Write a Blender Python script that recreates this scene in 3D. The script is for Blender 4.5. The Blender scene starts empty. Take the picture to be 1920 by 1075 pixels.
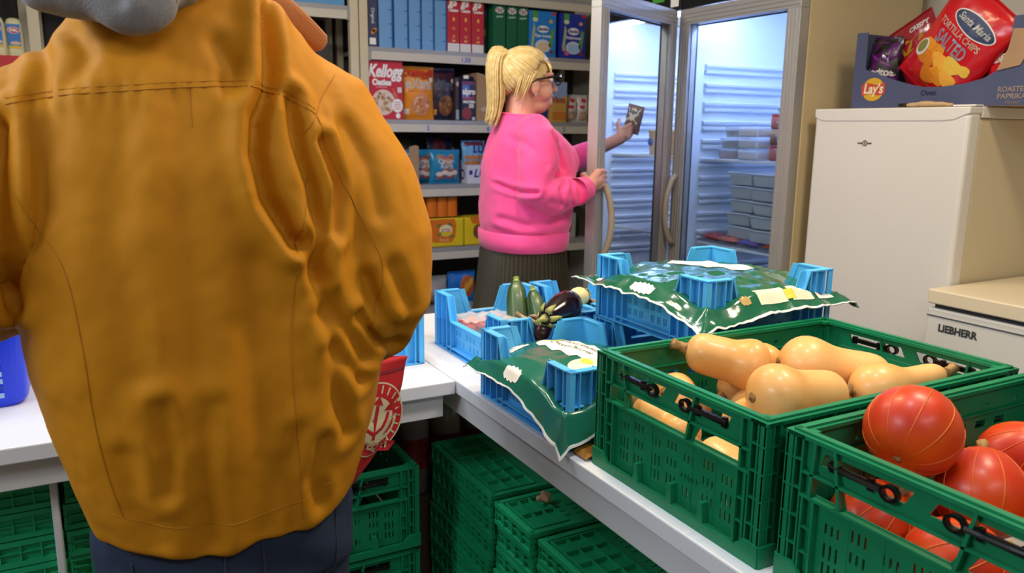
import bpy, bmesh, math, random
import numpy as np
from mathutils import Vector, Matrix, noise
from mathutils.bvhtree import BVHTree

random.seed(7)
PI = math.pi
scene = bpy.context.scene
COL = scene.collection
CAMZ = 1.38

# ------------------------------------------------------------------ camera
cam_data = bpy.data.cameras.new('camera')
cam = bpy.data.objects.new('camera', cam_data)
COL.objects.link(cam)
cam_data.sensor_width = 36.0
cam_data.lens = 1490.0 / 1920.0 * 36.0
cam_data.clip_start = 0.03
ROT = Matrix(((0.88016632, 0.082354, -0.46746664),
              (-0.47450929, 0.17791407, -0.86208324),
              (0.01217289, 0.9805939, 0.19567171)))
ROT.transpose()
# rows above are the room axes seen from the camera; the camera axes in the room are the columns
ROT = ROT.transposed()
cam.matrix_world = Matrix.Translation((0, 0, CAMZ)) @ ROT.to_4x4()
cam_data.dof.use_dof = True
cam_data.dof.focus_distance = 1.45
cam_data.dof.aperture_fstop = 6.5
scene.camera = cam

# ------------------------------------------------------------------ colour management
scene.view_settings.view_transform = 'Standard'
scene.view_settings.look = 'None'
scene.view_settings.gamma = 1.0
scene.view_settings.exposure = 0.26
scene.cycles.use_denoising = True
scene.cycles.max_bounces = 8

# ------------------------------------------------------------------ world and lamps
world = bpy.data.worlds.new('world')
scene.world = world
world.use_nodes = True
world.node_tree.nodes['Background'].inputs[0].default_value = (0.02, 0.02, 0.022, 1)
world.node_tree.nodes['Background'].inputs[1].default_value = 1.0


def area_light(name, loc, size, power, color, aim=None, spread=PI, size_y=None):
    l = bpy.data.lights.new(name, 'AREA')
    l.energy = power
    l.color = color
    l.size = size
    if size_y:
        l.shape = 'RECTANGLE'
        l.size_y = size_y
    l.spread = spread
    o = bpy.data.objects.new(name, l)
    COL.objects.link(o)
    o.location = loc
    d = (Vector(aim) - Vector(loc)) if aim else Vector((0, 0, -1))
    o.rotation_euler = d.to_track_quat('-Z', 'Y').to_euler()
    return o


WARM = (1.0, 0.74, 0.42)
NEUTRAL = (1.0, 0.93, 0.85)
COOL = (0.80, 0.90, 1.0)
area_light('strip_lamp_left_counter', (-0.95, 2.0, 2.45), 1.3, 14, COOL, (-0.6, 1.7, 0.0), size_y=0.25)
area_light('strip_lamp_left_wall', (-1.35, 0.9, 2.15), 1.0, 19, COOL, (0.8, 1.0, 0.7), size_y=0.3)
area_light('spot_lamp_long_counter', (0.75, 0.75, 2.55), 0.25, 3.0, (0.92, 0.96, 1.0), (1.1, 0.9, 0.9), spread=2.0)
area_light('spot_lamp_counter_end', (0.95, 1.75, 2.55), 0.2, 10, WARM, (0.8, 1.5, 0.9), spread=2.4)
area_light('spot_lamp_sleeve', (1.65, 0.85, 2.4), 0.3, 15, (1.0, 0.82, 0.58), (1.0, 1.1, 0.6))  # unseen warm lamp, set away from the fridges to light the man's right sleeve
area_light('fill_lamp_woman', (0.35, 2.35, 2.5), 0.6, 17, NEUTRAL, (1.6, 3.0, 1.1), size_y=0.3)  # unseen lamp, placed and aimed to brighten the woman before the shelves
area_light('fill_lamp_behind_camera', (0.45, -0.7, 2.45), 1.2, 9.0, (0.94, 0.97, 1.0), (0.7, 0.9, 0.2), size_y=0.3)  # unseen fill behind the camera, tuned for the man's back and crate faces


# ------------------------------------------------------------------ materials
def lin(h):
    if isinstance(h, str):
        h = h.lstrip('#')
        c = [int(h[i:i + 2], 16) / 255 for i in (0, 2, 4)]
    else:
        c = list(h)
    return tuple(((v / 12.92) if v <= 0.04045 else ((v + 0.055) / 1.055) ** 2.4) for v in c)


MATS = {}


def mat(name, color='#888888', rough=0.5, metal=0.0, bump=0.0, bscale=200.0, vary=0.0, vscale=8.0,
        alpha=1.0, trans=0.0, ior=1.45, coat=0.0, sss=0.0, emit=None, estr=0.0, spec=0.5, stretch=None, sheen=0.0, crumple=0.0, cscale=18.0):
    """procedural material: colour varied by noise, fine relief by noise"""
    if name in MATS:
        return MATS[name]
    m = bpy.data.materials.new(name)
    m.use_nodes = True
    nt = m.node_tree
    b = nt.nodes['Principled BSDF']
    c = lin(color)
    b.inputs['Base Color'].default_value = (*c, 1)
    b.inputs['Roughness'].default_value = rough
    b.inputs['Metallic'].default_value = metal
    b.inputs['IOR'].default_value = ior
    b.inputs['Specular IOR Level'].default_value = spec
    b.inputs['Alpha'].default_value = alpha
    b.inputs['Transmission Weight'].default_value = trans
    b.inputs['Coat Weight'].default_value = coat
    if coat:
        b.inputs['Coat Roughness'].default_value = 0.15
    if sheen:
        b.inputs['Sheen Weight'].default_value = sheen
    if sss:
        b.inputs['Subsurface Weight'].default_value = sss
        b.inputs['Subsurface Radius'].default_value = (0.01, 0.004, 0.002)
    if emit:
        b.inputs['Emission Color'].default_value = (*lin(emit), 1)
        b.inputs['Emission Strength'].default_value = estr
    if vary or bump:
        tc = nt.nodes.new('ShaderNodeTexCoord')
        src = tc.outputs['Object']
        if stretch:
            mp = nt.nodes.new('ShaderNodeMapping')
            mp.inputs['Scale'].default_value = stretch
            nt.links.new(src, mp.inputs['Vector'])
            src = mp.outputs['Vector']
    if vary:
        n = nt.nodes.new('ShaderNodeTexNoise')
        n.inputs['Scale'].default_value = vscale
        n.inputs['Detail'].default_value = 5
        nt.links.new(src, n.inputs['Vector'])
        r = nt.nodes.new('ShaderNodeValToRGB')
        r.color_ramp.elements[0].position = 0.3
        r.color_ramp.elements[1].position = 0.7
        r.color_ramp.elements[0].color = (*[v * (1 - vary) for v in c], 1)
        r.color_ramp.elements[1].color = (*[min(1, v * (1 + vary)) for v in c], 1)
        nt.links.new(n.outputs['Fac'], r.inputs['Fac'])
        nt.links.new(r.outputs['Color'], b.inputs['Base Color'])
    if bump:
        n2 = nt.nodes.new('ShaderNodeTexNoise')
        n2.inputs['Scale'].default_value = bscale
        n2.inputs['Detail'].default_value = 3
        nt.links.new(src, n2.inputs['Vector'])
        bp = nt.nodes.new('ShaderNodeBump')
        bp.inputs['Strength'].default_value = bump
        bp.inputs['Distance'].default_value = 0.002
        nt.links.new(n2.outputs['Fac'], bp.inputs['Height'])
        nt.links.new(bp.outputs['Normal'], b.inputs['Normal'])
        if crumple:
            n3 = nt.nodes.new('ShaderNodeTexNoise')
            n3.noise_type = 'RIDGED_MULTIFRACTAL'
            n3.inputs['Scale'].default_value = cscale
            n3.inputs['Detail'].default_value = 4
            n3.inputs['Distortion'].default_value = 0.6
            nt.links.new(src, n3.inputs['Vector'])
            b3 = nt.nodes.new('ShaderNodeBump')
            b3.inputs['Strength'].default_value = crumple
            b3.inputs['Distance'].default_value = 0.006
            nt.links.new(n3.outputs['Fac'], b3.inputs['Height'])
            nt.links.new(b3.outputs['Normal'], bp.inputs['Normal'])
    MATS[name] = m
    return m


# ------------------------------------------------------------------ mesh helpers
def frame(o, x=(1, 0, 0), y=(0, 1, 0)):
    """matrix that carries a flat drawing (x right, y up, z towards the viewer) onto a surface"""
    x = Vector(x).normalized()
    y = Vector(y)
    y = (y - x * y.dot(x)).normalized()
    z = x.cross(y)
    m = Matrix((x, y, z)).transposed().to_4x4()
    m.translation = Vector(o)
    return m


class MB:
    """collects geometry for ONE mesh object"""

    def __init__(self):
        self.v = []
        self.f = []

    def add(self, vs, fs, mx=None):
        k = len(self.v)
        if mx is not None:
            vs = [mx @ Vector(p) for p in vs]
        self.v.extend([tuple(p) for p in vs])
        self.f.extend([tuple(i + k for i in f) for f in fs])
        return self

    def box(self, x0, x1, y0, y1, z0, z1, mx=None):
        vs = [(x0, y0, z0), (x1, y0, z0), (x1, y1, z0), (x0, y1, z0), (x0, y0, z1), (x1, y0, z1), (x1, y1, z1), (x0, y1, z1)]
        fs = [(3, 2, 1, 0), (4, 5, 6, 7), (0, 1, 5, 4), (1, 2, 6, 5), (2, 3, 7, 6), (3, 0, 4, 7)]
        return self.add(vs, fs, mx)

    def prism(self, pts, z0, z1, mx=None):
        """extrude a polygon (counter-clockwise in xy) from z0 to z1"""
        n = len(pts)
        vs = [(p[0], p[1], z0) for p in pts] + [(p[0], p[1], z1) for p in pts]
        fs = [tuple(reversed(range(n))), tuple(range(n, 2 * n))]
        fs += [(i, (i + 1) % n, n + (i + 1) % n, n + i) for i in range(n)]
        return self.add(vs, fs, mx)

    def rings(self, rings, closed=True, caps=True, mx=None):
        n = len(rings[0])
        vs = [p for r in rings for p in r]
        fs = []
        m = n if closed else n - 1
        for i in range(len(rings) - 1):
            for j in range(m):
                a, b = i * n + j, i * n + (j + 1) % n
                fs.append((a, b, b + n, a + n))
        if caps and closed:
            fs.append(tuple(reversed(range(n))))
            fs.append(tuple(range((len(rings) - 1) * n, len(rings) * n)))
        return self.add(vs, fs, mx)

    def tube(self, pts, r, n=8, mx=None, cap=True):
        """tube through points; r a number or a list; round ends when the list tapers"""
        pts = [Vector(p) for p in pts]
        rr = r if isinstance(r, (list, tuple)) else [r] * len(pts)
        rings = []
        up = None
        for i, p in enumerate(pts):
            t = (pts[min(i + 1, len(pts) - 1)] - pts[max(i - 1, 0)])
            t = t.normalized() if t.length > 1e-9 else Vector((0, 0, 1))
            if up is None:
                up = Vector((0, 0, 1)) if abs(t.z) < 0.9 else Vector((1, 0, 0))
            a = t.cross(up)
            a = a.normalized() if a.length > 1e-6 else t.orthogonal().normalized()
            b = a.cross(t).normalized()
            up = b
            rings.append([p + (a * math.cos(2 * PI * k / n) + b * math.sin(2 * PI * k / n)) * rr[i] for k in range(n)])
        rings = [list(reversed(q)) for q in rings]
        return self.rings(rings, mx=mx, caps=cap)

    def capsule(self, pts, r, n=14, mx=None, hemi=4):
        """tapered chain with hemispherical ends (a closed body for voxel unions)"""
        pts = [Vector(p) for p in pts]
        rr = list(r) if isinstance(r, (list, tuple)) else [r] * len(pts)
        d0 = (pts[0] - pts[1]).normalized()
        d1 = (pts[-1] - pts[-2]).normalized()
        P, R = [], []
        for k in range(hemi, 0, -1):
            a = k / hemi * PI / 2 * 0.97
            P.append(pts[0] + d0 * rr[0] * math.sin(a))
            R.append(rr[0] * math.cos(a))
        P += pts
        R += rr
        for k in range(1, hemi + 1):
            a = k / hemi * PI / 2 * 0.97
            P.append(pts[-1] + d1 * rr[-1] * math.sin(a))
            R.append(rr[-1] * math.cos(a))
        return self.tube(P, R, n, mx)

    def ball(self, c, r, n=16, m=10, mx=None):
        r = (r, r, r) if not isinstance(r, (tuple, list)) else r
        rings = []
        for i in range(m + 1):
            t = -PI / 2 + PI * max(0.004, min(0.996, i / m))
            rings.append([(c[0] + r[0] * math.cos(t) * math.cos(2 * PI * j / n), c[1] + r[1] * math.cos(t) * math.sin(2 * PI * j / n), c[2] + r[2] * math.sin(t)) for j in range(n)])
        return self.rings(rings, mx=mx)

    def lathe(self, prof, n=24, c=(0, 0, 0), mx=None, caps=True):
        rings = [[(c[0] + r * math.cos(2 * PI * j / n), c[1] + r * math.sin(2 * PI * j / n), c[2] + z) for j in range(n)] for r, z in prof]
        return self.rings(rings, mx=mx, caps=caps)

    def grid(self, fn, nu, nv, mx=None, thick=0.0):
        """surface fn(u,v), u,v in 0..1; with thick it becomes a closed sheet along its normals"""
        P = [[Vector(fn(i / nu, j / nv)) for j in range(nv + 1)] for i in range(nu + 1)]
        vs = [p for row in P for p in row]
        w = nv + 1
        fs = [(i * w + j, (i + 1) * w + j, (i + 1) * w + j + 1, i * w + j + 1) for i in range(nu) for j in range(nv)]
        if thick:
            N = []
            for i in range(nu + 1):
                for j in range(nv + 1):
                    a = P[min(i + 1, nu)][j] - P[max(i - 1, 0)][j]
                    b = P[i][min(j + 1, nv)] - P[i][max(j - 1, 0)]
                    q = a.cross(b)
                    N.append(q.normalized() if q.length > 1e-12 else Vector((0, 0, 1)))
            k = len(vs)
            vs = vs + [p - q * thick for p, q in zip(vs, N)]
            fs = fs + [tuple(reversed([x + k for x in f])) for f in fs]
            edge = [(i * w, (i + 1) * w) for i in range(nu)] + [((i + 1) * w + nv, i * w + nv) for i in range(nu)]
            edge += [(j + 1, j) for j in range(nv)] + [(nu * w + j, nu * w + j + 1) for j in range(nv)]
            fs += [(b, a, a + k, b + k) for a, b in edge]
        return self.add(vs, fs, mx)

    def mesh(self, name):
        me = bpy.data.meshes.new(name)
        me.from_pydata(self.v, [], self.f)
        me.update()
        return me

    def build(self, name, material, parent=None, smooth=False, bevel=0.0, seg=2, angle=0.6):
        me = self.mesh(name)
        return obj(name, me, material, parent, smooth, bevel, seg, angle)


def obj(name, me, material, parent=None, smooth=False, bevel=0.0, seg=2, angle=0.6):
    o = bpy.data.objects.new(name, me)
    COL.objects.link(o)
    if material is not None:
        me.materials.clear()
        me.materials.append(material)
    if parent is not None:
        o.parent = parent
    if smooth:
        me.polygons.foreach_set('use_smooth', [True] * len(me.polygons))
    if bevel:
        md = o.modifiers.new('bevel', 'BEVEL')
        md.width = bevel
        md.segments = seg
        md.limit_method = 'ANGLE'
        md.angle_limit = angle
    return o


def tag(o, label=None, cat=None, group=None, kind=None):
    if label:
        o['label'] = label
    if cat:
        o['category'] = cat
    if group:
        o['group'] = group
    if kind:
        o['kind'] = kind
    return o


def thing(name, label, cat, loc=(0, 0, 0), rz=0.0, group=None, rot=None):
    o = bpy.data.objects.new(name, None)
    COL.objects.link(o)
    o.empty_display_size = 0.05
    o.location = loc
    o.rotation_euler = rot if rot else (0, 0, rz)
    return tag(o, label, cat, group)


def copy_tree(root, label=None, loc=None, rz=None, rot=None):
    kids = {}
    for o in COL.objects:
        if o.parent is not None:
            kids.setdefault(o.parent.name, []).append(o)

    def rec(o, parent):
        c = o.copy()
        COL.objects.link(c)
        c.parent = parent
        for k in kids.get(o.name, []):
            rec(k, c)
        return c
    r = rec(root, None)
    if label:
        r['label'] = label
    if loc is not None:
        r.location = loc
    if rot is not None:
        r.rotation_euler = rot
    elif rz is not None:
        r.rotation_euler = (0, 0, rz)
    return r


def structure(name, mb, material, label=None, **k):
    o = mb.build(name, material, **k)
    o['kind'] = 'structure'
    if label:
        o['label'] = label
    return o


def curve_mesh(loops, depth):
    """flat polygon with holes (even-odd fill) extruded by depth: z 0..depth"""
    cu = bpy.data.curves.new('tmp', 'CURVE')
    cu.dimensions = '2D'
    cu.fill_mode = 'BOTH'
    cu.extrude = depth / 2
    for lp in loops:
        s = cu.splines.new('POLY')
        s.points.add(len(lp) - 1)
        for p, q in zip(s.points, lp):
            p.co = (q[0], q[1], 0, 1)
        s.use_cyclic_u = True
    o = bpy.data.objects.new('tmp', cu)
    COL.objects.link(o)
    dg = bpy.context.evaluated_depsgraph_get()
    me = bpy.data.meshes.new_from_object(o.evaluated_get(dg), depsgraph=dg)
    vs = [(v.co.x, v.co.y, v.co.z + depth / 2) for v in me.vertices]
    fs = [tuple(p.vertices) for p in me.polygons]
    bpy.data.objects.remove(o)
    bpy.data.curves.remove(cu)
    bpy.data.meshes.remove(me)
    return vs, fs


def rect(x0, x1, y0, y1):
    return [(x0, y0), (x1, y0), (x1, y1), (x0, y1)]


def slot(cx, cy, w, h, n=3):
    """upright slot with rounded ends"""
    r = w / 2
    out = []
    for k in range(n + 1):
        a = PI * k / n
        out.append((cx + r * math.cos(a), cy + h / 2 - r + r * math.sin(a)))
    for k in range(n + 1):
        a = PI + PI * k / n
        out.append((cx + r * math.cos(a), cy - h / 2 + r + r * math.sin(a)))
    return out


def ellipse(cx, cy, rx, ry, n=24, rot=0.0):
    return [(cx + rx * math.cos(2 * PI * k / n) * math.cos(rot) - ry * math.sin(2 * PI * k / n) * math.sin(rot),
             cy + rx * math.cos(2 * PI * k / n) * math.sin(rot) + ry * math.sin(2 * PI * k / n) * math.cos(rot)) for k in range(n)]


def text_geo(s, size, depth=0.0004, shear=0.0, bold=0.0, sx=1.0, align='CENTER', width=None, spacing=1.0):
    cu = bpy.data.curves.new('tmp', 'FONT')
    cu.body = s
    cu.size = size
    cu.extrude = depth / 2
    cu.shear = shear
    cu.offset = bold
    cu.align_x = align
    cu.align_y = 'CENTER'
    cu.space_character = spacing
    cu.resolution_u = 3
    o = bpy.data.objects.new('tmp', cu)
    COL.objects.link(o)
    dg = bpy.context.evaluated_depsgraph_get()
    me = bpy.data.meshes.new_from_object(o.evaluated_get(dg), depsgraph=dg)
    V = [list(v.co) for v in me.vertices]
    fs = [tuple(p.vertices) for p in me.polygons]
    bpy.data.objects.remove(o)
    bpy.data.curves.remove(cu)
    bpy.data.meshes.remove(me)
    if width and V:
        xs = [v[0] for v in V]
        sx = width / max(1e-6, max(xs) - min(xs))
    vs = [(v[0] * sx, v[1], v[2] + depth / 2) for v in V]
    return vs, fs


def lettering(parent, s, size, fr, material, name='lettering', drape=None, off=0.0006, label=None, **k):
    vs, fs = text_geo(s, size, **k)
    vs = [(p[0], p[1], p[2] + off) for p in vs]
    vs = [fr @ Vector(p) for p in vs]
    if drape:
        vs = [drape(p) for p in vs]
    o = MB().add(vs, fs).build(name, material, parent)
    if label:
        o['label'] = label
    return o


def patch(parent, loops, fr, material, name='print', off=0.0003, depth=0.0004, drape=None, label=None):
    """flat print on a surface"""
    if len(loops) == 1:
        lp = list(loops[0])
        if sum(lp[i][0] * lp[(i + 1) % len(lp)][1] - lp[(i + 1) % len(lp)][0] * lp[i][1] for i in range(len(lp))) < 0:
            lp.reverse()
        q = MB().prism(lp, 0, depth)
        vs, fs = q.v, q.f
    else:
        vs, fs = curve_mesh(loops, depth)
    vs = [fr @ Vector((p[0], p[1], p[2] + off)) for p in vs]
    if drape:
        vs = [drape(p) for p in vs]
    o = MB().add(vs, fs).build(name, material, parent)
    if label:
        o['label'] = label
    return o


def voxel(mb, size, smooth_iter=4, name='tmp'):
    """fuse overlapping closed bodies into one continuous surface; returns a mesh"""
    me = mb.mesh(name)
    o = bpy.data.objects.new('tmp', me)
    COL.objects.link(o)
    md = o.modifiers.new('r', 'REMESH')
    md.mode = 'VOXEL'
    md.voxel_size = size
    md.use_smooth_shade = True
    if smooth_iter:
        s = o.modifiers.new('s', 'SMOOTH')
        s.iterations = smooth_iter
        s.factor = 0.5
    dg = bpy.context.evaluated_depsgraph_get()
    out = bpy.data.meshes.new_from_object(o.evaluated_get(dg), depsgraph=dg)
    bpy.data.objects.remove(o)
    bpy.data.meshes.remove(me)
    out.name = name
    return out


def smooth_mesh(me, it=2, factor=0.5):
    o = bpy.data.objects.new('tmp', me)
    COL.objects.link(o)
    s = o.modifiers.new('s', 'SMOOTH')
    s.iterations = it
    s.factor = factor
    dg = bpy.context.evaluated_depsgraph_get()
    out = bpy.data.meshes.new_from_object(o.evaluated_get(dg), depsgraph=dg)
    bpy.data.objects.remove(o)
    return out


def get_np(me):
    a = np.empty(len(me.vertices) * 3)
    me.vertices.foreach_get('co', a)
    return a.reshape(-1, 3)


def normals_np(me):
    a = np.empty(len(me.vertices) * 3)
    me.vertices.foreach_get('normal', a)
    return a.reshape(-1, 3)


def set_np(me, a):
    me.vertices.foreach_set('co', a.ravel())
    me.update()


def lerp(a, b, t):
    return a + (b - a) * t


def sstep(a, b, x):
    t = max(0.0, min(1.0, (x - a) / (b - a)))
    return t * t * (3 - 2 * t)


def catmull(pts, n=8):
    """smooth path through points"""
    P = [Vector(p) for p in pts]
    out = []
    for i in range(len(P) - 1):
        p0, p1, p2, p3 = P[max(i - 1, 0)], P[i], P[i + 1], P[min(i + 2, len(P) - 1)]
        for k in range(n):
            t = k / n
            out.append(0.5 * ((2 * p1) + (p2 - p0) * t + (2 * p0 - 5 * p1 + 4 * p2 - p3) * t * t + (3 * p1 - p0 - 3 * p2 + p3) * t ** 3))
    out.append(P[-1])
    return out

# ================================================================== THE ROOM
M_wall = mat('wall_paint', '#cfc6b4', 0.85, bump=0.15, bscale=60, vary=0.03)
M_wall_dark = mat('shop_wall_paint', '#4a423c', 0.8, bump=0.1, bscale=50)
M_ceil = mat('ceiling_paint', '#d8d2c6', 0.9, bump=0.1, bscale=40)
M_floor = mat('floor_vinyl', '#4d4740', 0.5, vary=0.2, vscale=12, bump=0.05)
structure('floor', MB().box(-2.2, 3.0, -1.5, 4.65, -0.05, 0), M_floor)
structure('ceiling', MB().box(-2.25, 3.05, -1.55, 4.7, 2.7, 2.75), M_ceil)
structure('wall_right', MB().box(2.95, 3.05, -1.5, 4.7, 0, 2.7), M_wall)
structure('wall_back', MB().box(-2.2, 2.95, 4.62, 4.7, 0, 2.7), M_wall_dark)
structure('wall_left', MB().box(-2.25, -2.2, -1.5, 4.7, 0, 2.7), M_wall)
structure('wall_front', MB().box(-2.2, 3.0, -1.55, -1.5, 0, 2.7), M_wall)

# ================================================================== COUNTERS
M_table = mat('white_laminate', '#dfe3ea', 0.35, bump=0.03, bscale=300, vary=0.02, vscale=3)
M_apron = mat('white_metal_apron', '#d5d8dc', 0.45)
TZ = 0.78
t = thing('counter_table', 'long white counter table carrying the green and blue vegetable crates', 'table', (0, 0, 0))
MB().box(0.76, 1.44, -0.45, 2.36, TZ - 0.034, TZ).build('table_top', M_table, t, bevel=0.003)
MB().box(0.775, 0.795, -0.43, 2.34, 0.685, TZ - 0.0345).box(1.40, 1.42, -0.43, 2.34, 0.685, TZ - 0.0345).box(0.7955, 1.3995, 2.32, 2.34, 0.685, TZ - 0.0345).build('apron', M_apron, t, bevel=0.002)
for x, y in ((0.80, 2.26), (1.35, 2.26), (0.80, -0.42), (1.35, -0.42)):
    MB().box(x, x + 0.045, y, y + 0.045, 0, 0.6845).build('leg', M_apron, t, bevel=0.003)
t = thing('counter_table', 'white counter table standing before the man in the mustard jacket', 'table', (0, 0, 0))
MB().box(-1.75, 0.757, 1.677, 2.36, TZ - 0.034, TZ).build('table_top', M_table, t, bevel=0.003)
MB().box(-1.73, 0.735, 1.70, 1.72, 0.685, TZ - 0.0345).box(-1.73, 0.735, 2.32, 2.34, 0.685, TZ - 0.0345).build('apron', M_apron, t, bevel=0.002)
for x, y in ((0.60, 2.318), (0.685, 2.265), (-0.105, 1.735), (-0.105, 2.26), (-1.72, 1.735), (-1.72, 2.26)):
    MB().box(x, x + (0.014 if x == -0.105 else 0.035), y, y + 0.035, 0, 0.6845).build('leg', M_apron, t, bevel=0.003)

# ================================================================== SHELVING
M_post = mat('cream_post', '#cdbf9f', 0.5, vary=0.03, bump=0.05)
M_bar = mat('cream_shelf_bar', '#c9c0ae', 0.5, vary=0.03)
M_lip = mat('grey_shelf_lip', '#9d9c9b', 0.45, metal=0.2)
M_back = mat('dark_back_panel', '#3a3430', 0.7, vary=0.1)
M_marker = mat('blue_marker', '#3b4ec0', 0.6)
SHELF_Z = (2.115, 1.785, 1.417, 1.066, 0.709, 0.36)


def shelf_bay(name, label, x0, x1, levels, post_l=True, post_r=True, yf=4.1, yb=4.58):
    t = thing(name, label, 'shelving', (0, 0, 0))
    if post_l:
        MB().box(x0 - 0.044, x0, yf, yf + 0.04, 0, 2.45).build('post', M_post, t, bevel=0.002)
    if post_r:
        MB().box(x1, x1 + 0.044, yf, yf + 0.04, 0, 2.45).build('post', M_post, t, bevel=0.002)
    for x in (x0 - 0.034, x1):
        MB().box(x, x + 0.034, yb - 0.034, yb, 0, 2.45).build('post', M_post, t)
    MB().box(x0 - 0.034, x1 + 0.034, yb + 0.002, yb + 0.008, 0, 2.45).build('back_panel', M_back, t)
    out = []
    for z in levels:
        s = MB().box(x0 + 0.001, x1 - 0.001, yf + 0.006, yb, z - 0.022, z).build('shelf_board', M_lip, t)
        MB().box(x0 + 0.014, x1 - 0.014, yf - 0.004, yf + 0.005, z - 0.065, z - 0.023).build('price_rail', M_bar, s, bevel=0.001)
        for x in (x0, x1 - 0.012):
            MB().box(x, x + 0.012, yf - 0.003, yf + 0.02, z - 0.07, z - 0.001).build('bracket', M_lip, s)
        out.append(s)
    return t, out


bay, boards = shelf_bay('shelving_unit', 'cream metal shelving filled with cereal boxes behind the blonde woman', 1.364, 2.80, SHELF_Z)
for i, s, x in ((1, '1,50', 1.915), (2, '2', 1.69), (2, '6', 2.055), (2, '2', 2.56)):
    lettering(boards[i], s, 0.034, frame((x, 4.096, SHELF_Z[i] - 0.044), (1, 0, 0), (0, 0, 1)), M_marker, 'price_marking', bold=0.0006)
shelf_bay('shelving_unit', 'cream metal shelving half hidden behind the mustard jacket', -0.098, 1.27, (1.975, 1.5, 1.1, 0.7, 0.35))
shelf_bay('shelving_unit', 'cream metal shelving with the two sauce bottles at the far left', -1.5, -0.19, (2.05, 1.645, 1.25, 0.85, 0.45), post_r=False)

# ================================================================== GLASS-DOOR FRIDGES
M_alu = mat('brushed_aluminium', '#b6b2ac', 0.4, metal=0.45)
M_cab = mat('cream_cabinet', '#d2bd92', 0.45, vary=0.02)
M_inner = mat('fridge_liner', '#dfe6ee', 0.35)
M_black = mat('black_plastic', '#141312', 0.45)
M_gasket = mat('grey_gasket', '#4a4b52', 0.6)
M_handle = mat('beige_handle', '#a89a86', 0.45)
M_glass = mat('door_glass', '#dce8f2', 0.03, trans=1.0, ior=1.02, spec=0.5)
M_led = mat('fridge_lamp', '#ffffff', 0.4, emit='#a0baff', estr=80.0)
M_wire = mat('white_wire_shelf', '#e4e8ee', 0.4)
M_green_st = mat('green_sticker', '#4d9a3a', 0.5)
M_white_st = mat('white_sticker', '#e6e2d8', 0.6)


def make_door(t, hinge, ang, w=0.645, z0=0.12, z1=1.868):
    """door as child pieces; local: hinge at origin, door runs along +a, outer face is -n"""
    ca, sa = math.cos(ang), math.sin(ang)
    mx = frame((hinge[0], hinge[1], 0), (ca, sa, 0), (-sa, ca, 0)) @ Matrix.Diagonal((1, -1, 1, 1))   # x along door, y towards the fridge inside, z up
    th = 0.042
    d = MB()
    fw = 0.062
    d.box(0, w, 0, th, z1 - fw, z1, mx)
    d.box(0, w, 0, th, z0, z0 + 0.09, mx)
    d.box(0, fw, 0, th, z0 + 0.0905, z1 - fw - 0.0005, mx)
    d.box(w - fw, w, 0, th, z0 + 0.0905, z1 - fw - 0.0005, mx)
    for k in (0.014, 0.03, 0.046):   # ribbed profile of the frame
        d.box(0.004, w - 0.004, -0.003, 0.001, z1 - k - 0.006, z1 - k, mx)
        d.box(k, k + 0.006, -0.003, 0.001, z0 + 0.1, z1 - fw, mx)
        d.box(w - k - 0.006, w - k, -0.003, 0.001, z0 + 0.1, z1 - fw, mx)
    d.f = [tuple(reversed(q)) for q in d.f]
    door = d.build('door', M_alu, t, bevel=0.001)
    gp = MB().box(fw, w - fw, 0.012, 0.017, z0 + 0.09, z1 - fw, mx)
    gp.f = [tuple(reversed(q)) for q in gp.f]
    gp.build('pane', M_glass, door)
    k = MB()
    k.box(fw - 0.004, w - fw + 0.004, th, th + 0.008, z1 - fw - 0.004, z1 - fw + 0.008, mx)
    k.box(fw - 0.012, fw, th, th + 0.008, z0 + 0.08, z1 - fw - 0.0045, mx)
    k.box(w - fw, w - fw + 0.012, th, th + 0.008, z0 + 0.08, z1 - fw - 0.0045, mx)
    k.build('gasket', M_gasket, door)
    h = MB()
    zc = 1.04
    path = [(w - 0.03 - 0.0 * k, -0.052 * math.sin(PI * k / 14) ** 0.6 - 0.002, zc - 0.15 + 0.30 * k / 14) for k in range(15)]
    h.tube(path, [0.012] * 15, 10, mx)
    h.build('handle', M_handle, door, smooth=True)
    return door


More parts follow.
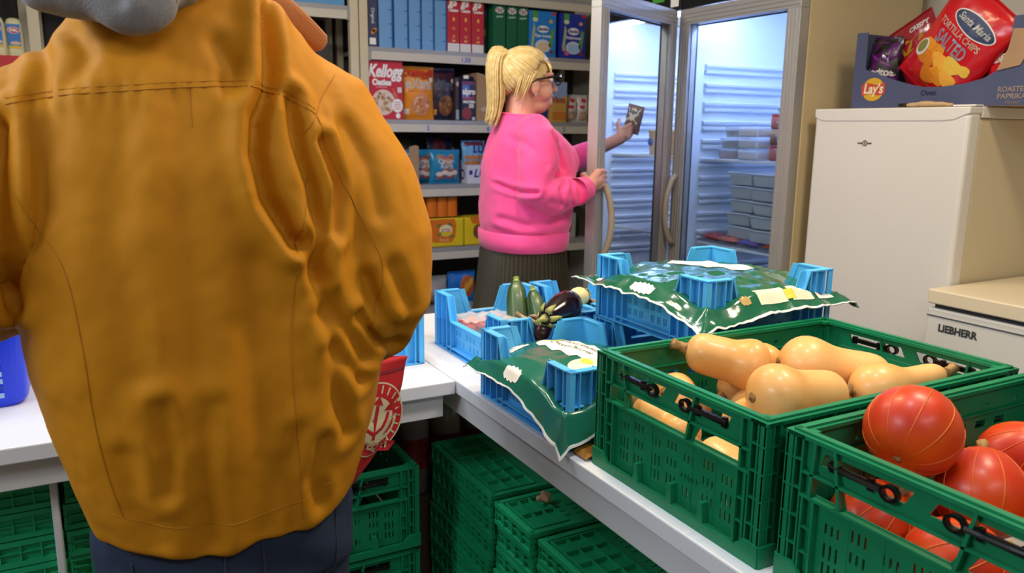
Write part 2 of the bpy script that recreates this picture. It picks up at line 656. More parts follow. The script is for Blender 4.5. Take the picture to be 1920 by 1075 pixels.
def make_fridge(label, y0, door_ang, x0=2.30, w=0.65, depth=0.60, top=2.0):
    t = thing('display_fridge', label, 'fridge', (0, 0, 0))
    y1 = y0 + w
    c = MB()
    c.box(x0, x0 + depth, y0, y0 + 0.035, 0.10, top)
    c.box(x0, x0 + depth, y1 - 0.035, y1, 0.10, top)
    c.box(x0 + depth - 0.035, x0 + depth, y0 + 0.0355, y1 - 0.0355, 0.10, top)
    c.box(x0, x0 + depth - 0.0355, y0 + 0.0355, y1 - 0.0355, 1.9, top)
    c.box(x0, x0 + depth - 0.0355, y0 + 0.0355, y1 - 0.0355, 0.10, 0.16)
    c.build('cabinet', M_cab, t, bevel=0.002)
    l = MB()
    l.box(x0 + 0.02, x0 + depth - 0.045, y0 + 0.036, y0 + 0.046, 0.165, 1.895)
    l.box(x0 + 0.02, x0 + depth - 0.045, y1 - 0.046, y1 - 0.036, 0.165, 1.895)
    l.box(x0 + depth - 0.045, x0 + depth - 0.036, y0 + 0.036, y1 - 0.036, 0.165, 1.895)
    lin_ = l.build('liner', M_inner, t)
    for k in range(12):      # moulded ledges in pairs on both side walls
        z = 1.64 - 0.0785 * k * 1.0
        for dz in (0.0, -0.026):
            prof = [(0, 0), (0.016, 0.004), (0.018, 0.013), (0, 0.018)]
            for side in (0, 1):
                r = MB()
                pts = [((y1 - 0.0461 - a) if side else (y0 + 0.0461 + a), z + dz + b) for a, b in prof]
                vs = [(x0 + 0.065, p[0], p[1]) for p in pts] + [(x0 + depth - 0.075, p[0], p[1]) for p in pts]
                fs = [(0, 1, 2, 3), (7, 6, 5, 4)] + [(i, i + 4, (i + 1) % 4 + 4, (i + 1) % 4) for i in range(4)]
                r.add(vs, fs)
                r.build('ledge', M_inner, lin_)
    s = MB().box(x0 - 0.035, x0 + 0.0, y0 + 0.001, y1 - 0.001, 1.874, 2.06)
    hd = s.build('header', M_black, t, bevel=0.002)
    MB().box(x0, x0 + depth, y0 + 0.002, y1 - 0.002, 0.0, 0.0995).build('plinth', M_black, t)
    MB().box(x0 + 0.05, x0 + 0.09, y0 + 0.08, y1 - 0.08, 1.872, 1.892).build('lamp', M_led, t)
    for z in (1.262, 0.905, 0.56):
        g = MB()
        g.box(x0 + 0.055, x0 + 0.062, y0 + 0.065, y1 - 0.065, z - 0.008, z)
        g.box(x0 + depth - 0.07, x0 + depth - 0.063, y0 + 0.065, y1 - 0.065, z - 0.008, z)
        n = 30
        for i in range(n + 1):
            y = lerp(y0 + 0.067, y1 - 0.067, i / n)
            g.box(x0 + 0.0625, x0 + depth - 0.0705, y - 0.0018, y + 0.0018, z - 0.003, z)
        g.build('wire_shelf', M_wire, t)
    dr = make_door(t, (x0 - 0.046, y0 + 0.003), door_ang, w - 0.006)
    return t, hd


fr_a, hd_a = make_fridge('closed glass-door fridge lit blue inside, next to the small white fridge', 2.072, PI / 2)
fr_b, hd_b = make_fridge('glass-door fridge whose open door the blonde woman holds', 2.728, PI / 2 + math.radians(116))
fx = 2.2645
patch(hd_a, [rect(-0.012, 0.012, -0.016, 0.016)], frame((fx, 2.63, 1.925), (0, -1, 0), (0, 0, 1)), M_green_st, 'sticker')
patch(hd_a, [rect(-0.035, 0.035, -0.016, 0.016)], frame((fx, 2.54, 1.935), (0, -1, 0), (0, 0, 1)), M_gasket, 'thermometer')
patch(hd_b, [rect(-0.026, 0.026, -0.024, 0.024)], frame((fx, 2.77, 1.913), (0, -1, 0), (0, 0, 1)), M_white_st, 'sticker')
patch(hd_b, [rect(-0.04, 0.04, -0.012, 0.012)], frame((fx, 2.88, 1.93), (0, -1, 0), (0, 0, 1)), M_green_st, 'sticker')

# ================================================================== SMALL WHITE FRIDGE
M_white = mat('white_enamel', '#d9d4cd', 0.32, vary=0.015, vscale=3)
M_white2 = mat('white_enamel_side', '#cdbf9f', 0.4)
M_grey_logo = mat('grey_logo', '#6b665f', 0.4, metal=0.5)
t = thing('white_fridge', 'small white fridge with a cardboard crisps box on top', 'fridge', (0, 0, 0))
MB().box(2.362, 2.90, 1.458, 2.008, 0.02, 1.425).build('body', M_white2, t, bevel=0.006)
d = MB().box(2.30, 2.358, 1.452, 2.014, 0.06, 1.440).build('door', M_white, t, bevel=0.012, seg=3)
# moulded top trim with a shallow curved underside
pts = [(1.452, 1.458), (2.014, 1.458), (2.014, 1.43), (1.985, 1.417), (1.96, 1.4155), (1.54, 1.4155), (1.50, 1.419), (1.452, 1.438)]
vs = [(2.2972, a, b) for a, b in pts] + [(2.36, a, b) for a, b in pts]
n = len(pts)
fs = [tuple(range(n)), tuple(reversed(range(n, 2 * n)))] + [(i, i + n, (i + 1) % n + n, (i + 1) % n) for i in range(n)]
MB().add(vs, fs).build('top_trim', M_white, t, bevel=0.004)
MB().box(2.3605, 2.90, 1.452, 2.014, 1.4255, 1.46).build('lid', M_white, t, bevel=0.004)
lf = frame((2.2995, 1.80, 1.345), (0, -1, 0), (0, 0, 1))
ring = [ellipse(0, 0, 0.0095, 0.0095, 20), ellipse(0, 0, 0.0068, 0.0068, 20)]
patch(d, ring, lf, M_grey_logo, 'logo', depth=0.001)
patch(d, [rect(-0.028, -0.0095, -0.0022, 0.0022)], lf, M_grey_logo, 'logo', depth=0.001)
patch(d, [rect(0.0095, 0.026, -0.0022, 0.0022)], lf, M_grey_logo, 'logo', depth=0.001)
patch(d, [rect(-0.0015, 0.0015, -0.005, 0.005)], lf, M_grey_logo, 'logo', depth=0.001)

# ================================================================== CHEST FREEZER
M_frz = mat('freezer_enamel', '#d6d2cb', 0.35, vary=0.015, vscale=3)
M_frz_lid = mat('freezer_lid', '#dccdb0', 0.4, vary=0.02, vscale=3)
M_dark_txt = mat('dark_grey_lettering', '#3a3c3c', 0.5)
t = thing('chest_freezer', 'white chest freezer with dark lettering behind the pumpkin crate', 'freezer', (0, 0, 0))
b = MB().box(2.20, 2.86, 0.25, 1.449, 0.02, 0.871).build('body', M_frz, t, bevel=0.006)
MB().box(2.197, 2.1995, 0.252, 1.447, 0.848, 0.8505).build('trim_line', M_gasket, b)
MB().box(2.215, 2.85, 0.27, 1.435, 0.8715, 0.885).build('seal', M_gasket, t)
MB().box(2.19, 2.87, 0.24, 1.446, 0.8855, 0.928).build('lid', M_frz_lid, t, bevel=0.004)
lettering(b, 'LIEBHERR', 0.030, frame((2.1995, 1.349, 0.8155), (0, -1, 0), (0, 0, 1)), M_dark_txt, width=0.118, bold=0.0012)

# ================================================================== GREEN FOLDING CRATES (600 x 400 x 220)
M_green = mat('green_crate_plastic', '#0f7a50', 0.38, bump=0.12, bscale=120, vary=0.12, vscale=14)
M_latch = mat('black_latch_plastic', '#0b0c0d', 0.3)
GL, GW, GH = 0.58, 0.405, 0.222     # length, width, height


def slanted(x0, x1, y0, y1, l=0.0, r=0.0):
    """window with slanted ends: top edge shifted by l and r"""
    return [(x0, y0), (x1, y0), (x1 + r, y1), (x0 + l, y1)]


def crate_slots(kind):
    out = []
    if kind == 'end':
        for gx, w, hh in ((-0.125, 0.0036, 0), (-0.085, 0.0036, 1), (-0.04, 0.0036, 0), (0.0, 0.0036, 1), (0.04, 0.0036, 0), (0.085, 0.0036, 1), (0.125, 0.0036, 0)):
            rows = ((0.045, 0.018), (0.07, 0.022), (0.1, 0.016)) if hh == 0 else ((0.05, 0.02), (0.08, 0.016), (0.108, 0.018))
            for cz, h in rows:
                if gx == 0.04 and cz == 0.07:
                    continue
                for k in (-1, 0, 1):
                    out.append(slot(gx + k * 0.0095, cz, w, h))
    else:
        for i in range(9):
            gx = -0.2 + i * 0.05
            for cz, h in ((0.05, 0.02), (0.085, 0.018), (0.115, 0.016)):
                for k in (-1, 0, 1):
                    out.append(slot(gx + k * 0.0095, cz + (0.006 if i % 2 else 0), 0.0036, h))
    return out


def end_panel_geo():
    """short side; local x along the side, y up, outer face at z=0, inward is -z"""
    w = GW / 2 - 0.03
    mb = MB()
    ins = -0.013
    win = [slanted(-0.156, -0.118, 0.138, 0.163, 0.0, -0.008), slanted(-0.108, 0.03, 0.138, 0.163, -0.008, 0.014),
           slanted(0.048, 0.15, 0.138, 0.163, 0.014, 0.0)]
    vs, fs = curve_mesh([rect(-w, w, 0.018, 0.172)] + crate_slots('end') + win, 0.003)
    mb.add(vs, fs, Matrix.Translation((0, 0, ins)))
    # latch band: back plate, rim, slanted webs
    band = [slanted(-0.15, -0.03, 0.182, 0.2, 0.006, 0.01), slanted(0.0, 0.12, 0.182, 0.2, 0.01, 0.006)]
    vs, fs = curve_mesh([rect(-w, w, 0.1725, 0.2115)] + band, 0.003)
    mb.add(vs, fs, Matrix.Translation((0, 0, ins + 0.002)))
    mb.box(-GW / 2 + 0.004, GW / 2 - 0.004, 0.211, 0.2165, -0.021, 0.0)
    mb.box(-GW / 2 + 0.008, GW / 2 - 0.008, 0.2165, 0.22, -0.016, -0.006)
    mb.box(-w, w, 0.1325, 0.1365, -0.0125, 0.0)
    for x, s in ((-0.158, 0.004), (-0.112, -0.012), (0.04, 0.016), (0.155, 0.0)):
        mb.prism([(x - 0.0022, 0.1365), (x + 0.0022, 0.1365), (x + 0.0022 + s, 0.211), (x - 0.0022 + s, 0.211)], -0.012, 0.0)
    mb.box(-w, w, 0.1655, 0.1685, -0.012, 0.0)
    # upright ribs beside the lower panel and small hooks at its foot
    for x in (-0.168, -0.150, 0.152, 0.168):
        mb.box(x - 0.0015, x + 0.0015, 0.02, 0.132, -0.0125, 0.0)
    for x in (-0.168, 0.152):
        for z in (0.055, 0.09):
            mb.box(x + 0.0016, x + 0.0164 if x > 0 else x + 0.0164, z, z + 0.0025, -0.0125, -0.001)
    for x in (-0.075, 0.012, 0.085):
        mb.prism([(x - 0.007, 0.02), (x + 0.007, 0.02), (x + 0.004, 0.052), (x - 0.004, 0.052)], -0.0125, 0.003)
    for x in (-0.1, -0.05, 0.05, 0.1):
        mb.box(x - 0.0008, x + 0.0008, 0.02, 0.13, -0.0125, -0.0095)
    return mb


def side_panel_geo():
    w = GL / 2 - 0.03
    mb = MB()
    ins = -0.013
    vs, fs = curve_mesh([rect(-w, w, 0.018, 0.2105)] + crate_slots('side') + [rect(-0.19 + 0.05 * i, -0.165 + 0.05 * i, 0.148, 0.16) for i in range(8)]
                        + [rect(-0.22 + 0.075 * i, -0.209 + 0.075 * i, 0.182, 0.187) for i in range(7)], 0.003)
    mb.add(vs, fs, Matrix.Translation((0, 0, ins)))
    mb.box(-GL / 2 + 0.004, GL / 2 - 0.004, 0.211, 0.2165, -0.021, 0.0)
    mb.box(-GL / 2 + 0.008, GL / 2 - 0.008, 0.2165, 0.22, -0.016, -0.006)
    for i in range(11):
        x = lerp(-w, w, i / 10)
        mb.box(x - 0.0015, x + 0.0015, 0.02, 0.211, -0.0125, -0.001)
    for z in (0.1325, 0.17):
        mb.box(-w, w, z, z + 0.003, -0.0125, 0.0)
    mb.box(-w, w, 0.172, 0.174, -0.018, -0.0135)
    return mb


def corner_geo():
    """corner column, both faces ribbed; corner at the origin, runs +x and +y"""
    mb = MB()
    mb.box(0.013, 0.03, 0.013, 0.016, 0.02, 0.2105)
    mb.box(0.013, 0.016, 0.0165, 0.03, 0.02, 0.2105)
    for a in (0.002, 0.0145, 0.027):
        mb.box(a - 0.0015, a + 0.0015, 0.0005, 0.0128, 0.022, 0.2105)
        mb.box(0.0005, 0.0128, a + 0.0005, a + 0.0035, 0.022, 0.2105)
    for z in (0.06, 0.1, 0.14, 0.18):
        mb.box(0.0, 0.03, 0.0008, 0.0127, z, z + 0.0025)
        mb.box(0.0008, 0.0127, 0.0128, 0.03, z, z + 0.0025)
    mb.box(0, 0.031, 0, 0.031, 0.211, 0.2163)
    return mb


def base_geo():
    mb = MB()
    vs, fs = curve_mesh([rect(-GL / 2 + 0.014, GL / 2 - 0.014, -GW / 2 + 0.014, GW / 2 - 0.014)] +
                        [rect(-0.25 + 0.1 * i, -0.17 + 0.1 * i, -0.16 + 0.08 * j, -0.1 + 0.08 * j) for i in range(5) for j in range(4)], 0.004)
    mb.add(vs, fs, Matrix.Translation((0, 0, 0.006)))
    # foot lip, taller at the corners
    for L, W, flip in ((GL, GW, 0), (GW, GL, 1)):
        for s in (-1, 1):
            pts = [(-L / 2, 0.003), (L / 2, 0.003), (L / 2, 0.036), (L / 2 - 0.03, 0.036), (L / 2 - 0.045, 0.02), (-L / 2 + 0.045, 0.02), (-L / 2 + 0.03, 0.036), (-L / 2, 0.036)]
            if flip:
                fr = frame((s * W / 2, 0, 0), (0, s, 0), (0, 0, 1))
            else:
                fr = frame((0, s * W / 2, 0), (-s, 0, 0), (0, 0, 1))
            mb.prism(pts, -0.004, 0.003, fr)
    return mb


def latch_geo():
    mb = MB()
    vs, fs = curve_mesh([ellipse(0, 0, 0.0125, 0.0105, 20), ellipse(0, 0, 0.0085, 0.0068, 20)], 0.008)
    mb.add(vs, fs, Matrix.Translation((0, 0, -0.007)))
    mb.box(0.011, 0.088, -0.0042, 0.0042, -0.008, -0.002)
    mb.tube([(0.012, 0, -0.003), (0.03, 0, -0.002), (0.06, 0.001, -0.002), (0.088, 0.002, -0.003)], [0.0052, 0.0036, 0.0036, 0.0026], 8)
    mb.box(0.024, 0.030, -0.0075, 0.0075, -0.009, -0.001)
    mb.box(0.078, 0.086, -0.0075, 0.0075, -0.009, -0.003)
    return mb


GREEN = {'end': end_panel_geo().mesh('end_panel'), 'side': side_panel_geo().mesh('side_panel'), 'corner': corner_geo().mesh('corner_post'),
         'base': base_geo().mesh('base_tray'), 'latch': latch_geo().mesh('latch')}
for k_, me_ in GREEN.items():
    me_.materials.append(M_latch if k_ == 'latch' else M_green)


def green_crate(label, x, y, z, rz=0.0, marking=None):
    """x,y: centre; local x is the long direction"""
    t = thing('green_crate', label, 'crate', (x, y, z), rz)

    def put(name, key, fr, par):
        o = bpy.data.objects.new(name, GREEN[key])
        COL.objects.link(o)
        o.parent = par
        o.matrix_local = fr
        return o
    for s in (-1, 1):
        fr = frame((s * GL / 2, 0, 0), (0, s, 0), (0, 0, 1))
        e = put('end_panel', 'end', fr, t)
        for lx, fl in ((-0.046, -1), (0.034, 1)):
            m = Matrix.Translation((lx if fl > 0 else lx, 0.189, 0)) @ Matrix.Diagonal((fl, 1, 1, 1))
            put('latch', 'latch', m, e)
        put('side_panel', 'side', frame((0, s * GW / 2, 0), (-s, 0, 0), (0, 0, 1)), t)
        if marking and s < 0:
            lettering(e, marking, 0.015, frame((0.042, 0.0715, -0.0099)), M_green, 'embossed_number', depth=0.0014, spacing=1.15)
    for sx in (-1, 1):
        for sy in (-1, 1):
            put('corner_post', 'corner', Matrix.Translation((sx * GL / 2, sy * GW / 2, 0)) @ Matrix.Diagonal((-sx, -sy, 1, 1)), t)
    put('base_tray', 'base', Matrix.Identity(4), t)
    return t


C1 = (0.786 + GL / 2, 0.926)
C2 = (0.800 + GL / 2, 0.502)
green_crate('green folding crate holding the pale butternut squash', C1[0], C1[1], TZ - 0.003, marking='24603')
green_crate('green folding crate holding the orange pumpkins', C2[0], C2[1], TZ - 0.003)

# ================================================================== BLUE VEGETABLE CRATES (400 x 300 x 160)
M_blue = mat('blue_crate_plastic', '#55baf8', 0.42, bump=0.1, bscale=150, vary=0.08, vscale=12)


def profile(L, H, R, pl, sl=0.022):
    """outline of one crate side: high at both ends, low in the middle"""
    return [(-L / 2, 0), (L / 2, 0), (L / 2, H), (L / 2 - pl, H), (L / 2 - pl - sl, R), (-L / 2 + pl + sl, R), (-L / 2 + pl, H), (-L / 2, H)]


def blue_side_geo(L, H, R, pl, slots=True):
    """outer face z=0, inward -z; inner skin, outward flange along the top, ribs"""
    mb = MB()
    sl = []
    if slots:
        n = int((L - 2 * pl - 0.03) / 0.021)
        for i in range(n):
            for k in (-1, 0, 1):
                for cz in (0.034, 0.06):
                    if (i + (cz > 0.05)) % 4 != 3:
                        sl.append(slot((i - (n - 1) / 2) * 0.021 + k * 0.0046, cz, 0.0022, 0.017))
    out = profile(L - 0.03, H - 0.001, R - 0.001, pl)
    vs, fs = curve_mesh([out] + sl, 0.0026)
    mb.add(vs, fs, Matrix.Translation((0, 0.0, -0.016)))
    top = profile(L, H, R, pl)[2:] 
    top = [(L / 2, H)] + top[1:-1] + [(-L / 2, H)]
    for a, b in zip(top[:-1], top[1:]):
        d = (Vector(b) - Vector(a)).normalized()
        nrm = Vector((d.y, -d.x))
        nrm = -nrm if nrm.y > 0 else nrm
        q = [a, b, (b[0] + nrm.x * 0.003, b[1] + nrm.y * 0.003), (a[0] + nrm.x * 0.003, a[1] + nrm.y * 0.003)]
        ar = sum(q[i][0] * q[(i + 1) % 4][1] - q[(i + 1) % 4][0] * q[i][1] for i in range(4))
        if ar < 0:
            q.reverse()
        mb.prism(q, -0.0175, 0.0)
    mb.box(-L / 2, L / 2, 0.001, 0.0045, -0.016, 0.0)
    mb.box(-L / 2 + pl, L / 2 - pl, R * 0.16, R * 0.16 + 0.003, -0.0133, 0.0)
    for s in (-1, 1):
        for x in (0.002, 0.024, 0.05, pl - 0.004):
            if x <= pl:
                mb.box(s * (L / 2 - x) - 0.0013, s * (L / 2 - x) + 0.0013, 0.0046, H - 0.003, -0.0134, 0.0)
        x = pl + 0.022
        mb.box(s * (L / 2 - x) - 0.0013, s * (L / 2 - x) + 0.0013, 0.0046, R - 0.003, -0.0134, 0.0)
        mb.box(s * (L / 2 - 0.02) - 0.015, s * (L / 2 - 0.02) + 0.015, R * 0.95, R * 0.95 + 0.002, -0.0134, -0.001)
    return mb


BLUE_CACHE = {}


def blue_crate(label, x, y, z, sx, sy, H=0.155, R=0.088, px=0.07, py=0.085, rz=0.0, tilt=None):
    """x,y: centre; sx, sy: size along x and y"""
    t = thing('blue_crate', label, 'crate', (x, y, z), rz)
    if tilt:
        t.rotation_euler = (tilt[0], tilt[1], rz)
    for L, W, pl, ax in ((sx, sy, px, 0), (sy, sx, py, 1)):
        key = (round(L, 3), H, R, pl)
        if key not in BLUE_CACHE:
            me = blue_side_geo(L, H, R, pl).mesh('side_panel')
            me.materials.append(M_blue)
            BLUE_CACHE[key] = me
        for s in (-1, 1):
            o = bpy.data.objects.new('side_panel', BLUE_CACHE[key])
            COL.objects.link(o)
            o.parent = t
            o.matrix_local = frame((0, s * W / 2, 0), (-s, 0, 0), (0, 0, 1)) if ax == 0 else frame((s * W / 2, 0, 0), (0, s, 0), (0, 0, 1))
    b = MB()
    vs, fs = curve_mesh([rect(-sx / 2 + 0.0165, sx / 2 - 0.0165, -sy / 2 + 0.0165, sy / 2 - 0.0165)] +
                        [rect(-sx / 2 + 0.03 + 0.04 * i, -sx / 2 + 0.055 + 0.04 * i, -sy / 2 + 0.03 + 0.05 * j, -sy / 2 + 0.065 + 0.05 * j)
                         for i in range(int((sx - 0.05) / 0.04)) for j in range(int((sy - 0.05) / 0.05))], 0.003)
    b.add(vs, fs, Matrix.Translation((0, 0, 0.005)))
    b.build('base_panel', M_blue, t)
    return t


blue_crate('low blue crate under green chicory film at the counter edge', 0.77 + 0.14, 1.378, TZ, 0.28, 0.375)
blue_crate('blue crate with boxed tomatoes and courgettes in it', 0.843 + 0.142, 1.802, TZ, 0.284, 0.41)
blue_crate('blue crate with aubergines beside the courgette crate', 1.142 + 0.15, 1.80, TZ, 0.295, 0.41)
blue_crate('blue crate at the bottom of the stack of two', 1.255, 1.372, TZ, 0.36, 0.385)
blue_crate('blue crate on top of the stack, under shiny green film', 1.255, 1.364, TZ + 0.1565, 0.36, 0.385, H=0.15)
blue_crate('blue crate on the white table half behind the mustard sleeve', 0.744 - 0.2, 1.99, TZ, 0.40, 0.30, H=0.15, R=0.15 * 0.999, px=0.09, py=0.07)

# ================================================================== FOLDED GREEN CRATES UNDER THE COUNTERS
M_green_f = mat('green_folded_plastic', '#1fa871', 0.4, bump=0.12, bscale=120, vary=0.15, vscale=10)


def folded_geo(L, W, H):
    """a collapsed crate: slotted top with a rib grid at both ends, ribbed edges"""
    tray = MB()
    sl = []
    nx, ny = max(1, int((L * 0.5) / 0.04)), max(1, int((W - 0.08) / 0.022))
    for i in range(nx):
        for j in range(ny):
            if (i + j) % 5 != 4:
                cx, cy = (i - (nx - 1) / 2) * 0.036, (j - (ny - 1) / 2) * 0.022
                sl.append(rect(cx - 0.011, cx + 0.011, cy - 0.002, cy + 0.002))
    vs, fs = curve_mesh([rect(-L / 2 + 0.004, L / 2 - 0.004, -W / 2 + 0.004, W / 2 - 0.004)] + sl, 0.004)
    tray.add(vs, fs, Matrix.Translation((0, 0, H - 0.014)))
    tray.box(-L / 2 + 0.012, L / 2 - 0.012, -W / 2 + 0.012, W / 2 - 0.012, 0.006, 0.012)
    grids = []
    for s in (-1, 1):
        grid = MB()
        grids.append(grid)
        x0, x1 = sorted((s * (L / 2 - 0.022), s * (L / 2 - 0.022 - min(0.11, L * 0.22))))
        ncol, nrow = 3, max(2, int((W - 0.05) / 0.05))
        for i in range(ncol + 1):
            x = lerp(x0, x1, i / ncol)
            grid.box(x - 0.0016, x + 0.0016, -W / 2 + 0.02, W / 2 - 0.02, H - 0.01, H)
        for j in range(nrow + 1):
            y = lerp(-W / 2 + 0.022, W / 2 - 0.022, j / nrow)
            grid.box(x0, x1, y - 0.0016, y + 0.0016, H - 0.01, H - 0.0005)
    rim = MB()
    for ax, A, B in ((0, L, W), (1, W, L)):
        for s in (-1, 1):
            fr = frame((0, s * B / 2, 0), (-s, 0, 0), (0, 0, 1)) if ax == 0 else frame((s * B / 2, 0, 0), (0, s, 0), (0, 0, 1))
            rim.box(-A / 2 + 0.002, A / 2 - 0.002, 0.001, 0.012, -0.01, 0.0, fr)
            rim.box(-A / 2 + 0.002, A / 2 - 0.002, H - 0.012, H - 0.001, -0.014, 0.0, fr)
            rim.box(-A / 2 + 0.005, A / 2 - 0.005, 0.0125, H - 0.0125, -0.014, -0.010, fr)
            rim.box(-A / 2 + 0.002, A / 2 - 0.002, H * 0.5, H * 0.5 + 0.003, -0.0098, -0.002, fr)
            n = int(A / 0.036)
            for i in range(n + 1):
                x = lerp(-A / 2 + 0.006, A / 2 - 0.006, i / n)
                rim.box(x - 0.0014, x + 0.0014, 0.0122, H - 0.0122, -0.0098, -0.0005, fr)
    out = []
    for nm, mb in (('tray', tray), ('rib_grid', grids[0]), ('rib_grid', grids[1]), ('rim', rim)):
        me = mb.mesh(nm)
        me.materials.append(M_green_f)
        out.append((nm, me))
    return out


def folded_stack(where, x, y, top, n, L, W, H=0.052, z0=0.0, words=None):
    parts = folded_geo(L, W, H)
    z = top - H
    for k in range(n):
        if k == 0:
            lb = 'folded green crate on top of ' + where
        elif k == n - 1:
            lb = 'folded green crate lowest in ' + where
        else:
            lb = 'folded green crate, %s from the top of %s' % (('second', 'third', 'fourth', 'fifth', 'sixth', 'seventh', 'eighth', 'ninth', 'tenth')[k - 1], where)
        t = thing('folded_crate', lb, 'crate', (x + random.uniform(-0.006, 0.006) * (k > 0), y + random.uniform(-0.004, 0.004) * (k > 0), z), 0.0, 'folded crates under the counters')
        for nm, me in parts:
            o = bpy.data.objects.new(nm, me)
            COL.objects.link(o)
            o.parent = t
        z -= H + 0.0012


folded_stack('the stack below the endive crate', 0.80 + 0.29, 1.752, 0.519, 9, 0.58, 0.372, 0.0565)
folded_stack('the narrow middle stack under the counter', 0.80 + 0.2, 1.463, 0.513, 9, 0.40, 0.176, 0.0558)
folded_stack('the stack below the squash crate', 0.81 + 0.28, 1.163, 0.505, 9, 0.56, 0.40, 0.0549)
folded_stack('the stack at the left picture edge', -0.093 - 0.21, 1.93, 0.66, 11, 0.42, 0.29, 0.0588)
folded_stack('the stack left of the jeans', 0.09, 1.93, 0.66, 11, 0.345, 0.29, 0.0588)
# upright crates in the dark under the white table
green_crate('upright green crate in the dark below the red bag', 0.555 - 0.075, 2.02, 0.338, PI / 2)
green_crate('upright green crate standing on the floor below the red bag', 0.555 - 0.075, 2.02, 0.112, PI / 2)

# ================================================================== VEGETABLES
def two_tone(name, c1, c2, rough, scale, stretch=None, bump=0.1, bscale=60, coat=0.0, lo=0.4, hi=0.65, sss=0.0):
    m = mat(name, c1, rough, bump=bump, bscale=bscale, coat=coat, sss=sss)
    nt = m.node_tree
    b = nt.nodes['Principled BSDF']
    tc = nt.nodes.new('ShaderNodeTexCoord')
    src = tc.outputs['Object']
    if stretch:
        mp = nt.nodes.new('ShaderNodeMapping')
        mp.inputs['Scale'].default_value = stretch
        nt.links.new(src, mp.inputs['Vector'])
        src = mp.outputs['Vector']
    n = nt.nodes.new('ShaderNodeTexNoise')
    n.inputs['Scale'].default_value = scale
    n.inputs['Detail'].default_value = 4
    nt.links.new(src, n.inputs['Vector'])
    r = nt.nodes.new('ShaderNodeValToRGB')
    r.color_ramp.elements[0].position = lo
    r.color_ramp.elements[1].position = hi
    r.color_ramp.elements[0].color = (*lin(c1), 1)
    r.color_ramp.elements[1].color = (*lin(c2), 1)
    nt.links.new(n.outputs['Fac'], r.inputs['Fac'])
    nt.links.new(r.outputs['Color'], b.inputs['Base Color'])
    return m


M_squash = two_tone('butternut_skin', '#dda055', '#ecb774', 0.42, 9, bump=0.05, coat=0.15)
M_stem = two_tone('dry_stem', '#a8844f', '#6f5330', 0.8, 60, bump=0.5, bscale=90)
M_scar = two_tone('blossom_scar', '#a47a44', '#5d4122', 0.85, 120, bump=0.4)
M_pump = two_tone('pumpkin_skin', '#c22f0e', '#d9520f', 0.4, 8, bump=0.04, coat=0.06)
M_pump_line = mat('pumpkin_pale_line', '#d8661c', 0.4)


def squash_geo(bulb=0.056, neck=0.036, length=0.235, bend=0.02, seed=0):
    """butternut: base of the bulb at the origin, stem end along +x"""
    rnd = random.Random(seed)
    prof = [(0.0, 0.004), (0.004, 0.35), (0.015, 0.66), (0.032, 0.9), (0.055, 1.0), (0.08, 0.93), (0.105, 0.76), (0.125, 0.665), (0.155, 0.64), (0.185, 0.64), (0.208, 0.58), (0.224, 0.40), (0.232, 0.15)]
    rings = []
    n = 28
    ph = rnd.random() * 6
    for x, k in prof:
        X = x / 0.232 * length
        r = k * bulb
        if x > 0.11:
            r = k / 0.64 * neck
        off = bend * (max(0, x - 0.05) / 0.18) ** 2
        rings.append([(X, r * math.cos(2 * PI * j / n) * (1 + 0.012 * math.sin(5 * 2 * PI * j / n + ph)) + off, r * math.sin(2 * PI * j / n) * (1 + 0.012 * math.cos(5 * 2 * PI * j / n + ph))) for j in range(n)])
    body = MB().rings([list(r) for r in rings])
    e = (length, bend, 0)
    st = MB().tube([(length - 0.006, bend, 0), (length + 0.006, bend, 0.001), (length + 0.02, bend + 0.004, 0.004), (length + 0.026, bend + 0.006, 0.006)], [0.014, 0.0095, 0.0085, 0.0105], 9)
    sc = MB().rings([[(-0.0012, r * math.cos(2 * PI * j / 12), r * math.sin(2 * PI * j / 12)) for j in range(12)] for r in (0.009, 0.0075)], caps=False)
    sc = MB().ball((0.0, 0, 0), (0.0022, 0.0085, 0.0085), 12, 6)
    return body, st, sc


def butternut(label, base, tip, bulb=0.056, neck=0.036, bend=0.015, seed=0, roll=0.0):
    """base: centre of the bulb; tip: where the neck ends (room coordinates)"""
    base, tip = Vector(base), Vector(tip)
    d = (tip - base).normalized()
    L = (tip - base).length + bulb * 1.0
    org = base - d * bulb * 1.0
    fr = frame(org, d, Vector((0, 0, 1)).cross(d) if abs(d.z) < 0.95 else (0, 1, 0)) @ Matrix.Rotation(roll, 4, 'X')
    t = thing('butternut_squash', label, 'squash', org, 0, 'butternut squash in the green crate')
    t.rotation_euler = fr.to_euler()
    b, s, sc = squash_geo(bulb, neck, L, bend, seed)
    o = b.build('flesh', M_squash, t, smooth=True)
    md = o.modifiers.new('sub', 'SUBSURF')
    md.levels = md.render_levels = 1
    s.build('stem', M_stem, t, smooth=True)
    sc.build('blossom_end', M_scar, t, smooth=True)
    return t


butternut('butternut squash lying highest at the back left with its dry stem up', (1.021, 1.009, 0.970), (0.945, 1.076, 0.987), 0.05, 0.038, -0.012, 1)
butternut('butternut squash in the far corner with its thick bulb to the left', (1.135, 0.963, 0.964), (1.265, 0.888, 0.946), 0.055, 0.038, 0.004, 2)
butternut('butternut squash at the far right with its long neck to the rim', (1.173, 0.848, 0.949), (1.318, 0.814, 0.962), 0.047, 0.025, 0.01, 3)
butternut('butternut squash turning its round blossom end to the viewer', (0.988, 0.888, 0.952), (1.112, 0.867, 0.946), 0.056, 0.04, 0.0, 4, 0.5)
butternut('pale butternut squash in the middle half under the others', (1.004, 0.964, 0.889), (0.924, 0.925, 0.905), 0.05, 0.03, 0.0, 5)
butternut('butternut squash peeking out below the stem of the highest one', (0.922, 1.064, 0.902), (0.995, 1.079, 0.862), 0.046, 0.034, 0.0, 6)
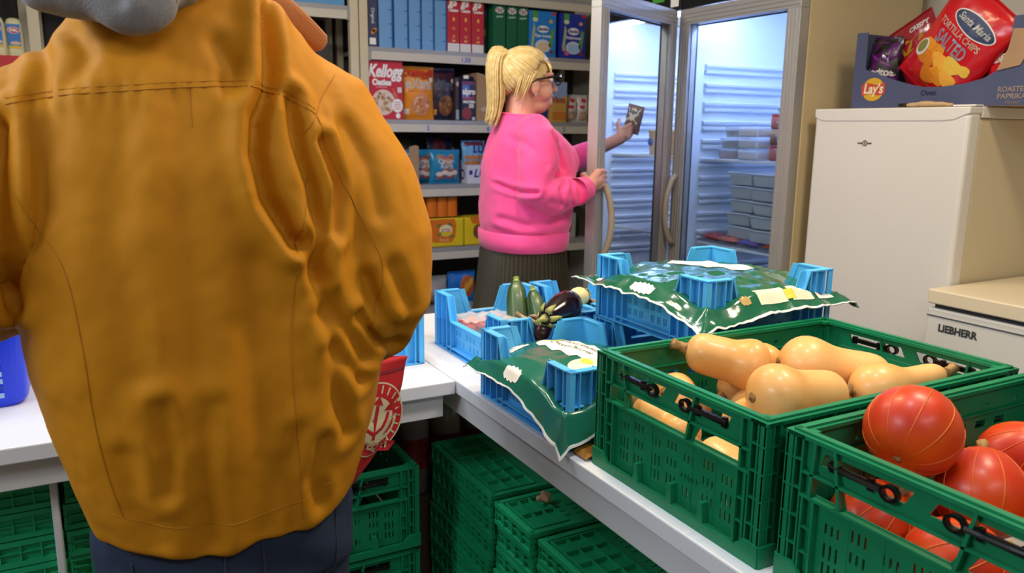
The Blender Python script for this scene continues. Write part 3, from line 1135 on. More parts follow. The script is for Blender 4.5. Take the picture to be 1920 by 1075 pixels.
butternut('butternut squash showing a round end between the two back ones', (1.114, 1.053, 0.937), (1.023, 1.056, 0.892), 0.047, 0.034, 0.0, 7)
butternut('butternut squash low on the right beside the pumpkin crate', (1.170, 0.786, 0.891), (1.070, 0.774, 0.884), 0.044, 0.033, 0.0, 8)
butternut('butternut squash seen through the left window of the crate end', (0.854, 0.987, 0.875), (0.843, 1.077, 0.898), 0.043, 0.036, 0.0, 9)
butternut('butternut squash seen through the middle window of the crate end', (0.868, 0.833, 0.850), (0.862, 0.927, 0.868), 0.046, 0.037, 0.0, 10)
butternut('butternut squash at the bottom of the crate under the round one', (1.000, 0.800, 0.860), (1.120, 0.880, 0.860), 0.048, 0.034, 0.0, 11)
butternut('butternut squash at the bottom in the far corner', (1.240, 0.950, 0.855), (1.200, 1.050, 0.860), 0.05, 0.034, 0.0, 12)
butternut('butternut squash at the bottom in the right corner', (1.280, 0.800, 0.850), (1.290, 0.900, 0.850), 0.048, 0.034, 0.0, 13)
butternut('butternut squash in the bottom middle, nearly covered', (1.058, 1.015, 0.838), (1.152, 1.058, 0.835), 0.046, 0.032, 0.0, 14)


def pumpkin(label, c, r=0.06, tilt=(0, 0, 0), seed=0, squash=0.94):
    t = thing('pumpkin', label, 'pumpkin', c, 0, 'orange pumpkins in the green crate')
    t.rotation_euler = tilt
    n, m = 40, 22
    ph = random.Random(seed).random() * 6

    def P(th, a, k=1.0):
        rib = 1 - 0.018 * (0.5 + 0.5 * math.cos(10 * a)) * math.cos(th)
        rr = r * k * math.cos(th) * rib
        z = r * squash * math.sin(th)
        if th > 0:
            z += r * 0.16 * sstep(0.5, 1.5, th)
        dip = 0.10 * math.exp(-(math.cos(th) / 0.22) ** 2)
        z -= r * dip * (1 if th > 0 else -1)
        return (rr * math.cos(a), rr * math.sin(a), z * k)
    rings = [[P(-PI / 2 + PI * max(0.004, min(0.996, i / m)), 2 * PI * j / n + ph * 0) for j in range(n)] for i in range(m + 1)]
    MB().rings(rings).build('flesh', M_pump, t, smooth=True)
    for k in range(10):       # pale lines in the grooves
        a = 2 * PI * k / 10
        pts = [P(-PI / 2 + PI * (0.1 + 0.84 * i / 16), a, 1.0) for i in range(17)]
        rr = [0.0003 + 0.0007 * math.sin(PI * i / 16) for i in range(17)]
        MB().tube(pts, rr, 5).build('pale_line', M_pump_line, t, smooth=True)
    zt = r * (squash + 0.16 - 0.08)
    MB().tube([(0, 0, zt - 0.006), (0.001, 0, zt + 0.004), (0.003, 0.001, zt + 0.013)], [0.009, 0.0065, 0.0075], 8).build('stem', M_stem, t, smooth=True)
    MB().ball((0, 0, -r * (squash - 0.095)), (0.006, 0.006, 0.003), 10, 6).build('blossom_end', M_scar, t, smooth=True)
    return t


pumpkin('orange pumpkin lying highest in the pile with its end to the lower left', (0.944, 0.622, 0.992), 0.062, Vector((-0.73, -0.22, -0.42)).to_track_quat('-Z', 'Y').to_euler(), 1)
pumpkin('orange pumpkin at the left front under the highest one', (0.886, 0.626, 0.874), 0.056, (0.5, 0.3, 0.2), 2)
pumpkin('orange pumpkin in the middle below the highest one', (1.011, 0.559, 0.913), 0.06, (0.2, 0.6, 1.0), 3)
pumpkin('orange pumpkin with bright pale lines right of the middle one', (1.088, 0.466, 0.896), 0.064, (-0.35, 0.15, 0.5), 4)
pumpkin('orange pumpkin at the back by the right picture edge', (1.162, 0.599, 0.917), 0.057, (0.5, -0.3, 0.3), 5)
pumpkin('small orange pumpkin peeking between the middle and right ones', (1.097, 0.637, 0.852), 0.045, (0.1, 0.5, 0.6), 6)
pumpkin('orange pumpkin behind the middle window of the crate end', (0.885, 0.512, 0.868), 0.06, (0.9, 0.2, 0.4), 7)
pumpkin('orange pumpkin behind the right window of the crate end', (0.897, 0.392, 0.871), 0.058, (0.4, 0.8, 0.1), 8)
pumpkin('orange pumpkin low behind the slots of the crate end', (0.983, 0.634, 0.844), 0.048, (0.2, 0.1, 0.1), 9)
pumpkin('orange pumpkin at the near right of the pile', (1.005, 0.38, 0.907), 0.058, (0.3, -0.4, 0.9), 10)
pumpkin('orange pumpkin at the bottom of the pile by the far end', (1.22, 0.5, 0.855), 0.06, (0.3, 0.4, 0.9), 11)
pumpkin('orange pumpkin deep in the far corner of the crate', (1.28, 0.62, 0.851), 0.056, (0.1, 0.4, 0.2), 12)

# ---- courgettes
M_courg = two_tone('courgette_skin', '#22361c', '#4d6640', 0.35, 40, stretch=(1, 1, 0.06), bump=0.03, coat=0.2, lo=0.42, hi=0.62)
M_courg_stem = mat('courgette_stem', '#8a9a4c', 0.6, bump=0.3, vary=0.2, vscale=60)


def courgette(label, bot, top, r):
    bot, top = Vector(bot), Vector(top)
    t = thing('courgette', label, 'courgette', bot, 0, 'courgettes in the blue crate')
    d = top - bot
    L = d.length
    t.rotation_euler = d.to_track_quat('Z', 'Y').to_euler()
    n = 30
    prof = [(0.0, 0.1), (0.003, 0.55), (0.014, 0.86), (0.04, 1.0), (0.09, 1.0), (0.7 * L, 0.98), (0.86 * L, 0.86), (0.96 * L, 0.58), (L, 0.4)]
    MB().rings([[(r * k * (1 + 0.03 * math.cos(6 * 2 * PI * j / n)) * math.cos(2 * PI * j / n), r * k * (1 + 0.03 * math.cos(6 * 2 * PI * j / n)) * math.sin(2 * PI * j / n), z) for j in range(n)] for z, k in prof]).build('flesh', M_courg, t, smooth=True)
    MB().rings([[(rr * math.cos(2 * PI * j / 6), rr * math.sin(2 * PI * j / 6), z) for j in range(6)] for z, rr in ((L - 0.002, r * 0.42), (L + 0.006, r * 0.26), (L + 0.014, r * 0.3))]).build('stem', M_courg_stem, t)
    return t


courgette('striped courgette leaning upright, the left one of the pair', (1.02, 1.84, 0.80), (1.052, 1.915, 0.958), 0.029)
courgette('striped courgette leaning upright, the right one of the pair', (1.075, 1.80, 0.80), (1.08, 1.87, 0.938), 0.025)

# ---- aubergines
M_aub = two_tone('aubergine_skin', '#1b0f16', '#2c1720', 0.16, 6, bump=0.02, coat=0.5)
M_aub2 = two_tone('aubergine_red_skin', '#3d1a22', '#53262c', 0.2, 6, bump=0.02, coat=0.4)
M_calyx = two_tone('aubergine_calyx', '#a8a765', '#7b8545', 0.7, 40, bump=0.4)
M_calyx2 = two_tone('dry_calyx', '#b49a78', '#8a6e4c', 0.8, 60, bump=0.5)


def aubergine(label, stem, end, r, m, mc, seed=0):
    stem, end = Vector(stem), Vector(end)
    t = thing('aubergine', label, 'aubergine', stem, 0, 'aubergines in the blue crate')
    d = end - stem
    L = d.length
    t.rotation_euler = d.to_track_quat('Z', 'Y').to_euler()
    n = 24
    prof = [(0.012, 0.35), (0.02, 0.55), (0.05, 0.72), (0.5 * L, 0.92), (0.75 * L, 1.0), (0.9 * L, 0.85), (0.975 * L, 0.5), (L, 0.08)]
    o = MB().rings([[(r * k * math.cos(2 * PI * j / n), r * k * math.sin(2 * PI * j / n), z) for j in range(n)] for z, k in prof]).build('flesh', m, t, smooth=True)
    md = o.modifiers.new('s', 'SUBSURF')
    md.levels = md.render_levels = 1
    c = MB()
    c.tube([(0, 0, -0.02), (0.001, 0, 0.0), (0, 0, 0.016)], [0.007, 0.006, 0.012], 8)
    for k in range(6):       # star-shaped lobes over the shoulder
        a = 2 * PI * k / 6 + seed
        pts = []
        for z, rr, w in ((0.012, 0.38, 0.42), (0.020, 0.58, 0.30), (0.030, 0.68, 0.16), (0.038, 0.735, 0.02)):
            pts.append((z, (rr * r + 0.0015), w))
        ring = [[(R * math.cos(a - w), R * math.sin(a - w), z) for z, R, w in pts], [((R + 0.002) * math.cos(a), (R + 0.002) * math.sin(a), z) for z, R, w in pts], [(R * math.cos(a + w), R * math.sin(a + w), z) for z, R, w in pts]]
        c.grid(lambda u, v, q=ring: q[int(round(u * 2))][int(round(v * 3))], 2, 3, thick=-0.0012)
    c.build('calyx', mc, t, smooth=True)
    return t


aubergine('glossy dark aubergine lying across the crate corner', (0.935, 1.575, 0.935), (1.065, 1.63, 0.958), 0.04, M_aub, M_calyx)
aubergine('reddish aubergine with a dry pale top behind the glossy one', (0.925, 1.65, 0.925), (0.975, 1.60, 0.885), 0.032, M_aub2, M_calyx2, 0.4)
aubergine('aubergine deeper in the crate beside the courgettes', (1.2, 1.70, 0.905), (1.15, 1.86, 0.90), 0.038, M_aub, M_calyx2, 0.2)
M_yel = two_tone('pale_yellow_skin', '#d8d08a', '#efe7b4', 0.4, 12, bump=0.05)
t = aubergine('pale yellow aubergine next to the glossy dark one', (1.17, 1.74, 0.945), (1.10, 1.685, 0.95), 0.028, M_yel, M_calyx)
M_garlic = two_tone('onion_skin', '#d9b6a0', '#c49a86', 0.5, 20, bump=0.1)
t = thing('onion', 'pinkish onion at the end of the aubergine crate', 'onion', (1.215, 1.685, 0.948))
MB().lathe([(0.003, -0.026), (0.015, -0.024), (0.027, -0.008), (0.027, 0.008), (0.016, 0.02), (0.006, 0.027), (0.003, 0.034)], 24).build('bulb', M_garlic, t, smooth=True)
MB().tube([(0, 0, 0.03), (0.002, 0, 0.038), (0.005, 0.001, 0.044)], [0.003, 0.0025, 0.001], 6).build('tip', M_calyx2, t)
M_papr = mat('paper_bag_brown', '#8a6c48', 0.8, bump=0.3)

# ---- punnets of tomatoes
M_clear = mat('clear_plastic', '#f2f5f7', 0.12, alpha=0.28, spec=0.7, bump=0.3, bscale=40)
M_tom = two_tone('tomato_skin', '#d2401f', '#e2622c', 0.22, 12, bump=0.02, coat=0.3)
tom_mesh = MB().ball((0, 0, 0), (0.0165, 0.0165, 0.015), 16, 10).mesh('tomato')
tom_mesh.materials.append(M_tom)
tom_mesh.polygons.foreach_set('use_smooth', [True] * len(tom_mesh.polygons))
TOMW = ('front left', 'front middle', 'front right', 'back left', 'back middle', 'back right')
for pi, (px_, py_, wh) in enumerate(((0.905, 1.905, 'left'), (0.985, 1.895, 'right'))):
    p = thing('tomato_punnet', 'clear plastic punnet of tomatoes, the %s one in the blue crate' % wh, 'punnet', (px_, py_, 0.806), 0.1, 'tomato punnets in the blue crate')
    w, d_, h = 0.039, 0.055, 0.062
    g = MB()
    rr = [[(s * math.copysign(1, math.cos(2 * PI * (j + 0.5) / 16)) * 1.0 * min(1, abs(math.cos(2 * PI * (j + 0.5) / 16)) * 1.25), min(1, abs(math.sin(2 * PI * (j + 0.5) / 16)) * 1.25) * math.copysign(1, math.sin(2 * PI * (j + 0.5) / 16))) for j in range(16)] for s in (1,)]
    base = rr[0]
    g.rings([[(a * w * k, b * d_ * k, z) for a, b in base] for z, k in ((0, 0.86), (0.045, 0.97), (h, 1.0), (h + 0.004, 1.03))], caps=False)
    g.build('tub', M_clear, p, smooth=True)
    MB().grid(lambda u, v: ((u - 0.5) * 2 * w * 1.03, (v - 0.5) * 2 * d_ * 1.03, h + 0.005 + 0.006 * noise.noise(Vector((u * 5, v * 5, pi)))), 10, 10, thick=0.0006).build('film_lid', M_clear, p, smooth=True)
    for k, (ax, ay) in enumerate(((-0.018, -0.036), (-0.018, 0.0), (-0.018, 0.036), (0.018, -0.036), (0.018, 0.0), (0.018, 0.036))):
        o = bpy.data.objects.new('tomato', tom_mesh)
        COL.objects.link(o)
        o.location = (px_ + ax, py_ + ay, 0.85 + 0.003 * (k % 2))
        tag(o, 'ripe tomato, %s in the %s punnet' % (TOMW[k], wh), 'tomato', 'tomatoes in the punnets')

t = thing('paper_scrap', 'crumpled brown paper scrap between the low crate and squash crate', 'paper', (0.812, 1.158, TZ))
MB().grid(lambda u, v: ((u - 0.5) * 0.075, (v - 0.5) * 0.044, 0.0035 + 0.010 * abs(noise.noise(Vector((u * 4, v * 4, 8.0)))) + 0.008 * math.sin(PI * u)), 14, 10, thick=0.0008).build('sheet', mat('kraft_paper', '#a8752f', 0.85, bump=0.3), t)

# ---- a ginger knob on the folded crates
M_ging = two_tone('ginger_skin', '#c9a184', '#a77f62', 0.8, 50, bump=0.4)
g = MB()
for c, r in (((0, 0, 0.008), 0.011), ((0.012, 0.004, 0.009), 0.009), ((-0.012, 0.004, 0.008), 0.008), ((0.003, 0.01, 0.014), 0.008), ((0.002, -0.01, 0.006), 0.007), ((0.019, 0.008, 0.006), 0.006)):
    g.ball(c, r, 12, 8)
o = obj('ginger_root', voxel(g, 0.0025, 2, 'ginger_root'), M_ging, smooth=True)
o.location = (0.905, 1.495, 0.514)
tag(o, 'small knobbly ginger root left on the folded green crates', 'ginger')

# ================================================================== GREEN FILM OVER THE ENDIVE CRATES
M_film = mat('dark_green_film', '#1f6a58', 0.22, bump=0.25, bscale=22, coat=0.3)
M_film2 = mat('shiny_green_film', '#1c6348', 0.12, bump=0.55, bscale=45, coat=0.6)
M_hem = mat('white_film_edge', '#e2e4e2', 0.4)
M_label_w = mat('white_print', '#ecebe2', 0.5)
M_label_g = mat('grey_print', '#6f746e', 0.6)
M_gold = mat('gold_print', '#b59a5c', 0.4)
M_yellow = mat('yellow_print', '#d8cf4a', 0.5)
M_chic = mat('pale_green_print', '#dfe2c6', 0.5)


def film_fn(cx, cy, hx, hy, ztop, dropX0, dropX1, dropY0, dropY1, flare, posts, seed, wr=0.003, dome=0.012, corner=None):
    """draped sheet. v across x, u across y. drop functions take the along-edge coordinate 0..1 (near y -> far y, low x -> high x)"""
    K = 0.72

    def split(t):
        a = abs(t)
        s = 1 if t >= 0 else -1
        if a <= K:
            return s * a / K, 0.0, s
        return s * 1.0, (a - K) / (1 - K), s

    def F(u, v):
        U, V = u * 2 - 1, v * 2 - 1
        py, dy, sy = split(U)
        px, dx, sx = split(V)
        x = cx + px * hx + sx * dx * flare
        y = cy + py * hy + sy * dy * flare
        ay, axx = (py + 1) / 2, (px + 1) / 2
        Dx = (dropX0(ay) if sx < 0 else dropX1(ay)) * dx ** 0.85
        Dy = (dropY0(axx) if sy < 0 else dropY1(axx)) * dy ** 0.85
        drop = max(Dx, Dy) + 0.35 * min(Dx, Dy)
        z = ztop + dome * (1 - px * px) * (1 - py * py)
        for (qx, qy, dep, rad) in posts:
            z -= dep * math.exp(-((x - qx) ** 2 + (y - qy) ** 2) / rad ** 2)
        z -= drop
        z += wr * noise.noise(Vector((x * 22, y * 22, seed))) + wr * 0.6 * noise.noise(Vector((x * 60, y * 45, seed + 3)))
        if dx or dy:
            w = wr * 1.6 * noise.noise(Vector((x * 18 + z * 10, y * 30, seed + 9))) * (dx + dy)
            x += sx * w * (dx > 0)
            y += sy * w * (dy > 0)
        return (x, y, z)
    return F


def make_film(name, label, F, m, n=56, edge=0.015):
    t = thing(name, label, 'film')
    sheet = MB().grid(F, n, n, thick=-0.0006)
    o = sheet.build('sheet', m, t, smooth=True)
    h = MB()
    N = n * 2
    sides = [lambda s, e: F(s, e), lambda s, e: F(s, 1 - e), lambda s, e: F(e, s), lambda s, e: F(1 - e, s)]
    for k, sd in enumerate(sides):
        A = [Vector(sd(i / N, 0.0)) for i in range(N + 1)]
        B = [Vector(sd(i / N, edge)) for i in range(N + 1)]
        for i in range(N):
            a, b, c, d = A[i], A[i + 1], B[i + 1], B[i]
            nn = (b - a).cross(d - a)
            if nn.length < 1e-12:
                continue
            nn = nn.normalized() * 0.0011
            vs = [a + nn, b + nn, c + nn, d + nn, a - nn, b - nn, c - nn, d - nn]
            h.add(vs, [(0, 1, 2, 3), (7, 6, 5, 4), (0, 4, 5, 1), (1, 5, 6, 2), (2, 6, 7, 3), (3, 7, 4, 0)])
    he = h.build('white_hem', M_hem, t)
    bv = BVHTree.FromPolygons([Vector(v) for v in sheet.v], sheet.f)
    return t, o, bv


def drape_on(bv, direction, off=0.0012, dist=0.25):
    d = Vector(direction).normalized()

    def f(p):
        p = Vector(p)
        hit, nn, i, ds = bv.ray_cast(p - d * dist, d, dist * 2)
        if hit is None:
            return p
        if nn.dot(d) > 0:
            nn = -nn
        return hit + nn * off
    return f


def leaf_patch(parent, fr, L, W, n_lobes, m, drape, name='leaf_label', depth=0.0):
    """zig-zag edged label; a fine grid so that it follows the film"""
    up, lo = [], []
    for i in range(n_lobes * 6 + 1):
        s = i / (n_lobes * 6)
        x = (s - 0.5) * L
        body = W / 2 * (0.55 + 0.45 * math.sin(PI * s) ** 0.6)
        saw = W * 0.16 * (1 - (s * n_lobes) % 1.0)
        up.append((x + 0.0, body + saw - W * 0.08))
        lo.append((x + 0.0, -body - W * 0.16 * ((s * n_lobes) % 1.0) + W * 0.08))
    mb = MB()
    K = 6
    nn = len(up) - 1
    vs = []
    for i in range(nn + 1):
        for j in range(K + 1):
            tt = j / K
            p = fr @ Vector((up[i][0], lerp(lo[i][1], up[i][1], tt), 0))
            vs.append(drape(p))
    w = K + 1
    fs = [(i * w + j, (i + 1) * w + j, (i + 1) * w + j + 1, i * w + j + 1) for i in range(nn) for j in range(K)]
    mb.add(vs, fs)
    o = mb.build(name, m, parent, smooth=True)
    return o


def disc_patch(parent, fr, loops_xy, m, drape, name='print'):
    """outline filled as a fan of rings so that it follows a curved surface"""
    n = len(loops_xy)
    c = Vector((sum(p[0] for p in loops_xy) / n, sum(p[1] for p in loops_xy) / n, 0))
    vs, fs = [], []
    R = 5
    for k in range(R + 1):
        for p in loops_xy:
            q = c.lerp(Vector((p[0], p[1], 0)), max(0.02, k / R))
            vs.append(drape(fr @ q) if drape else fr @ q)
    for k in range(R):
        for j in range(n):
            fs.append((k * n + j, (k + 1) * n + j, (k + 1) * n + (j + 1) % n, k * n + (j + 1) % n))
    fs.append(tuple(reversed(range(n))))
    return MB().add(vs, fs).build(name, m, parent, smooth=True)


def pw(*pts):
    """piecewise linear function"""
    def f(x):
        if x <= pts[0][0]:
            return pts[0][1]
        for (a, b), (c, d) in zip(pts[:-1], pts[1:]):
            if x <= c:
                return lerp(b, d, (x - a) / (c - a))
        return pts[-1][1]
    return f


# lower film
posts1 = [(0.79, 1.21, 0.035, 0.06), (1.03, 1.21, 0.035, 0.06), (0.79, 1.545, 0.03, 0.05), (1.03, 1.545, 0.03, 0.05)]
F1 = film_fn(0.905, 1.376, 0.148, 0.19, 0.888, pw((0, 0.075), (0.22, 0.055), (0.45, 0.035), (1, 0.03)), pw((0, 0.04), (1, 0.04)),
             pw((0, 0.075), (0.4, 0.035), (1, 0.035)), pw((0, 0.03), (1, 0.03)), 0.02, posts1, 4.0, dome=0.026)
film1, sheet1, bv1 = make_film('green_film', 'dark green chicory film with white edge draped over the low crate', F1, M_film)
dr1 = drape_on(bv1, (0, 0, -1))
lab = leaf_patch(film1, frame((0.918, 1.405, 1.0), (0.06, -1, 0), (1, 0.06, 0)), 0.235, 0.095, 4, M_label_w, dr1)
fr_t = frame((0.925, 1.415, 1.0), (0.1, -1, 0), (1, 0.1, 0))
dr1b = drape_on(bv1, (0, 0, -1), 0.002)
for s, ox, oy in (('Witloof', -0.034, 0.014), ('Endive', 0.036, 0.014), ('Chicory', -0.034, -0.012), ('Chicor\u00e9e', 0.036, -0.012)):
    lettering(film1, s, 0.021, fr_t @ Matrix.Translation((ox, oy, 0)), M_label_g, drape=dr1b, shear=0.2)
for cx_, cy_, rr, a in ((0.925, 1.522, (0.04, 0.014), -1.0), (0.905, 1.29, (0.04, 0.02), -0.9), (0.868, 1.302, (0.03, 0.024), 0.2)):
    disc_patch(film1, frame((cx_, cy_, 1.0)), ellipse(0, 0, rr[0], rr[1], 18, a), M_chic, drape_on(bv1, (0, 0, -1), 0.0017), 'chicory_picture')
    disc_patch(film1, frame((cx_, cy_, 1.0)), ellipse(rr[0] * 0.55 * math.cos(a), rr[0] * 0.55 * math.sin(a), rr[0] * 0.4, rr[1] * 0.6, 14, a), M_yellow, drape_on(bv1, (0, 0, -1), 0.0021), 'chicory_picture')
leaf_patch(film1, frame((0.845, 1.525, 1.0), (0.3, -1, 0), (1, 0.3, 0)), 0.05, 0.04, 3, M_label_w, dr1)
drs = drape_on(bv1, (1, 0, -0.75))
leaf_patch(film1, frame((0.757, 1.385, 0.878), (0, -1, 0), (0.75, 0, 1)), 0.06, 0.032, 4, M_label_w, drs)
leaf_patch(film1, frame((0.775, 1.52, 0.88), (0, -1, 0), (0.75, 0, 1)), 0.02, 0.02, 2, M_label_w, drs)
drn = drape_on(bv1, (0, 1, -0.6))
leaf_patch(film1, frame((0.86, 1.18, 0.86), (1, 0, 0), (0, 0.6, 1)), 0.024, 0.02, 3, M_gold, drn)

# upper film
posts2 = [(1.10, 1.195, 0.03, 0.06), (1.41, 1.195, 0.03, 0.06), (1.10, 1.535, 0.03, 0.06), (1.41, 1.535, 0.03, 0.06)]
F2 = film_fn(1.255, 1.362, 0.188, 0.20, 1.056, pw((0, 0.05), (0.3, 0.028), (0.8, 0.025), (1, 0.02)), pw((0, 0.04), (1, 0.03)),
             pw((0, 0.05), (0.5, 0.038), (1, 0.03)), pw((0, 0.02), (1, 0.02)), 0.034, posts2, 11.0, wr=0.0055, dome=0.016)
film2, sheet2, bv2 = make_film('green_film', 'shiny crinkled green film with white edge over the stacked crate', F2, M_film2)
dr2 = drape_on(bv2, (0, 0, -1))
leaf_patch(film2, frame((1.285, 1.40, 1.2), (0.55, -1, 0), (1, 0.55, 0)), 0.20, 0.075, 5, M_label_w, dr2)
drx = drape_on(bv2, (1, 0, -0.9))
leaf_patch(film2, frame((1.05, 1.35, 1.046), (0, -1, 0), (0.9, 0, 1)), 0.075, 0.028, 5, M_label_w, drx)
leaf_patch(film2, frame((1.05, 1.52, 1.046), (0, -1, 0), (0.9, 0, 1)), 0.025, 0.022, 3, M_label_w, drx)
dry = drape_on(bv2, (0, 1, -0.8))
leaf_patch(film2, frame((1.165, 1.165, 1.035), (1, 0, 0), (0, 0.8, 1)), 0.024, 0.02, 3, M_gold, dry)
for x_, w_, m_ in ((1.235, 0.075, M_chic), (1.32, 0.07, M_chic), (1.395, 0.05, M_label_w)):
    fr = frame((x_, 1.165, 1.04), (1, 0, 0), (0, 0.8, 1))
    mbp = MB().grid(lambda u, v: dry(fr @ Vector(((u - 0.5) * w_, (v - 0.5) * 0.036, 0))), 10, 6)
    mbp.build('printed_panel', m_, film2, smooth=True)
fr = frame((1.285, 1.165, 1.038), (1, 0, 0), (0, 0.8, 1))
MB().grid(lambda u, v: drape_on(bv2, (0, 1, -0.8), 0.002)(fr @ Vector(((u - 0.5) * 0.026, (v - 0.5) * 0.024, 0))), 4, 4).build('printed_panel', M_yellow, film2, smooth=True)
M_barc = mat('barcode_print', '#2b2b2b', 0.6)
frb = frame((1.398, 1.165, 1.04), (1, 0, 0), (0, 0.8, 1))
for k in range(9):
    MB().grid(lambda u, v: drape_on(bv2, (0, 1, -0.8), 0.002)(frb @ Vector((-0.016 + k * 0.004 + (u - 0.5) * (0.0012 + 0.0008 * (k % 3)), (v - 0.5) * 0.018, 0))), 1, 3).build('barcode_bar', M_barc, film2)

# ================================================================== SHELF GOODS
def cmat(hexc, rough=0.45, name=None, **k):
    return mat(name or ('print_' + hexc.lstrip('#')), hexc, rough, **k)


def FR(x, z, y=0.0):
    return frame((x, -y, z), (1, 0, 0), (0, 0, 1))


W_ = cmat('#ece8e2')
RED = cmat('#c8242f')
NAVY = cmat('#22264a')


def carton(name, label, cat, x0, x1, z, h, color, y=4.12, depth=0.17, group=None, rough=0.45, rz=0.0):
    t = thing(name, label, cat, (x0, y, z), rz, group)
    w = x1 - x0
    MB().box(0, w, 0, depth, 0.0005, h).build('box', cmat(color, rough), t, bevel=0.0012)
    return t, w


# ---- upper shelf: cartons seen on their narrow sides
Z1, Z2, Z3, Z4, Z5 = SHELF_Z[1], SHELF_Z[2], SHELF_Z[3], SHELF_Z[4], SHELF_Z[5]
t, w = carton('biscuit_box', 'dark blue biscuit box with orange biscuits against the shelf post', 'box', 1.372, 1.422, Z1, 0.285, '#3d4262')
lettering(t, 'Original', 0.024, frame((w * 0.52, -0.0004, 0.155), (0, 0, -1), (1, 0, 0)), W_)
OR = cmat('#c27a2a')
for z, x, a in ((0.255, 0.02, 0.4), (0.262, 0.036, 1.0), (0.075, 0.026, 0.8), (0.085, 0.034, 0.3)):
    patch(t, [ellipse(x, z, 0.014, 0.009, 16, a)], FR(0, 0), OR, 'biscuit_picture')
patch(t, [rect(0.006, 0.04, 0.012, 0.045)], FR(0, 0), W_, 'white_panel')
BL1, BL2 = '#6f9fd0', '#1f6fb0'
words = ('first', 'second', 'third', 'fourth', 'fifth')
for k, (a, b) in enumerate(((1.432, 1.505), (1.517, 1.591), (1.598, 1.664), (1.671, 1.738), (1.745, 1.812))):
    t, w = carton('cereal_box', 'plain light blue cereal box, %s from the left in the blue row' % words[k], 'box', a, b, Z1, 0.29, BL1, group='light blue cereal boxes on the upper shelf')
    patch(t, [rect(w - 0.007, w - 0.0005, 0.002, 0.288)], FR(0, 0), cmat(BL2), 'blue_edge')
    for q, zz in enumerate((0.05, 0.12, 0.19)):
        patch(t, [[(w - 0.03, zz), (w - 0.006, zz + 0.004), (w - 0.006, zz - 0.004)]], FR(0, 0), cmat(BL2), 'blue_tick')
PALEY = cmat('#e8b24a')
for k, (a, b) in enumerate(((1.818, 1.888), (1.892, 1.958), (1.964, 2.036))):
    t, w = carton('cereal_box', 'red oat cereal box seen edge-on, %s of the three' % ('left', 'middle', 'right')[k], 'box', a, b, Z1, 0.29, '#c02c3c', group='red cereal boxes seen edge-on')
    lettering(t, "gs", 0.075, FR(w * 0.42, 0.262), W_, shear=0.35, bold=0.003, width=w * 0.8)
    lettering(t, 'Oaties', 0.02, FR(w * 0.52, 0.215), W_, bold=0.0012, width=w * 0.82)
    for zz, ry in ((0.17, 0.011), (0.122, 0.008), (0.08, 0.008)):
        patch(t, [ellipse(w * 0.52, zz, 0.007, ry, 14)] + ([ellipse(w * 0.52, zz, 0.004, ry * 0.6, 12)] if ry < 0.01 else []), FR(0, 0), PALEY, 'icon')
    patch(t, [[(w * 0.35, 0.062), (w * 0.69, 0.062), (w * 0.62, 0.052), (w * 0.42, 0.052)]], FR(0, 0), PALEY, 'icon')
    patch(t, [rect(0.001, w - 0.001, 0.002, 0.044)], FR(0, 0), W_, 'white_panel')
    for q in range(4):
        patch(t, [rect(0.006, w - 0.006, 0.008 + q * 0.009, 0.0095 + q * 0.009)], FR(0, 0), cmat('#a7a39d'), 'small_print', off=0.0009)
t, w = carton('cereal_box', 'dark cereal box set back between the red and green boxes', 'box', 2.05, 2.09, Z1, 0.285, '#20301f', y=4.19)
patch(t, [rect(0.004, 0.034, 0.2, 0.24)], FR(0, 0), cmat('#3f4e86'), 'panel')
patch(t, [rect(0.004, 0.034, 0.1, 0.14)], FR(0, 0), cmat('#8a7136'), 'panel')
for k, (a, b) in enumerate(((2.096, 2.172), (2.181, 2.246), (2.252, 2.317))):
    t, w = carton('cereal_box', 'green cereal box with a white splash, %s of the three' % ('left', 'middle', 'right')[k], 'box', a, b, Z1, 0.288, '#14603f', group='green cereal boxes seen edge-on')
    lettering(t, "Kellogg's", 0.014, FR(w * 0.5, 0.272), RED, shear=0.3, bold=0.0006, width=w * 0.6)
    burst = [(w * 0.5 + 0.027 * (1 + 0.16 * (-1) ** q) * math.cos(2 * PI * q / 18), 0.238 + 0.017 * (1 + 0.16 * (-1) ** q) * math.sin(2 * PI * q / 18)) for q in range(18)]
    patch(t, [burst], FR(0, 0), W_, 'white_splash')
    lettering(t, 'CHOCO', 0.013, FR(w * 0.5, 0.242, 0.0006), cmat('#7a2f4a'), bold=0.0006)
    lettering(t, 'POPS', 0.011, FR(w * 0.5, 0.231, 0.0006), cmat('#7a2f4a'), bold=0.0006)
    patch(t, [[(w * 0.5 - 0.022, 0.206), (w * 0.5 + 0.022, 0.21), (w * 0.5 + 0.021, 0.202), (w * 0.5 - 0.021, 0.198)]], FR(0, 0), cmat('#9fc7a8'), 'ribbon')
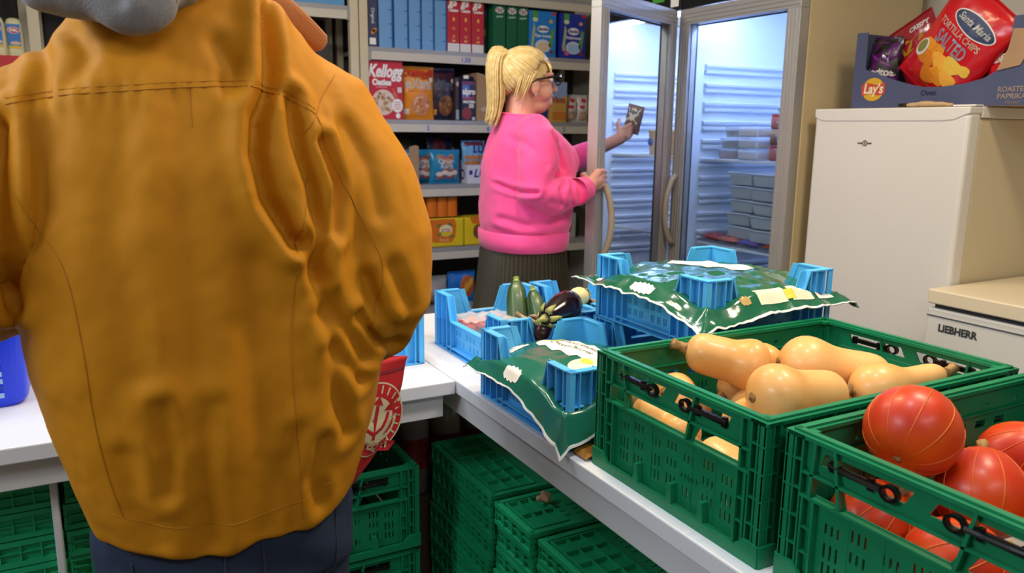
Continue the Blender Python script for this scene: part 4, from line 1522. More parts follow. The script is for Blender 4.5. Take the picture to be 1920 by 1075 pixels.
for k, (a, b, c, nm, word, cc) in enumerate(((2.324, 2.504, '#1c7fd0', 'light blue', 'Fijne granen', '#2c9ae0'), (2.535, 2.708, '#1d2f9a', 'dark blue', 'Multigranen', '#2a44c0'))):
    t, w = carton('porridge_box', '%s baby porridge box with a bowl picture on the upper shelf' % nm, 'box', a, b, Z1, 0.254, c, group='baby porridge boxes')
    patch(t, [rect(0.022, 0.058, 0.205, 0.253)], FR(0, 0), cmat('#4f9a4a'), 'green_flag')
    patch(t, [ellipse(0.04, 0.205, 0.018, 0.012, 16)], FR(0, 0), cmat('#cfe0b8'), 'green_flag', off=0.0006)
    patch(t, [rect(w - 0.03, w - 0.004, 0.236, 0.25)], FR(0, 0), RED, 'red_flag')
    patch(t, [ellipse(w * 0.52, 0.155, 0.04, 0.02, 28)], FR(0, 0), W_, 'logo_oval')
    lettering(t, 'Bambix', 0.024, FR(w * 0.52, 0.155, 0.0006), cmat('#33408f'), shear=0.2, bold=0.0008)
    lettering(t, word, 0.025, FR(w * 0.52, 0.118), W_, bold=0.0005, width=w * 0.6)
    patch(t, [ellipse(w * 0.52, 0.062, 0.052, 0.036, 28)], FR(0, 0), cmat('#cfd6ea'), 'bowl_picture')
    patch(t, [ellipse(w * 0.52, 0.058, 0.042, 0.026, 28)], FR(0, 0), cmat('#dfc9a8' if k == 0 else '#a9c8ee'), 'bowl_picture', off=0.0008)
    patch(t, [[(0.012, 0.06), (0.03, 0.05), (0.042, 0.16), (0.03, 0.19)]], FR(0, 0), cmat('#a9b68a'), 'oat_picture')
    patch(t, [[(w - 0.05, 0.06), (w - 0.025, 0.05), (w - 0.01, 0.15), (w - 0.03, 0.165)]], FR(0, 0), cmat('#5f9a5a'), 'oat_picture')
    for x_, z_, r_, cl in ((0.045, 0.03, 0.016, '#d85a8a'), (w - 0.03, 0.03, 0.014, '#8a2f35'), (0.025, 0.05, 0.012, '#c9a27a'), (w * 0.8, 0.2, 0.013, '#d8a24a')):
        patch(t, [ellipse(x_, z_, r_, r_ * 0.8, 14)], FR(0, 0), cmat(cl), 'fruit_picture', off=0.0005)
t, w = carton('porridge_box', 'navy box standing back between the two porridge boxes', 'box', 2.508, 2.531, Z1, 0.25, '#1f2a66', y=4.17)
for zz in (0.05, 0.1, 0.15, 0.2):
    patch(t, [ellipse(w / 2, zz, 0.006, 0.012, 10)], FR(0, 0), cmat('#6f86b0'), 'icon')

# ---- second shelf
t, w = carton('cereal_box', 'red oat cereal box facing forward with a bowl of flakes', 'box', 1.368, 1.556, Z2, 0.302, '#c22634')
lettering(t, "Kellogg", 0.088, FR(w * 0.47, 0.246), W_, shear=0.3, bold=0.0035, width=w * 1.04)
lettering(t, 'Oaties', 0.042, FR(w * 0.38, 0.190), W_, bold=0.0024, width=0.105)
patch(t, [rect(0.04, 0.10, 0.164, 0.168)], FR(0, 0), cmat('#e0a0a0'), 'small_print')
patch(t, [ellipse(w * 0.42, 0.088, 0.064, 0.066, 30)], FR(0, 0), cmat('#d9c7b6'), 'bowl_picture')
rnd = random.Random(3)
for q in range(26):
    a, r = rnd.random() * 6.28, 0.05 * rnd.random() ** 0.5
    patch(t, [ellipse(w * 0.42 + r * math.cos(a), 0.088 + r * math.sin(a), 0.012, 0.008, 9, rnd.random() * 3)], FR(0, 0), cmat(rnd.choice(('#b88a5e', '#a4764c', '#cba37a'))), 'flake_picture', off=0.0006 + 0.00005 * q)
for q in range(2):
    patch(t, [[(w * 0.68, 0.165 - q * 0.02), (w * 0.73, 0.155 - q * 0.02), (w * 0.86, 0.115 - q * 0.02), (w * 0.78, 0.125 - q * 0.02)]], FR(0, 0), cmat('#d97a4a'), 'grain_picture')
patch(t, [ellipse(w * 0.83, 0.072, 0.03, 0.036, 26)], FR(0, 0), W_, 'round_badge', off=0.0022)
for q in range(4):
    patch(t, [rect(w * 0.83 - 0.018, w * 0.83 + 0.018, 0.055 + q * 0.011, 0.058 + q * 0.011)], FR(0, 0), RED, 'small_print', off=0.003)
patch(t, [rect(w - 0.03, w - 0.006, 0.14, 0.168)], FR(0, 0), cmat('#cfc8c4'), 'round_badge')
patch(t, [ellipse(w * 0.85, 0.02, 0.013, 0.014, 18)], FR(0, 0), W_, 'round_badge')


def pillow(w, h, d, crimp=0.012, nu=26, nv=34, seed=0, flat_base=False):
    """filled bag standing up: front faces -y, bottom at z=0; closed surface"""
    def prof(u, v):
        a = max(0.0, 1 - abs(2 * u - 1) ** 2.4)
        b = max(0.0, math.sin(PI * min(1, max(0, (v * h - crimp) / max(1e-6, h - 2 * crimp)))))
        return d / 2 * a ** 0.6 * b ** (0.45 if flat_base else 0.55)

    def S(sign):
        def f(u, v):
            e = prof(u, v)
            wr = 0.004 * noise.noise(Vector((u * 6, v * 5, seed))) + 0.002 * noise.noise(Vector((u * 20, v * 9, seed + 5)))
            pinch = 0.05 * math.sin(PI * v) ** 2
            x = (u - 0.5) * w * (1 - pinch * 0.6) + 0.004 * noise.noise(Vector((v * 5, seed, 2.0)))
            return (x, sign * (e + (wr if e > 0.001 else 0) + 0.0006), v * h + 0.002 * noise.noise(Vector((u * 4, seed, 7.0))) * (1 if v > 0.9 else 0))
        return f
    mb = MB()
    k = nv + 1
    for sign in (-1, 1):
        fn = S(sign)
        vs = [fn(i / nu, j / nv) for i in range(nu + 1) for j in range(nv + 1)]
        fs = [(i * k + j, (i + 1) * k + j, (i + 1) * k + j + 1, i * k + j + 1) for i in range(nu) for j in range(nv)]
        if sign > 0:
            fs = [tuple(reversed(f)) for f in fs]
        mb.add(vs, fs)
    o = (nu + 1) * k
    edge = [(i * k, (i + 1) * k) for i in range(nu)] + [((i + 1) * k + nv, i * k + nv) for i in range(nu)] + [(j + 1, j) for j in range(nv)] + [(nu * k + j, nu * k + j + 1) for j in range(nv)]
    mb.f.extend([(b, a, a + o, b + o) for a, b in edge])
    return mb


def bag(name, label, cat, x, y, z, w, h, d, m, seed=0, rz=0.0, rx=0.0, group=None):
    t = thing(name, label, cat, (x, y, z), 0, group)
    t.rotation_euler = (rx, 0, rz)
    mb = pillow(w, h, d, seed=seed)
    mb.build('bag', m, t, smooth=True)
    c = MB()
    for zz in (0.003, h - 0.011):
        for q in range(3):
            c.box(-w / 2 + 0.003, w / 2 - 0.003, -0.002, 0.002, zz + q * 0.0034, zz + q * 0.0034 + 0.0012)
    c.build('seal', m, t)
    bv = BVHTree.FromPolygons([Vector(v) for v in mb.v], mb.f)
    return t, drape_on(bv, (0, 1, 0), 0.0012)


def bprint(t, dr, loop, m, name='print', off=0.0):
    def g(p):
        q = dr(p)
        return q + Vector((0, -off, 0))
    return disc_patch(t, frame((0, 0, 0), (1, 0, 0), (0, 0, 1)), loop, m, g, name)


def btext(t, dr, s, size, x, z, m, off=0.0006, **k):
    def g(p):
        return dr(p) + Vector((0, -off, 0))
    return lettering(t, s, size, frame((x, 0, z), (1, 0, 0), (0, 0, 1)), m, drape=g, **k)


for nm, xx, ww, c1, c2, c3, lb in (('o', 1.662, 0.198, '#e08a22', '#cf6a26', '#ece4d8', 'orange bag of crunchy cereal with a bowl picture'), ('d', 1.822, 0.15, '#262338', '#5a2630', '#7d7a86', 'dark bag of crunchy cereal beside the orange one')):
    t, dr = bag('cereal_bag', lb, 'bag', xx, 4.185 if nm == 'o' else 4.21, Z2, ww, 0.285, 0.07, cmat(c1, 0.32), seed=hash(nm) % 7 if 0 else (2 if nm == 'o' else 5), group='crunchy cereal bags')
    bprint(t, dr, [(-ww * 0.47, 0.225), (ww * 0.47, 0.225), (ww * 0.47, 0.268), (-ww * 0.47, 0.268)], cmat('#d2402c' if nm == 'o' else '#4a2030'), 'top_band')
    btext(t, dr, "Kellogg's", 0.05, 0.005, 0.243, cmat('#d8542c' if nm == 'o' else '#5c2a38'), shear=0.3, bold=0.002, width=ww * 0.8, off=0.001)
    btext(t, dr, 'eXtra', 0.075, 0, 0.19, cmat(c3), bold=0.003, width=ww * 0.75)
    bprint(t, dr, [(-ww * 0.3, 0.15), (ww * 0.25, 0.15), (ww * 0.25, 0.158), (-ww * 0.3, 0.158)], cmat(c2), 'small_print')
    bprint(t, dr, ellipse(0.012, 0.082, ww * 0.29, 0.056, 26), cmat('#c9855a' if nm == 'o' else '#7a4a2c'), 'bowl_picture')
    for q in range(24):
        a, r = rnd.random() * 6.28, rnd.random() ** 0.5
        bprint(t, dr, ellipse(0.012 + r * ww * 0.24 * math.cos(a), 0.082 + r * 0.045 * math.sin(a), 0.011, 0.007, 8, rnd.random() * 3), cmat(rnd.choice(('#dca070', '#b86a42', '#e0ae84') if nm == 'o' else ('#8a5a34', '#5a3420', '#9a6a40'))), 'cluster_picture', off=0.0004 + 0.00004 * q)
    bprint(t, dr, rect(-ww * 0.42, -ww * 0.27, 0.03, 0.06), cmat('#d8cfc2' if nm == 'o' else '#c9803a'), 'round_badge')
    bprint(t, dr, ellipse(ww * 0.38, 0.215, 0.013, 0.013, 16), cmat('#e6d8c4'), 'round_badge', off=0.0014)

t, w = carton('small_carton', 'narrow dark carton between the cereal bag and drink carton', 'box', 1.878, 1.902, Z2, 0.235, '#3a2a30', y=4.15)
patch(t, [rect(0.002, 0.022, 0.005, 0.06)], FR(0, 0), cmat('#8fa0a8'), 'panel')
patch(t, [ellipse(0.012, 0.2, 0.008, 0.014, 14)], FR(0, 0), cmat('#b5a69a'), 'panel')


def drink_carton(label, x0, x1, y):
    t = thing('drink_carton', label, 'carton', (x0, y, Z2), 0, 'plant drink cartons')
    w = x1 - x0
    h = 0.215
    b = MB().box(0, w, 0, 0.07, 0.0005, h)
    b.add([(0, 0, h), (w, 0, h), (w, 0.07, h), (0, 0.07, h), (0, 0.035, h + 0.028), (w, 0.035, h + 0.028)], [(0, 1, 5, 4), (2, 3, 4, 5), (1, 2, 5), (3, 0, 4)])
    b.build('box', cmat('#20243c', 0.35), t)
    MB().lathe([(0.016, 0), (0.016, 0.016), (0.014, 0.018)], 20, (w * 0.42, 0.02, h + 0.014)).build('cap', W_, t, smooth=False)
    patch(t, [rect(0.002, w * 0.55, 0.12, h - 0.002)], FR(0, 0), cmat('#4a6cb0'), 'panel')
    patch(t, [rect(0.0, w, h - 0.02, h - 0.001)], FR(0, 0), cmat('#6a2f52'), 'panel', off=0.0008)
    lettering(t, 'alpro', 0.046, FR(w * 0.5, 0.158), W_, bold=0.002, width=w * 0.92, off=0.0016)
    lettering(t, 'PLANT', 0.024, FR(w * 0.5, 0.122), cmat('#b0405a'), bold=0.001, width=w * 0.85)
    lettering(t, 'PROTEIN', 0.018, FR(w * 0.52, 0.102), W_, bold=0.001, width=w * 0.85)
    lettering(t, '50', 0.03, FR(w * 0.68, 0.08), W_, bold=0.001)
    patch(t, [ellipse(w * 0.36, 0.04, 0.03, 0.034, 20)], FR(0, 0), cmat('#8a3034'), 'drink_picture')
    patch(t, [ellipse(w * 0.85, 0.012, 0.01, 0.01, 14)], FR(0, 0), cmat('#b8c4d0'), 'round_badge')
    return t


drink_carton('dark blue plant drink carton with a white cap, fully visible', 1.905, 1.99, 4.125)
drink_carton('dark blue plant drink carton half hidden by the brown tray', 2.07, 2.15, 4.16)
M_card = mat('brown_cardboard', '#a48362', 0.85, bump=0.2, bscale=90, vary=0.06)
t = thing('cardboard_tray', 'open brown cardboard tray beside the drink carton', 'box', (1.992, 4.11, Z2))
MB().prism([(0, 0.0005), (0.075, 0.0005), (0.075, 0.235), (0.04, 0.255), (0.0, 0.262), (0.0, 0.0005)][:5], -0.003, 0.0, frame((0, 0, 0), (1, 0, 0), (0, 0, 1))).build('front_panel', M_card, t)
MB().box(0, 0.003, 0.0031, 0.2, 0.0005, 0.262).build('side_panel', M_card, t)
patch(t, [ellipse(0.045, 0.065, 0.02, 0.013, 18)], FR(0, 0), cmat('#b8a79a'), 'stamp')
patch(t, [rect(0.002, 0.073, 0.046, 0.0475)], FR(0, 0), cmat('#8a6c4e'), 'crease')
t, w = carton('wafer_box', 'blue and orange box behind the woman chin', 'box', 2.488, 2.588, Z2, 0.232, '#d09a4a')
patch(t, [rect(0, w, 0.14, 0.231)], FR(0, 0), cmat('#8fa6cc'), 'panel')
patch(t, [rect(w * 0.7, w, 0.1, 0.15)], FR(0, 0), cmat('#d8a030'), 'panel', off=0.0008)
lettering(t, 'Vinta', 0.048, FR(w * 0.45, 0.128), cmat('#a04a4a'), bold=0.0015, width=w * 0.95, off=0.0014)
patch(t, [rect(0.004, w - 0.004, 0.012, 0.06)], FR(0, 0), cmat('#c87a2a'), 'panel', off=0.0005)
t, w = carton('wafer_box', 'navy box low behind the woman collar', 'box', 2.42, 2.484, Z2, 0.15, '#2a3470', y=4.16)
M_ricebag = mat('rice_cake_wrap', '#d6cdc6', 0.25, alpha=0.9, bump=0.3, bscale=50)
for k, (xx, zz, lb) in enumerate(((2.648, 0, 'left'), (2.728, 0, 'right'))):
    t, dr = bag('rice_cake_bag', 'clear wrapped pack of rice cakes with red dots, the %s one' % lb, 'bag', xx, 4.17, Z2, 0.082, 0.165, 0.06, M_ricebag, seed=9 + k, group='rice cake packs')
    bprint(t, dr, ellipse(0.0, 0.13, 0.017, 0.013, 18), cmat('#c03038'), 'red_dot')
    bprint(t, dr, ellipse(-0.012, 0.092, 0.019, 0.011, 18), cmat('#c03038'), 'red_dot')
    bprint(t, dr, ellipse(0.0, 0.042, 0.03, 0.03, 20), cmat('#c9a884'), 'cake_picture')
    bprint(t, dr, rect(-0.02, 0.016, 0.05, 0.062), cmat('#8a8480'), 'small_print', off=0.001)
t, w = carton('small_box', 'brown box at the back of the second shelf', 'box', 2.62, 2.7, Z2, 0.2, '#5a4632', y=4.32)

# ---- third shelf
t = thing('cardboard_tray', 'torn cardboard display tray left of the biscuit bags', 'box', (1.588, 4.12, Z3))
MB().prism([(0, 0.0005), (0.055, 0.0005), (0.055, 0.21), (0.038, 0.216), (0.018, 0.212), (0, 0.205)], -0.003, 0, frame((0, 0, 0), (1, 0, 0), (0, 0, 1))).build('front_panel', M_card, t)
MB().box(0.052, 0.055, 0.0035, 0.22, 0.0005, 0.19).build('side_panel', M_card, t)
CY = cmat('#1f7fa8', 0.25)
for k, (xx, yy, lb) in enumerate(((1.70, 4.22, 'left'), (1.815, 4.165, 'right'))):
    t, dr = bag('biscuit_bag', 'turquoise bag of filled biscuits, the %s one of the pair' % lb, 'bag', xx, yy, Z3, 0.185, 0.19, 0.075, CY, seed=3 + k, group='turquoise biscuit bags')
    bprint(t, dr, [(-0.058, 0.03), (0.062, 0.028), (0.066, 0.06), (0.05, 0.15), (0.04, 0.166), (-0.045, 0.166), (-0.056, 0.15)], cmat('#b07a4e'), 'biscuit_picture')
    btext(t, dr, 'Vruchten', 0.02, 0.0, 0.148, cmat('#b04a6a'), bold=0.001)
    btext(t, dr, 'Creme', 0.034, -0.002, 0.125, W_, bold=0.0018)
    btext(t, dr, 'Koek', 0.034, 0.0, 0.10, W_, bold=0.0018)
    for q in range(4):
        bprint(t, dr, ellipse(-0.042 + q * 0.03, 0.056 + 0.008 * (q % 2), 0.02, 0.013, 14), cmat('#e6d2c2'), 'cream_picture', off=0.0008)
        bprint(t, dr, ellipse(-0.036 + q * 0.026, 0.074 if q % 2 else 0.04, 0.022, 0.01, 14), cmat('#b0504a'), 'jam_picture', off=0.0004)
M_wcard = mat('white_cardboard', '#cfcad6', 0.6)
t = thing('snack_tray', 'white display tray with blue lettering holding biscuit bags', 'box', (1.905, 4.12, Z3))
MB().box(0.03, 0.19, 0, 0.003, 0.0005, 0.105).build('front_panel', M_wcard, t)
MB().prism([(0, 0.0005), (0.2, 0.0005), (0.2, 0.20), (0.05, 0.105), (0, 0.105)], 0, 0.003, frame((0.03, 0.0032, 0), (0, 1, 0), (0, 0, 1))).build('side_panel', M_wcard, t)
MB().box(0.19, 0.193, 0.0032, 0.2, 0.0005, 0.105).build('side_panel', M_wcard, t)
MB().box(0.0332, 0.1898, 0.0032, 0.2, 0.0005, 0.004).build('base_panel', M_wcard, t)
BLT = cmat('#2a3a8a')
lettering(t, 'LU', 0.062, FR(0.108, 0.056), BLT, shear=0.25, bold=0.002)
patch(t, [rect(0.044, 0.064, 0.05, 0.075)], FR(0, 0), BLT, 'logo')
patch(t, [ellipse(0.0, 0.05, 0.03, 0.03, 20), ellipse(0.0, 0.05, 0.02, 0.02, 16)], frame((0.0298, 0.06, 0), (0, -1, 0), (0, 0, 1)), BLT, 'logo')
t, dr = bag('biscuit_bag', 'light blue snack bag with golden biscuits standing in the white tray', 'bag', 2.012, 4.20, Z3 + 0.006, 0.15, 0.235, 0.06, cmat('#6aa6cf', 0.2), seed=21)
btext(t, dr, 'LU', 0.06, 0.02, 0.185, BLT, shear=0.2, bold=0.002)
bprint(t, dr, rect(-0.06, 0.06, 0.2, 0.228), cmat('#7a2434'), 'top_band')
for q in range(7):
    bprint(t, dr, ellipse(-0.045 + 0.03 * (q % 4), 0.14 - 0.03 * (q // 4), 0.017, 0.014, 14), cmat('#b5703c'), 'biscuit_picture', off=0.0006)
t, dr = bag('biscuit_bag', 'dark bag with a red corner behind the turquoise biscuits', 'bag', 1.86, 4.34, Z3, 0.17, 0.26, 0.06, cmat('#232c4a', 0.3), seed=25)
bprint(t, dr, ellipse(-0.01, 0.2, 0.04, 0.05, 18), cmat('#7a2430'), 'print')
t, dr = bag('biscuit_bag', 'dark green bag at the back of the biscuit shelf', 'bag', 1.72, 4.42, Z3, 0.14, 0.27, 0.05, cmat('#1f2c22', 0.3), seed=26)
bprint(t, dr, rect(-0.05, 0.05, 0.12, 0.2), cmat('#3c3322'), 'print')
t, dr = bag('biscuit_bag', 'dark red bag on the biscuit shelf right of the woman', 'bag', 2.69, 4.2, Z3, 0.14, 0.22, 0.05, cmat('#4a1c26', 0.3), seed=27)
bprint(t, dr, rect(-0.05, 0.05, 0.1, 0.16), cmat('#6a3a2a'), 'print')

# ---- fourth shelf: shrink-wrapped cans
ORG, YEL = cmat('#d9701c', 0.3), cmat('#e0bf22', 0.3)


def can_pack(label, x0, nx, z, body, r=0.0265, h=0.116, y=4.13, ny=2, wrap_top=None):
    t = thing('can_pack', label, 'drink pack', (x0, y, z), 0, 'shrink-wrapped iced tea packs')
    pts = []
    w = nx * 2 * r
    d_ = ny * 2 * r
    m = []
    for i in range(nx):       # scalloped outline that shows the cans under the wrap
        for a in range(7):
            q = PI + PI * a / 6
            m.append((r + i * 2 * r + r * math.cos(q), r + 0.55 * r * math.sin(q) * 1.0 - 0.4 * r))
    for j in range(ny):
        for a in range(1, 6):
            q = -PI / 2 + PI * a / 6
            m.append((w - 0.4 * r + 0.45 * r * math.cos(q), r + j * 2 * r + r * math.sin(q)))
    m += [(w, d_), (0, d_)]
    MB().prism(m, 0.0005, h).build('wrap', body, t, bevel=0.004)
    c = MB()
    for i in range(nx):
        for j in range(ny):
            c.lathe([(r * 0.9, 0), (r * 0.86, 0.004), (r * 0.78, 0.003)], 16, (r + i * 2 * r, r + j * 2 * r, h))
    c.build('can_tops', mat('can_metal', '#b8b8b4', 0.3, metal=0.8), t)
    return t, w


LOGO_R = cmat('#c0303a')
t, w = can_pack('orange shrink-wrapped drink pack lying on top of the yellow one', 1.70, 3, Z4 + 0.1725, ORG, r=0.031, h=0.112)
t = thing('can_pack', 'yellow and orange iced tea pack with a fruit picture', 'drink pack', (1.69, 4.125, Z4), 0, 'iced tea packs on the shelf')
w, h = 0.232, 0.165
MB().box(0, w, 0, 0.13, 0.0005, h).build('wrap', YEL, t, bevel=0.012, seg=3)
patch(t, [[(0.0, 0.16), (0.0, 0.04), (0.06, 0.028), (0.15, 0.026), (0.175, 0.06), (0.18, 0.12), (0.17, 0.16)]], FR(0, 0), ORG, 'orange_panel')
patch(t, [ellipse(0.115, 0.095, 0.04, 0.034, 20)], FR(0, 0), cmat('#e8d7a8'), 'fruit_picture', off=0.0008)
patch(t, [ellipse(0.115, 0.083, 0.032, 0.02, 20)], FR(0, 0), YEL, 'fruit_picture', off=0.0013)
patch(t, [rect(0.092, 0.138, 0.088, 0.104)], FR(0, 0), LOGO_R, 'logo', off=0.0018)
lettering(t, 'Lipton', 0.017, FR(0.115, 0.096), W_, bold=0.0006, off=0.0025, width=0.04)
for x_, z_, a in ((0.07, 0.125, 0.6), (0.14, 0.13, -0.4), (0.075, 0.075, 0.9), (0.15, 0.06, 0.2)):
    patch(t, [ellipse(x_, z_, 0.016, 0.007, 12, a)], FR(0, 0), cmat('#5a7a3a'), 'leaf_picture', off=0.0014)
lettering(t, 'Peach', 0.024, FR(0.105, 0.042), cmat('#e8c79a'), off=0.001)
t = thing('can_pack', 'yellow iced tea pack with an opening, beside the woman back', 'drink pack', (1.926, 4.13, Z4), 0, 'iced tea packs on the shelf')
MB().box(0, 0.15, 0, 0.13, 0.0005, 0.165).build('wrap', YEL, t, bevel=0.01, seg=3)
patch(t, [[(0.03, 0.165), (0.05, 0.125), (0.15, 0.12), (0.15, 0.165)]], FR(0, 0), ORG, 'orange_panel')
patch(t, [ellipse(0.085, 0.08, 0.032, 0.042, 20)], FR(0, 0), cmat('#7a4a2a'), 'opening', off=0.0008)
patch(t, [rect(0.085, 0.105, 0.05, 0.11)], FR(0, 0), cmat('#d9c2a8'), 'can_picture', off=0.0013)
t, w = carton('small_carton', 'small white and red carton right of the pink sweater', 'box', 2.645, 2.715, Z4, 0.155, '#a8a29c', y=4.18)
patch(t, [ellipse(0.025, 0.08, 0.014, 0.045, 16)], FR(0, 0), cmat('#8a3a44'), 'print')
t, w = carton('small_carton', 'dark carton behind the small white one', 'box', 2.72, 2.79, Z4, 0.2, '#3a3026', y=4.25)

# ---- lowest visible shelf
t, dr = bag('cookie_bag', 'bright blue biscuit bag low behind the courgette crate', 'bag', 1.935, 4.2, Z5, 0.18, 0.19, 0.06, cmat('#1f6cc0', 0.25), seed=31)
bprint(t, dr, ellipse(0.03, 0.1, 0.05, 0.065, 20), cmat('#b5612c'), 'biscuit_picture')
for q in range(5):
    bprint(t, dr, [(0.0 + 0.012 * q, 0.06 + 0.012 * q), (0.012 + 0.012 * q, 0.055 + 0.012 * q), (0.022 + 0.012 * q, 0.115 + 0.008 * q), (0.012 + 0.012 * q, 0.12 + 0.008 * q)], cmat('#d9a23a'), 'biscuit_picture', off=0.0008)
M_bread = two_tone('brown_bread', '#6a4630', '#8a6444', 0.8, 20, bump=0.3)
t = thing('bread_pack', 'clear wrapped dark bread low beside the blue biscuit bag', 'bread', (1.75, 4.22, Z5))
MB().ball((0, 0, 0.075), (0.075, 0.06, 0.07), 20, 12).build('loaf', M_bread, t, smooth=True)
mbp = pillow(0.2, 0.17, 0.16, seed=40)
mbp.build('wrap', M_clear, t, smooth=True)
t, w = carton('small_carton', 'white carton at the left end of the lowest shelf', 'box', 1.60, 1.665, Z5, 0.14, '#b8b0a8', y=4.16)

# ---- left bay
BLC = cmat('#3f8fc4', 0.4)
t, w = carton('storage_box', 'blue box on the shelf above the man collar', 'box', 0.86, 1.25, 1.975, 0.2, '#5a93c0', depth=0.3)
t, w = carton('storage_box', 'grey box on the dark shelf behind the collar', 'box', 0.7, 0.95, 1.5, 0.3, '#8d8a92', y=4.3)
t, w = carton('storage_box', 'dark box on the dark shelf beside the shelf post', 'box', 1.0, 1.2, 1.5, 0.34, '#3a3636', y=4.25)

# ---- sauce bottles at the far left
M_mayo = mat('cream_bottle', '#e6dcae', 0.3, sss=0.05)
SB = cmat('#3a78c0')
for k, (xx, yy, lb) in enumerate(((-0.262, 4.13, 'left'), (-0.198, 4.17, 'right'))):
    t = thing('sauce_bottle', 'cream coloured squeeze bottle with blue label, the %s one' % lb, 'bottle', (xx, yy, 1.6455), 0, 'sauce bottles on the far left shelf')
    n = 24

    def ring(z, a, b):
        return [(a * math.copysign(abs(math.cos(2 * PI * j / n)) ** 0.7, math.cos(2 * PI * j / n)), b * math.copysign(abs(math.sin(2 * PI * j / n)) ** 0.8, math.sin(2 * PI * j / n)), z) for j in range(n)]
    MB().rings([ring(0.0, 0.034, 0.024), ring(0.01, 0.038, 0.028), ring(0.05, 0.036, 0.027), ring(0.1, 0.035, 0.026), ring(0.145, 0.033, 0.025), ring(0.165, 0.026, 0.02), ring(0.172, 0.012, 0.01)]).build('bottle', M_mayo, t, smooth=True)
    pf = frame((0, -0.028, 0.0), (1, 0, 0), (0, 0, 1))
    patch(t, [rect(-0.024, 0.024, 0.045, 0.145)], pf, SB, 'label')
    patch(t, [ellipse(0, 0.12, 0.023, 0.014, 20)], pf, W_, 'logo', off=0.0008)
    patch(t, [ellipse(0, 0.12, 0.021, 0.0122, 20)], pf, RED, 'logo', off=0.0013)
    lettering(t, 'D&L', 0.017, frame((0, -0.028, 0.12), (1, 0, 0), (0, 0, 1)), W_, bold=0.0008, off=0.002)
    patch(t, [rect(-0.024, 0.024, 0.045, 0.055)], pf, YEL, 'label', off=0.0008)
    patch(t, [ellipse(0.004, 0.066, 0.02, 0.008, 16)], pf, cmat('#d8b89a'), 'label', off=0.0008)
t = thing('red_tray', 'red cardboard tray under the cream squeeze bottles', 'tray', (-0.45, 4.075, 1.60))
MB().box(0, 0.285, 0, 0.012, 0.0, 0.055).build('front_panel', RED, t, bevel=0.001)
MB().box(0, 0.285, 0.0125, 0.018, 0.046, 0.055).build('top_lip', RED, t)

# ================================================================== BLUE BASKET ON THE LEFT
M_bask = mat('bright_blue_basket', '#2348ff', 0.3, trans=0.15, bump=0.05)
t = thing('shopping_basket', 'bright blue plastic basket at the left picture edge', 'basket', (-0.31, 2.06, TZ))
n = 40


def bring(z, hx, hy, e=0.25):
    out = []
    for j in range(n):
        a = 2 * PI * j / n
        c, s = math.cos(a), math.sin(a)
        out.append((hx * math.copysign(abs(c) ** e, c), hy * math.copysign(abs(s) ** e, s), z))
    return out


MB().rings([bring(0.001, 0.165, 0.125), bring(0.012, 0.172, 0.132), bring(0.19, 0.19, 0.148), bring(0.192, 0.198, 0.156), bring(0.215, 0.2, 0.158), bring(0.215, 0.188, 0.146), bring(0.02, 0.168, 0.128), bring(0.008, 0.15, 0.11)], caps=True).build('body', M_bask, t, smooth=False)
frb_ = frame((0.02, -0.128, 0.0), (1, 0, 0), (0, -0.1, 1))
M_slot_lit = mat('lit_slot_paint', '#9fc0ea', 0.4)  # light in the basket slots, painted on as pale flat patches
M_bshade = mat('basket_shade_paint', '#1a2fb8', 0.35)  # shade of the recess put into a darker blue on flat patches
for i in range(10):
    patch(t, [rect(0.098, 0.112, 0.028 + i * 0.016, 0.039 + i * 0.016)], frb_, M_slot_lit if i % 3 != 1 else M_bshade, 'slot', off=0.012)
for i in range(3):
    patch(t, [rect(-0.01 + i * 0.038, 0.008 + i * 0.038, 0.03, 0.042)], frb_, M_slot_lit, 'slot', off=0.009)
patch(t, [rect(-0.12, 0.075, 0.06, 0.15)], frb_, M_bshade, 'recess_shade', off=0.012)
for s in (-1, 1):
    MB().tube([(0.16, s * 0.13, 0.20), (0.17, s * 0.12, 0.225), (0.0, s * 0.118, 0.232), (-0.17, s * 0.12, 0.225), (-0.16, s * 0.13, 0.20)], 0.007, 8).build('handle', M_bask, t, smooth=True)

# ================================================================== THINGS UNDER THE COUNTERS
M_pet = mat('bottle_plastic', '#8a8480', 0.15, alpha=0.75)
M_rlab = mat('dark_red_label', '#7a1f28', 0.4)
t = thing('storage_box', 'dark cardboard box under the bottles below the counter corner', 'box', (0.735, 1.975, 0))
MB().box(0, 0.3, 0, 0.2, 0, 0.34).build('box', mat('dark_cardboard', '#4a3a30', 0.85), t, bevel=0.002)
for i in range(3):
    for j in range(2):
        b = thing('water_bottle', 'bottle with dark red label, %s of the %s row under the counter corner' % (('left', 'middle', 'right')[i], ('front', 'back')[j]), 'bottle', (0.785 + i * 0.1, 2.03 + j * 0.1, 0.341), 0, 'bottles under the counter corner')
        MB().lathe([(0.03, 0), (0.043, 0.006), (0.044, 0.2), (0.036, 0.25), (0.016, 0.285), (0.014, 0.3)], 20).build('bottle', M_pet, b, smooth=True)
        MB().lathe([(0.0446, 0.08), (0.0446, 0.17)], 20, caps=False).build('label', M_rlab, b, smooth=True)
        MB().lathe([(0.016, 0.3), (0.016, 0.318), (0.014, 0.32)], 14).build('cap', M_rlab, b)
t = thing('red_crate', 'dark red tray standing behind the folded crates', 'crate', (1.12, 1.98, 0.3))
MB().box(-0.06, 0.26, 0, 0.01, 0, 0.24).box(-0.06, 0.26, 0.2, 0.21, 0, 0.24).box(-0.06, -0.05, 0.0105, 0.1995, 0, 0.24).box(0.25, 0.26, 0.0105, 0.1995, 0, 0.24).build('walls', mat('dark_red_plastic', '#7d2038', 0.4), t)
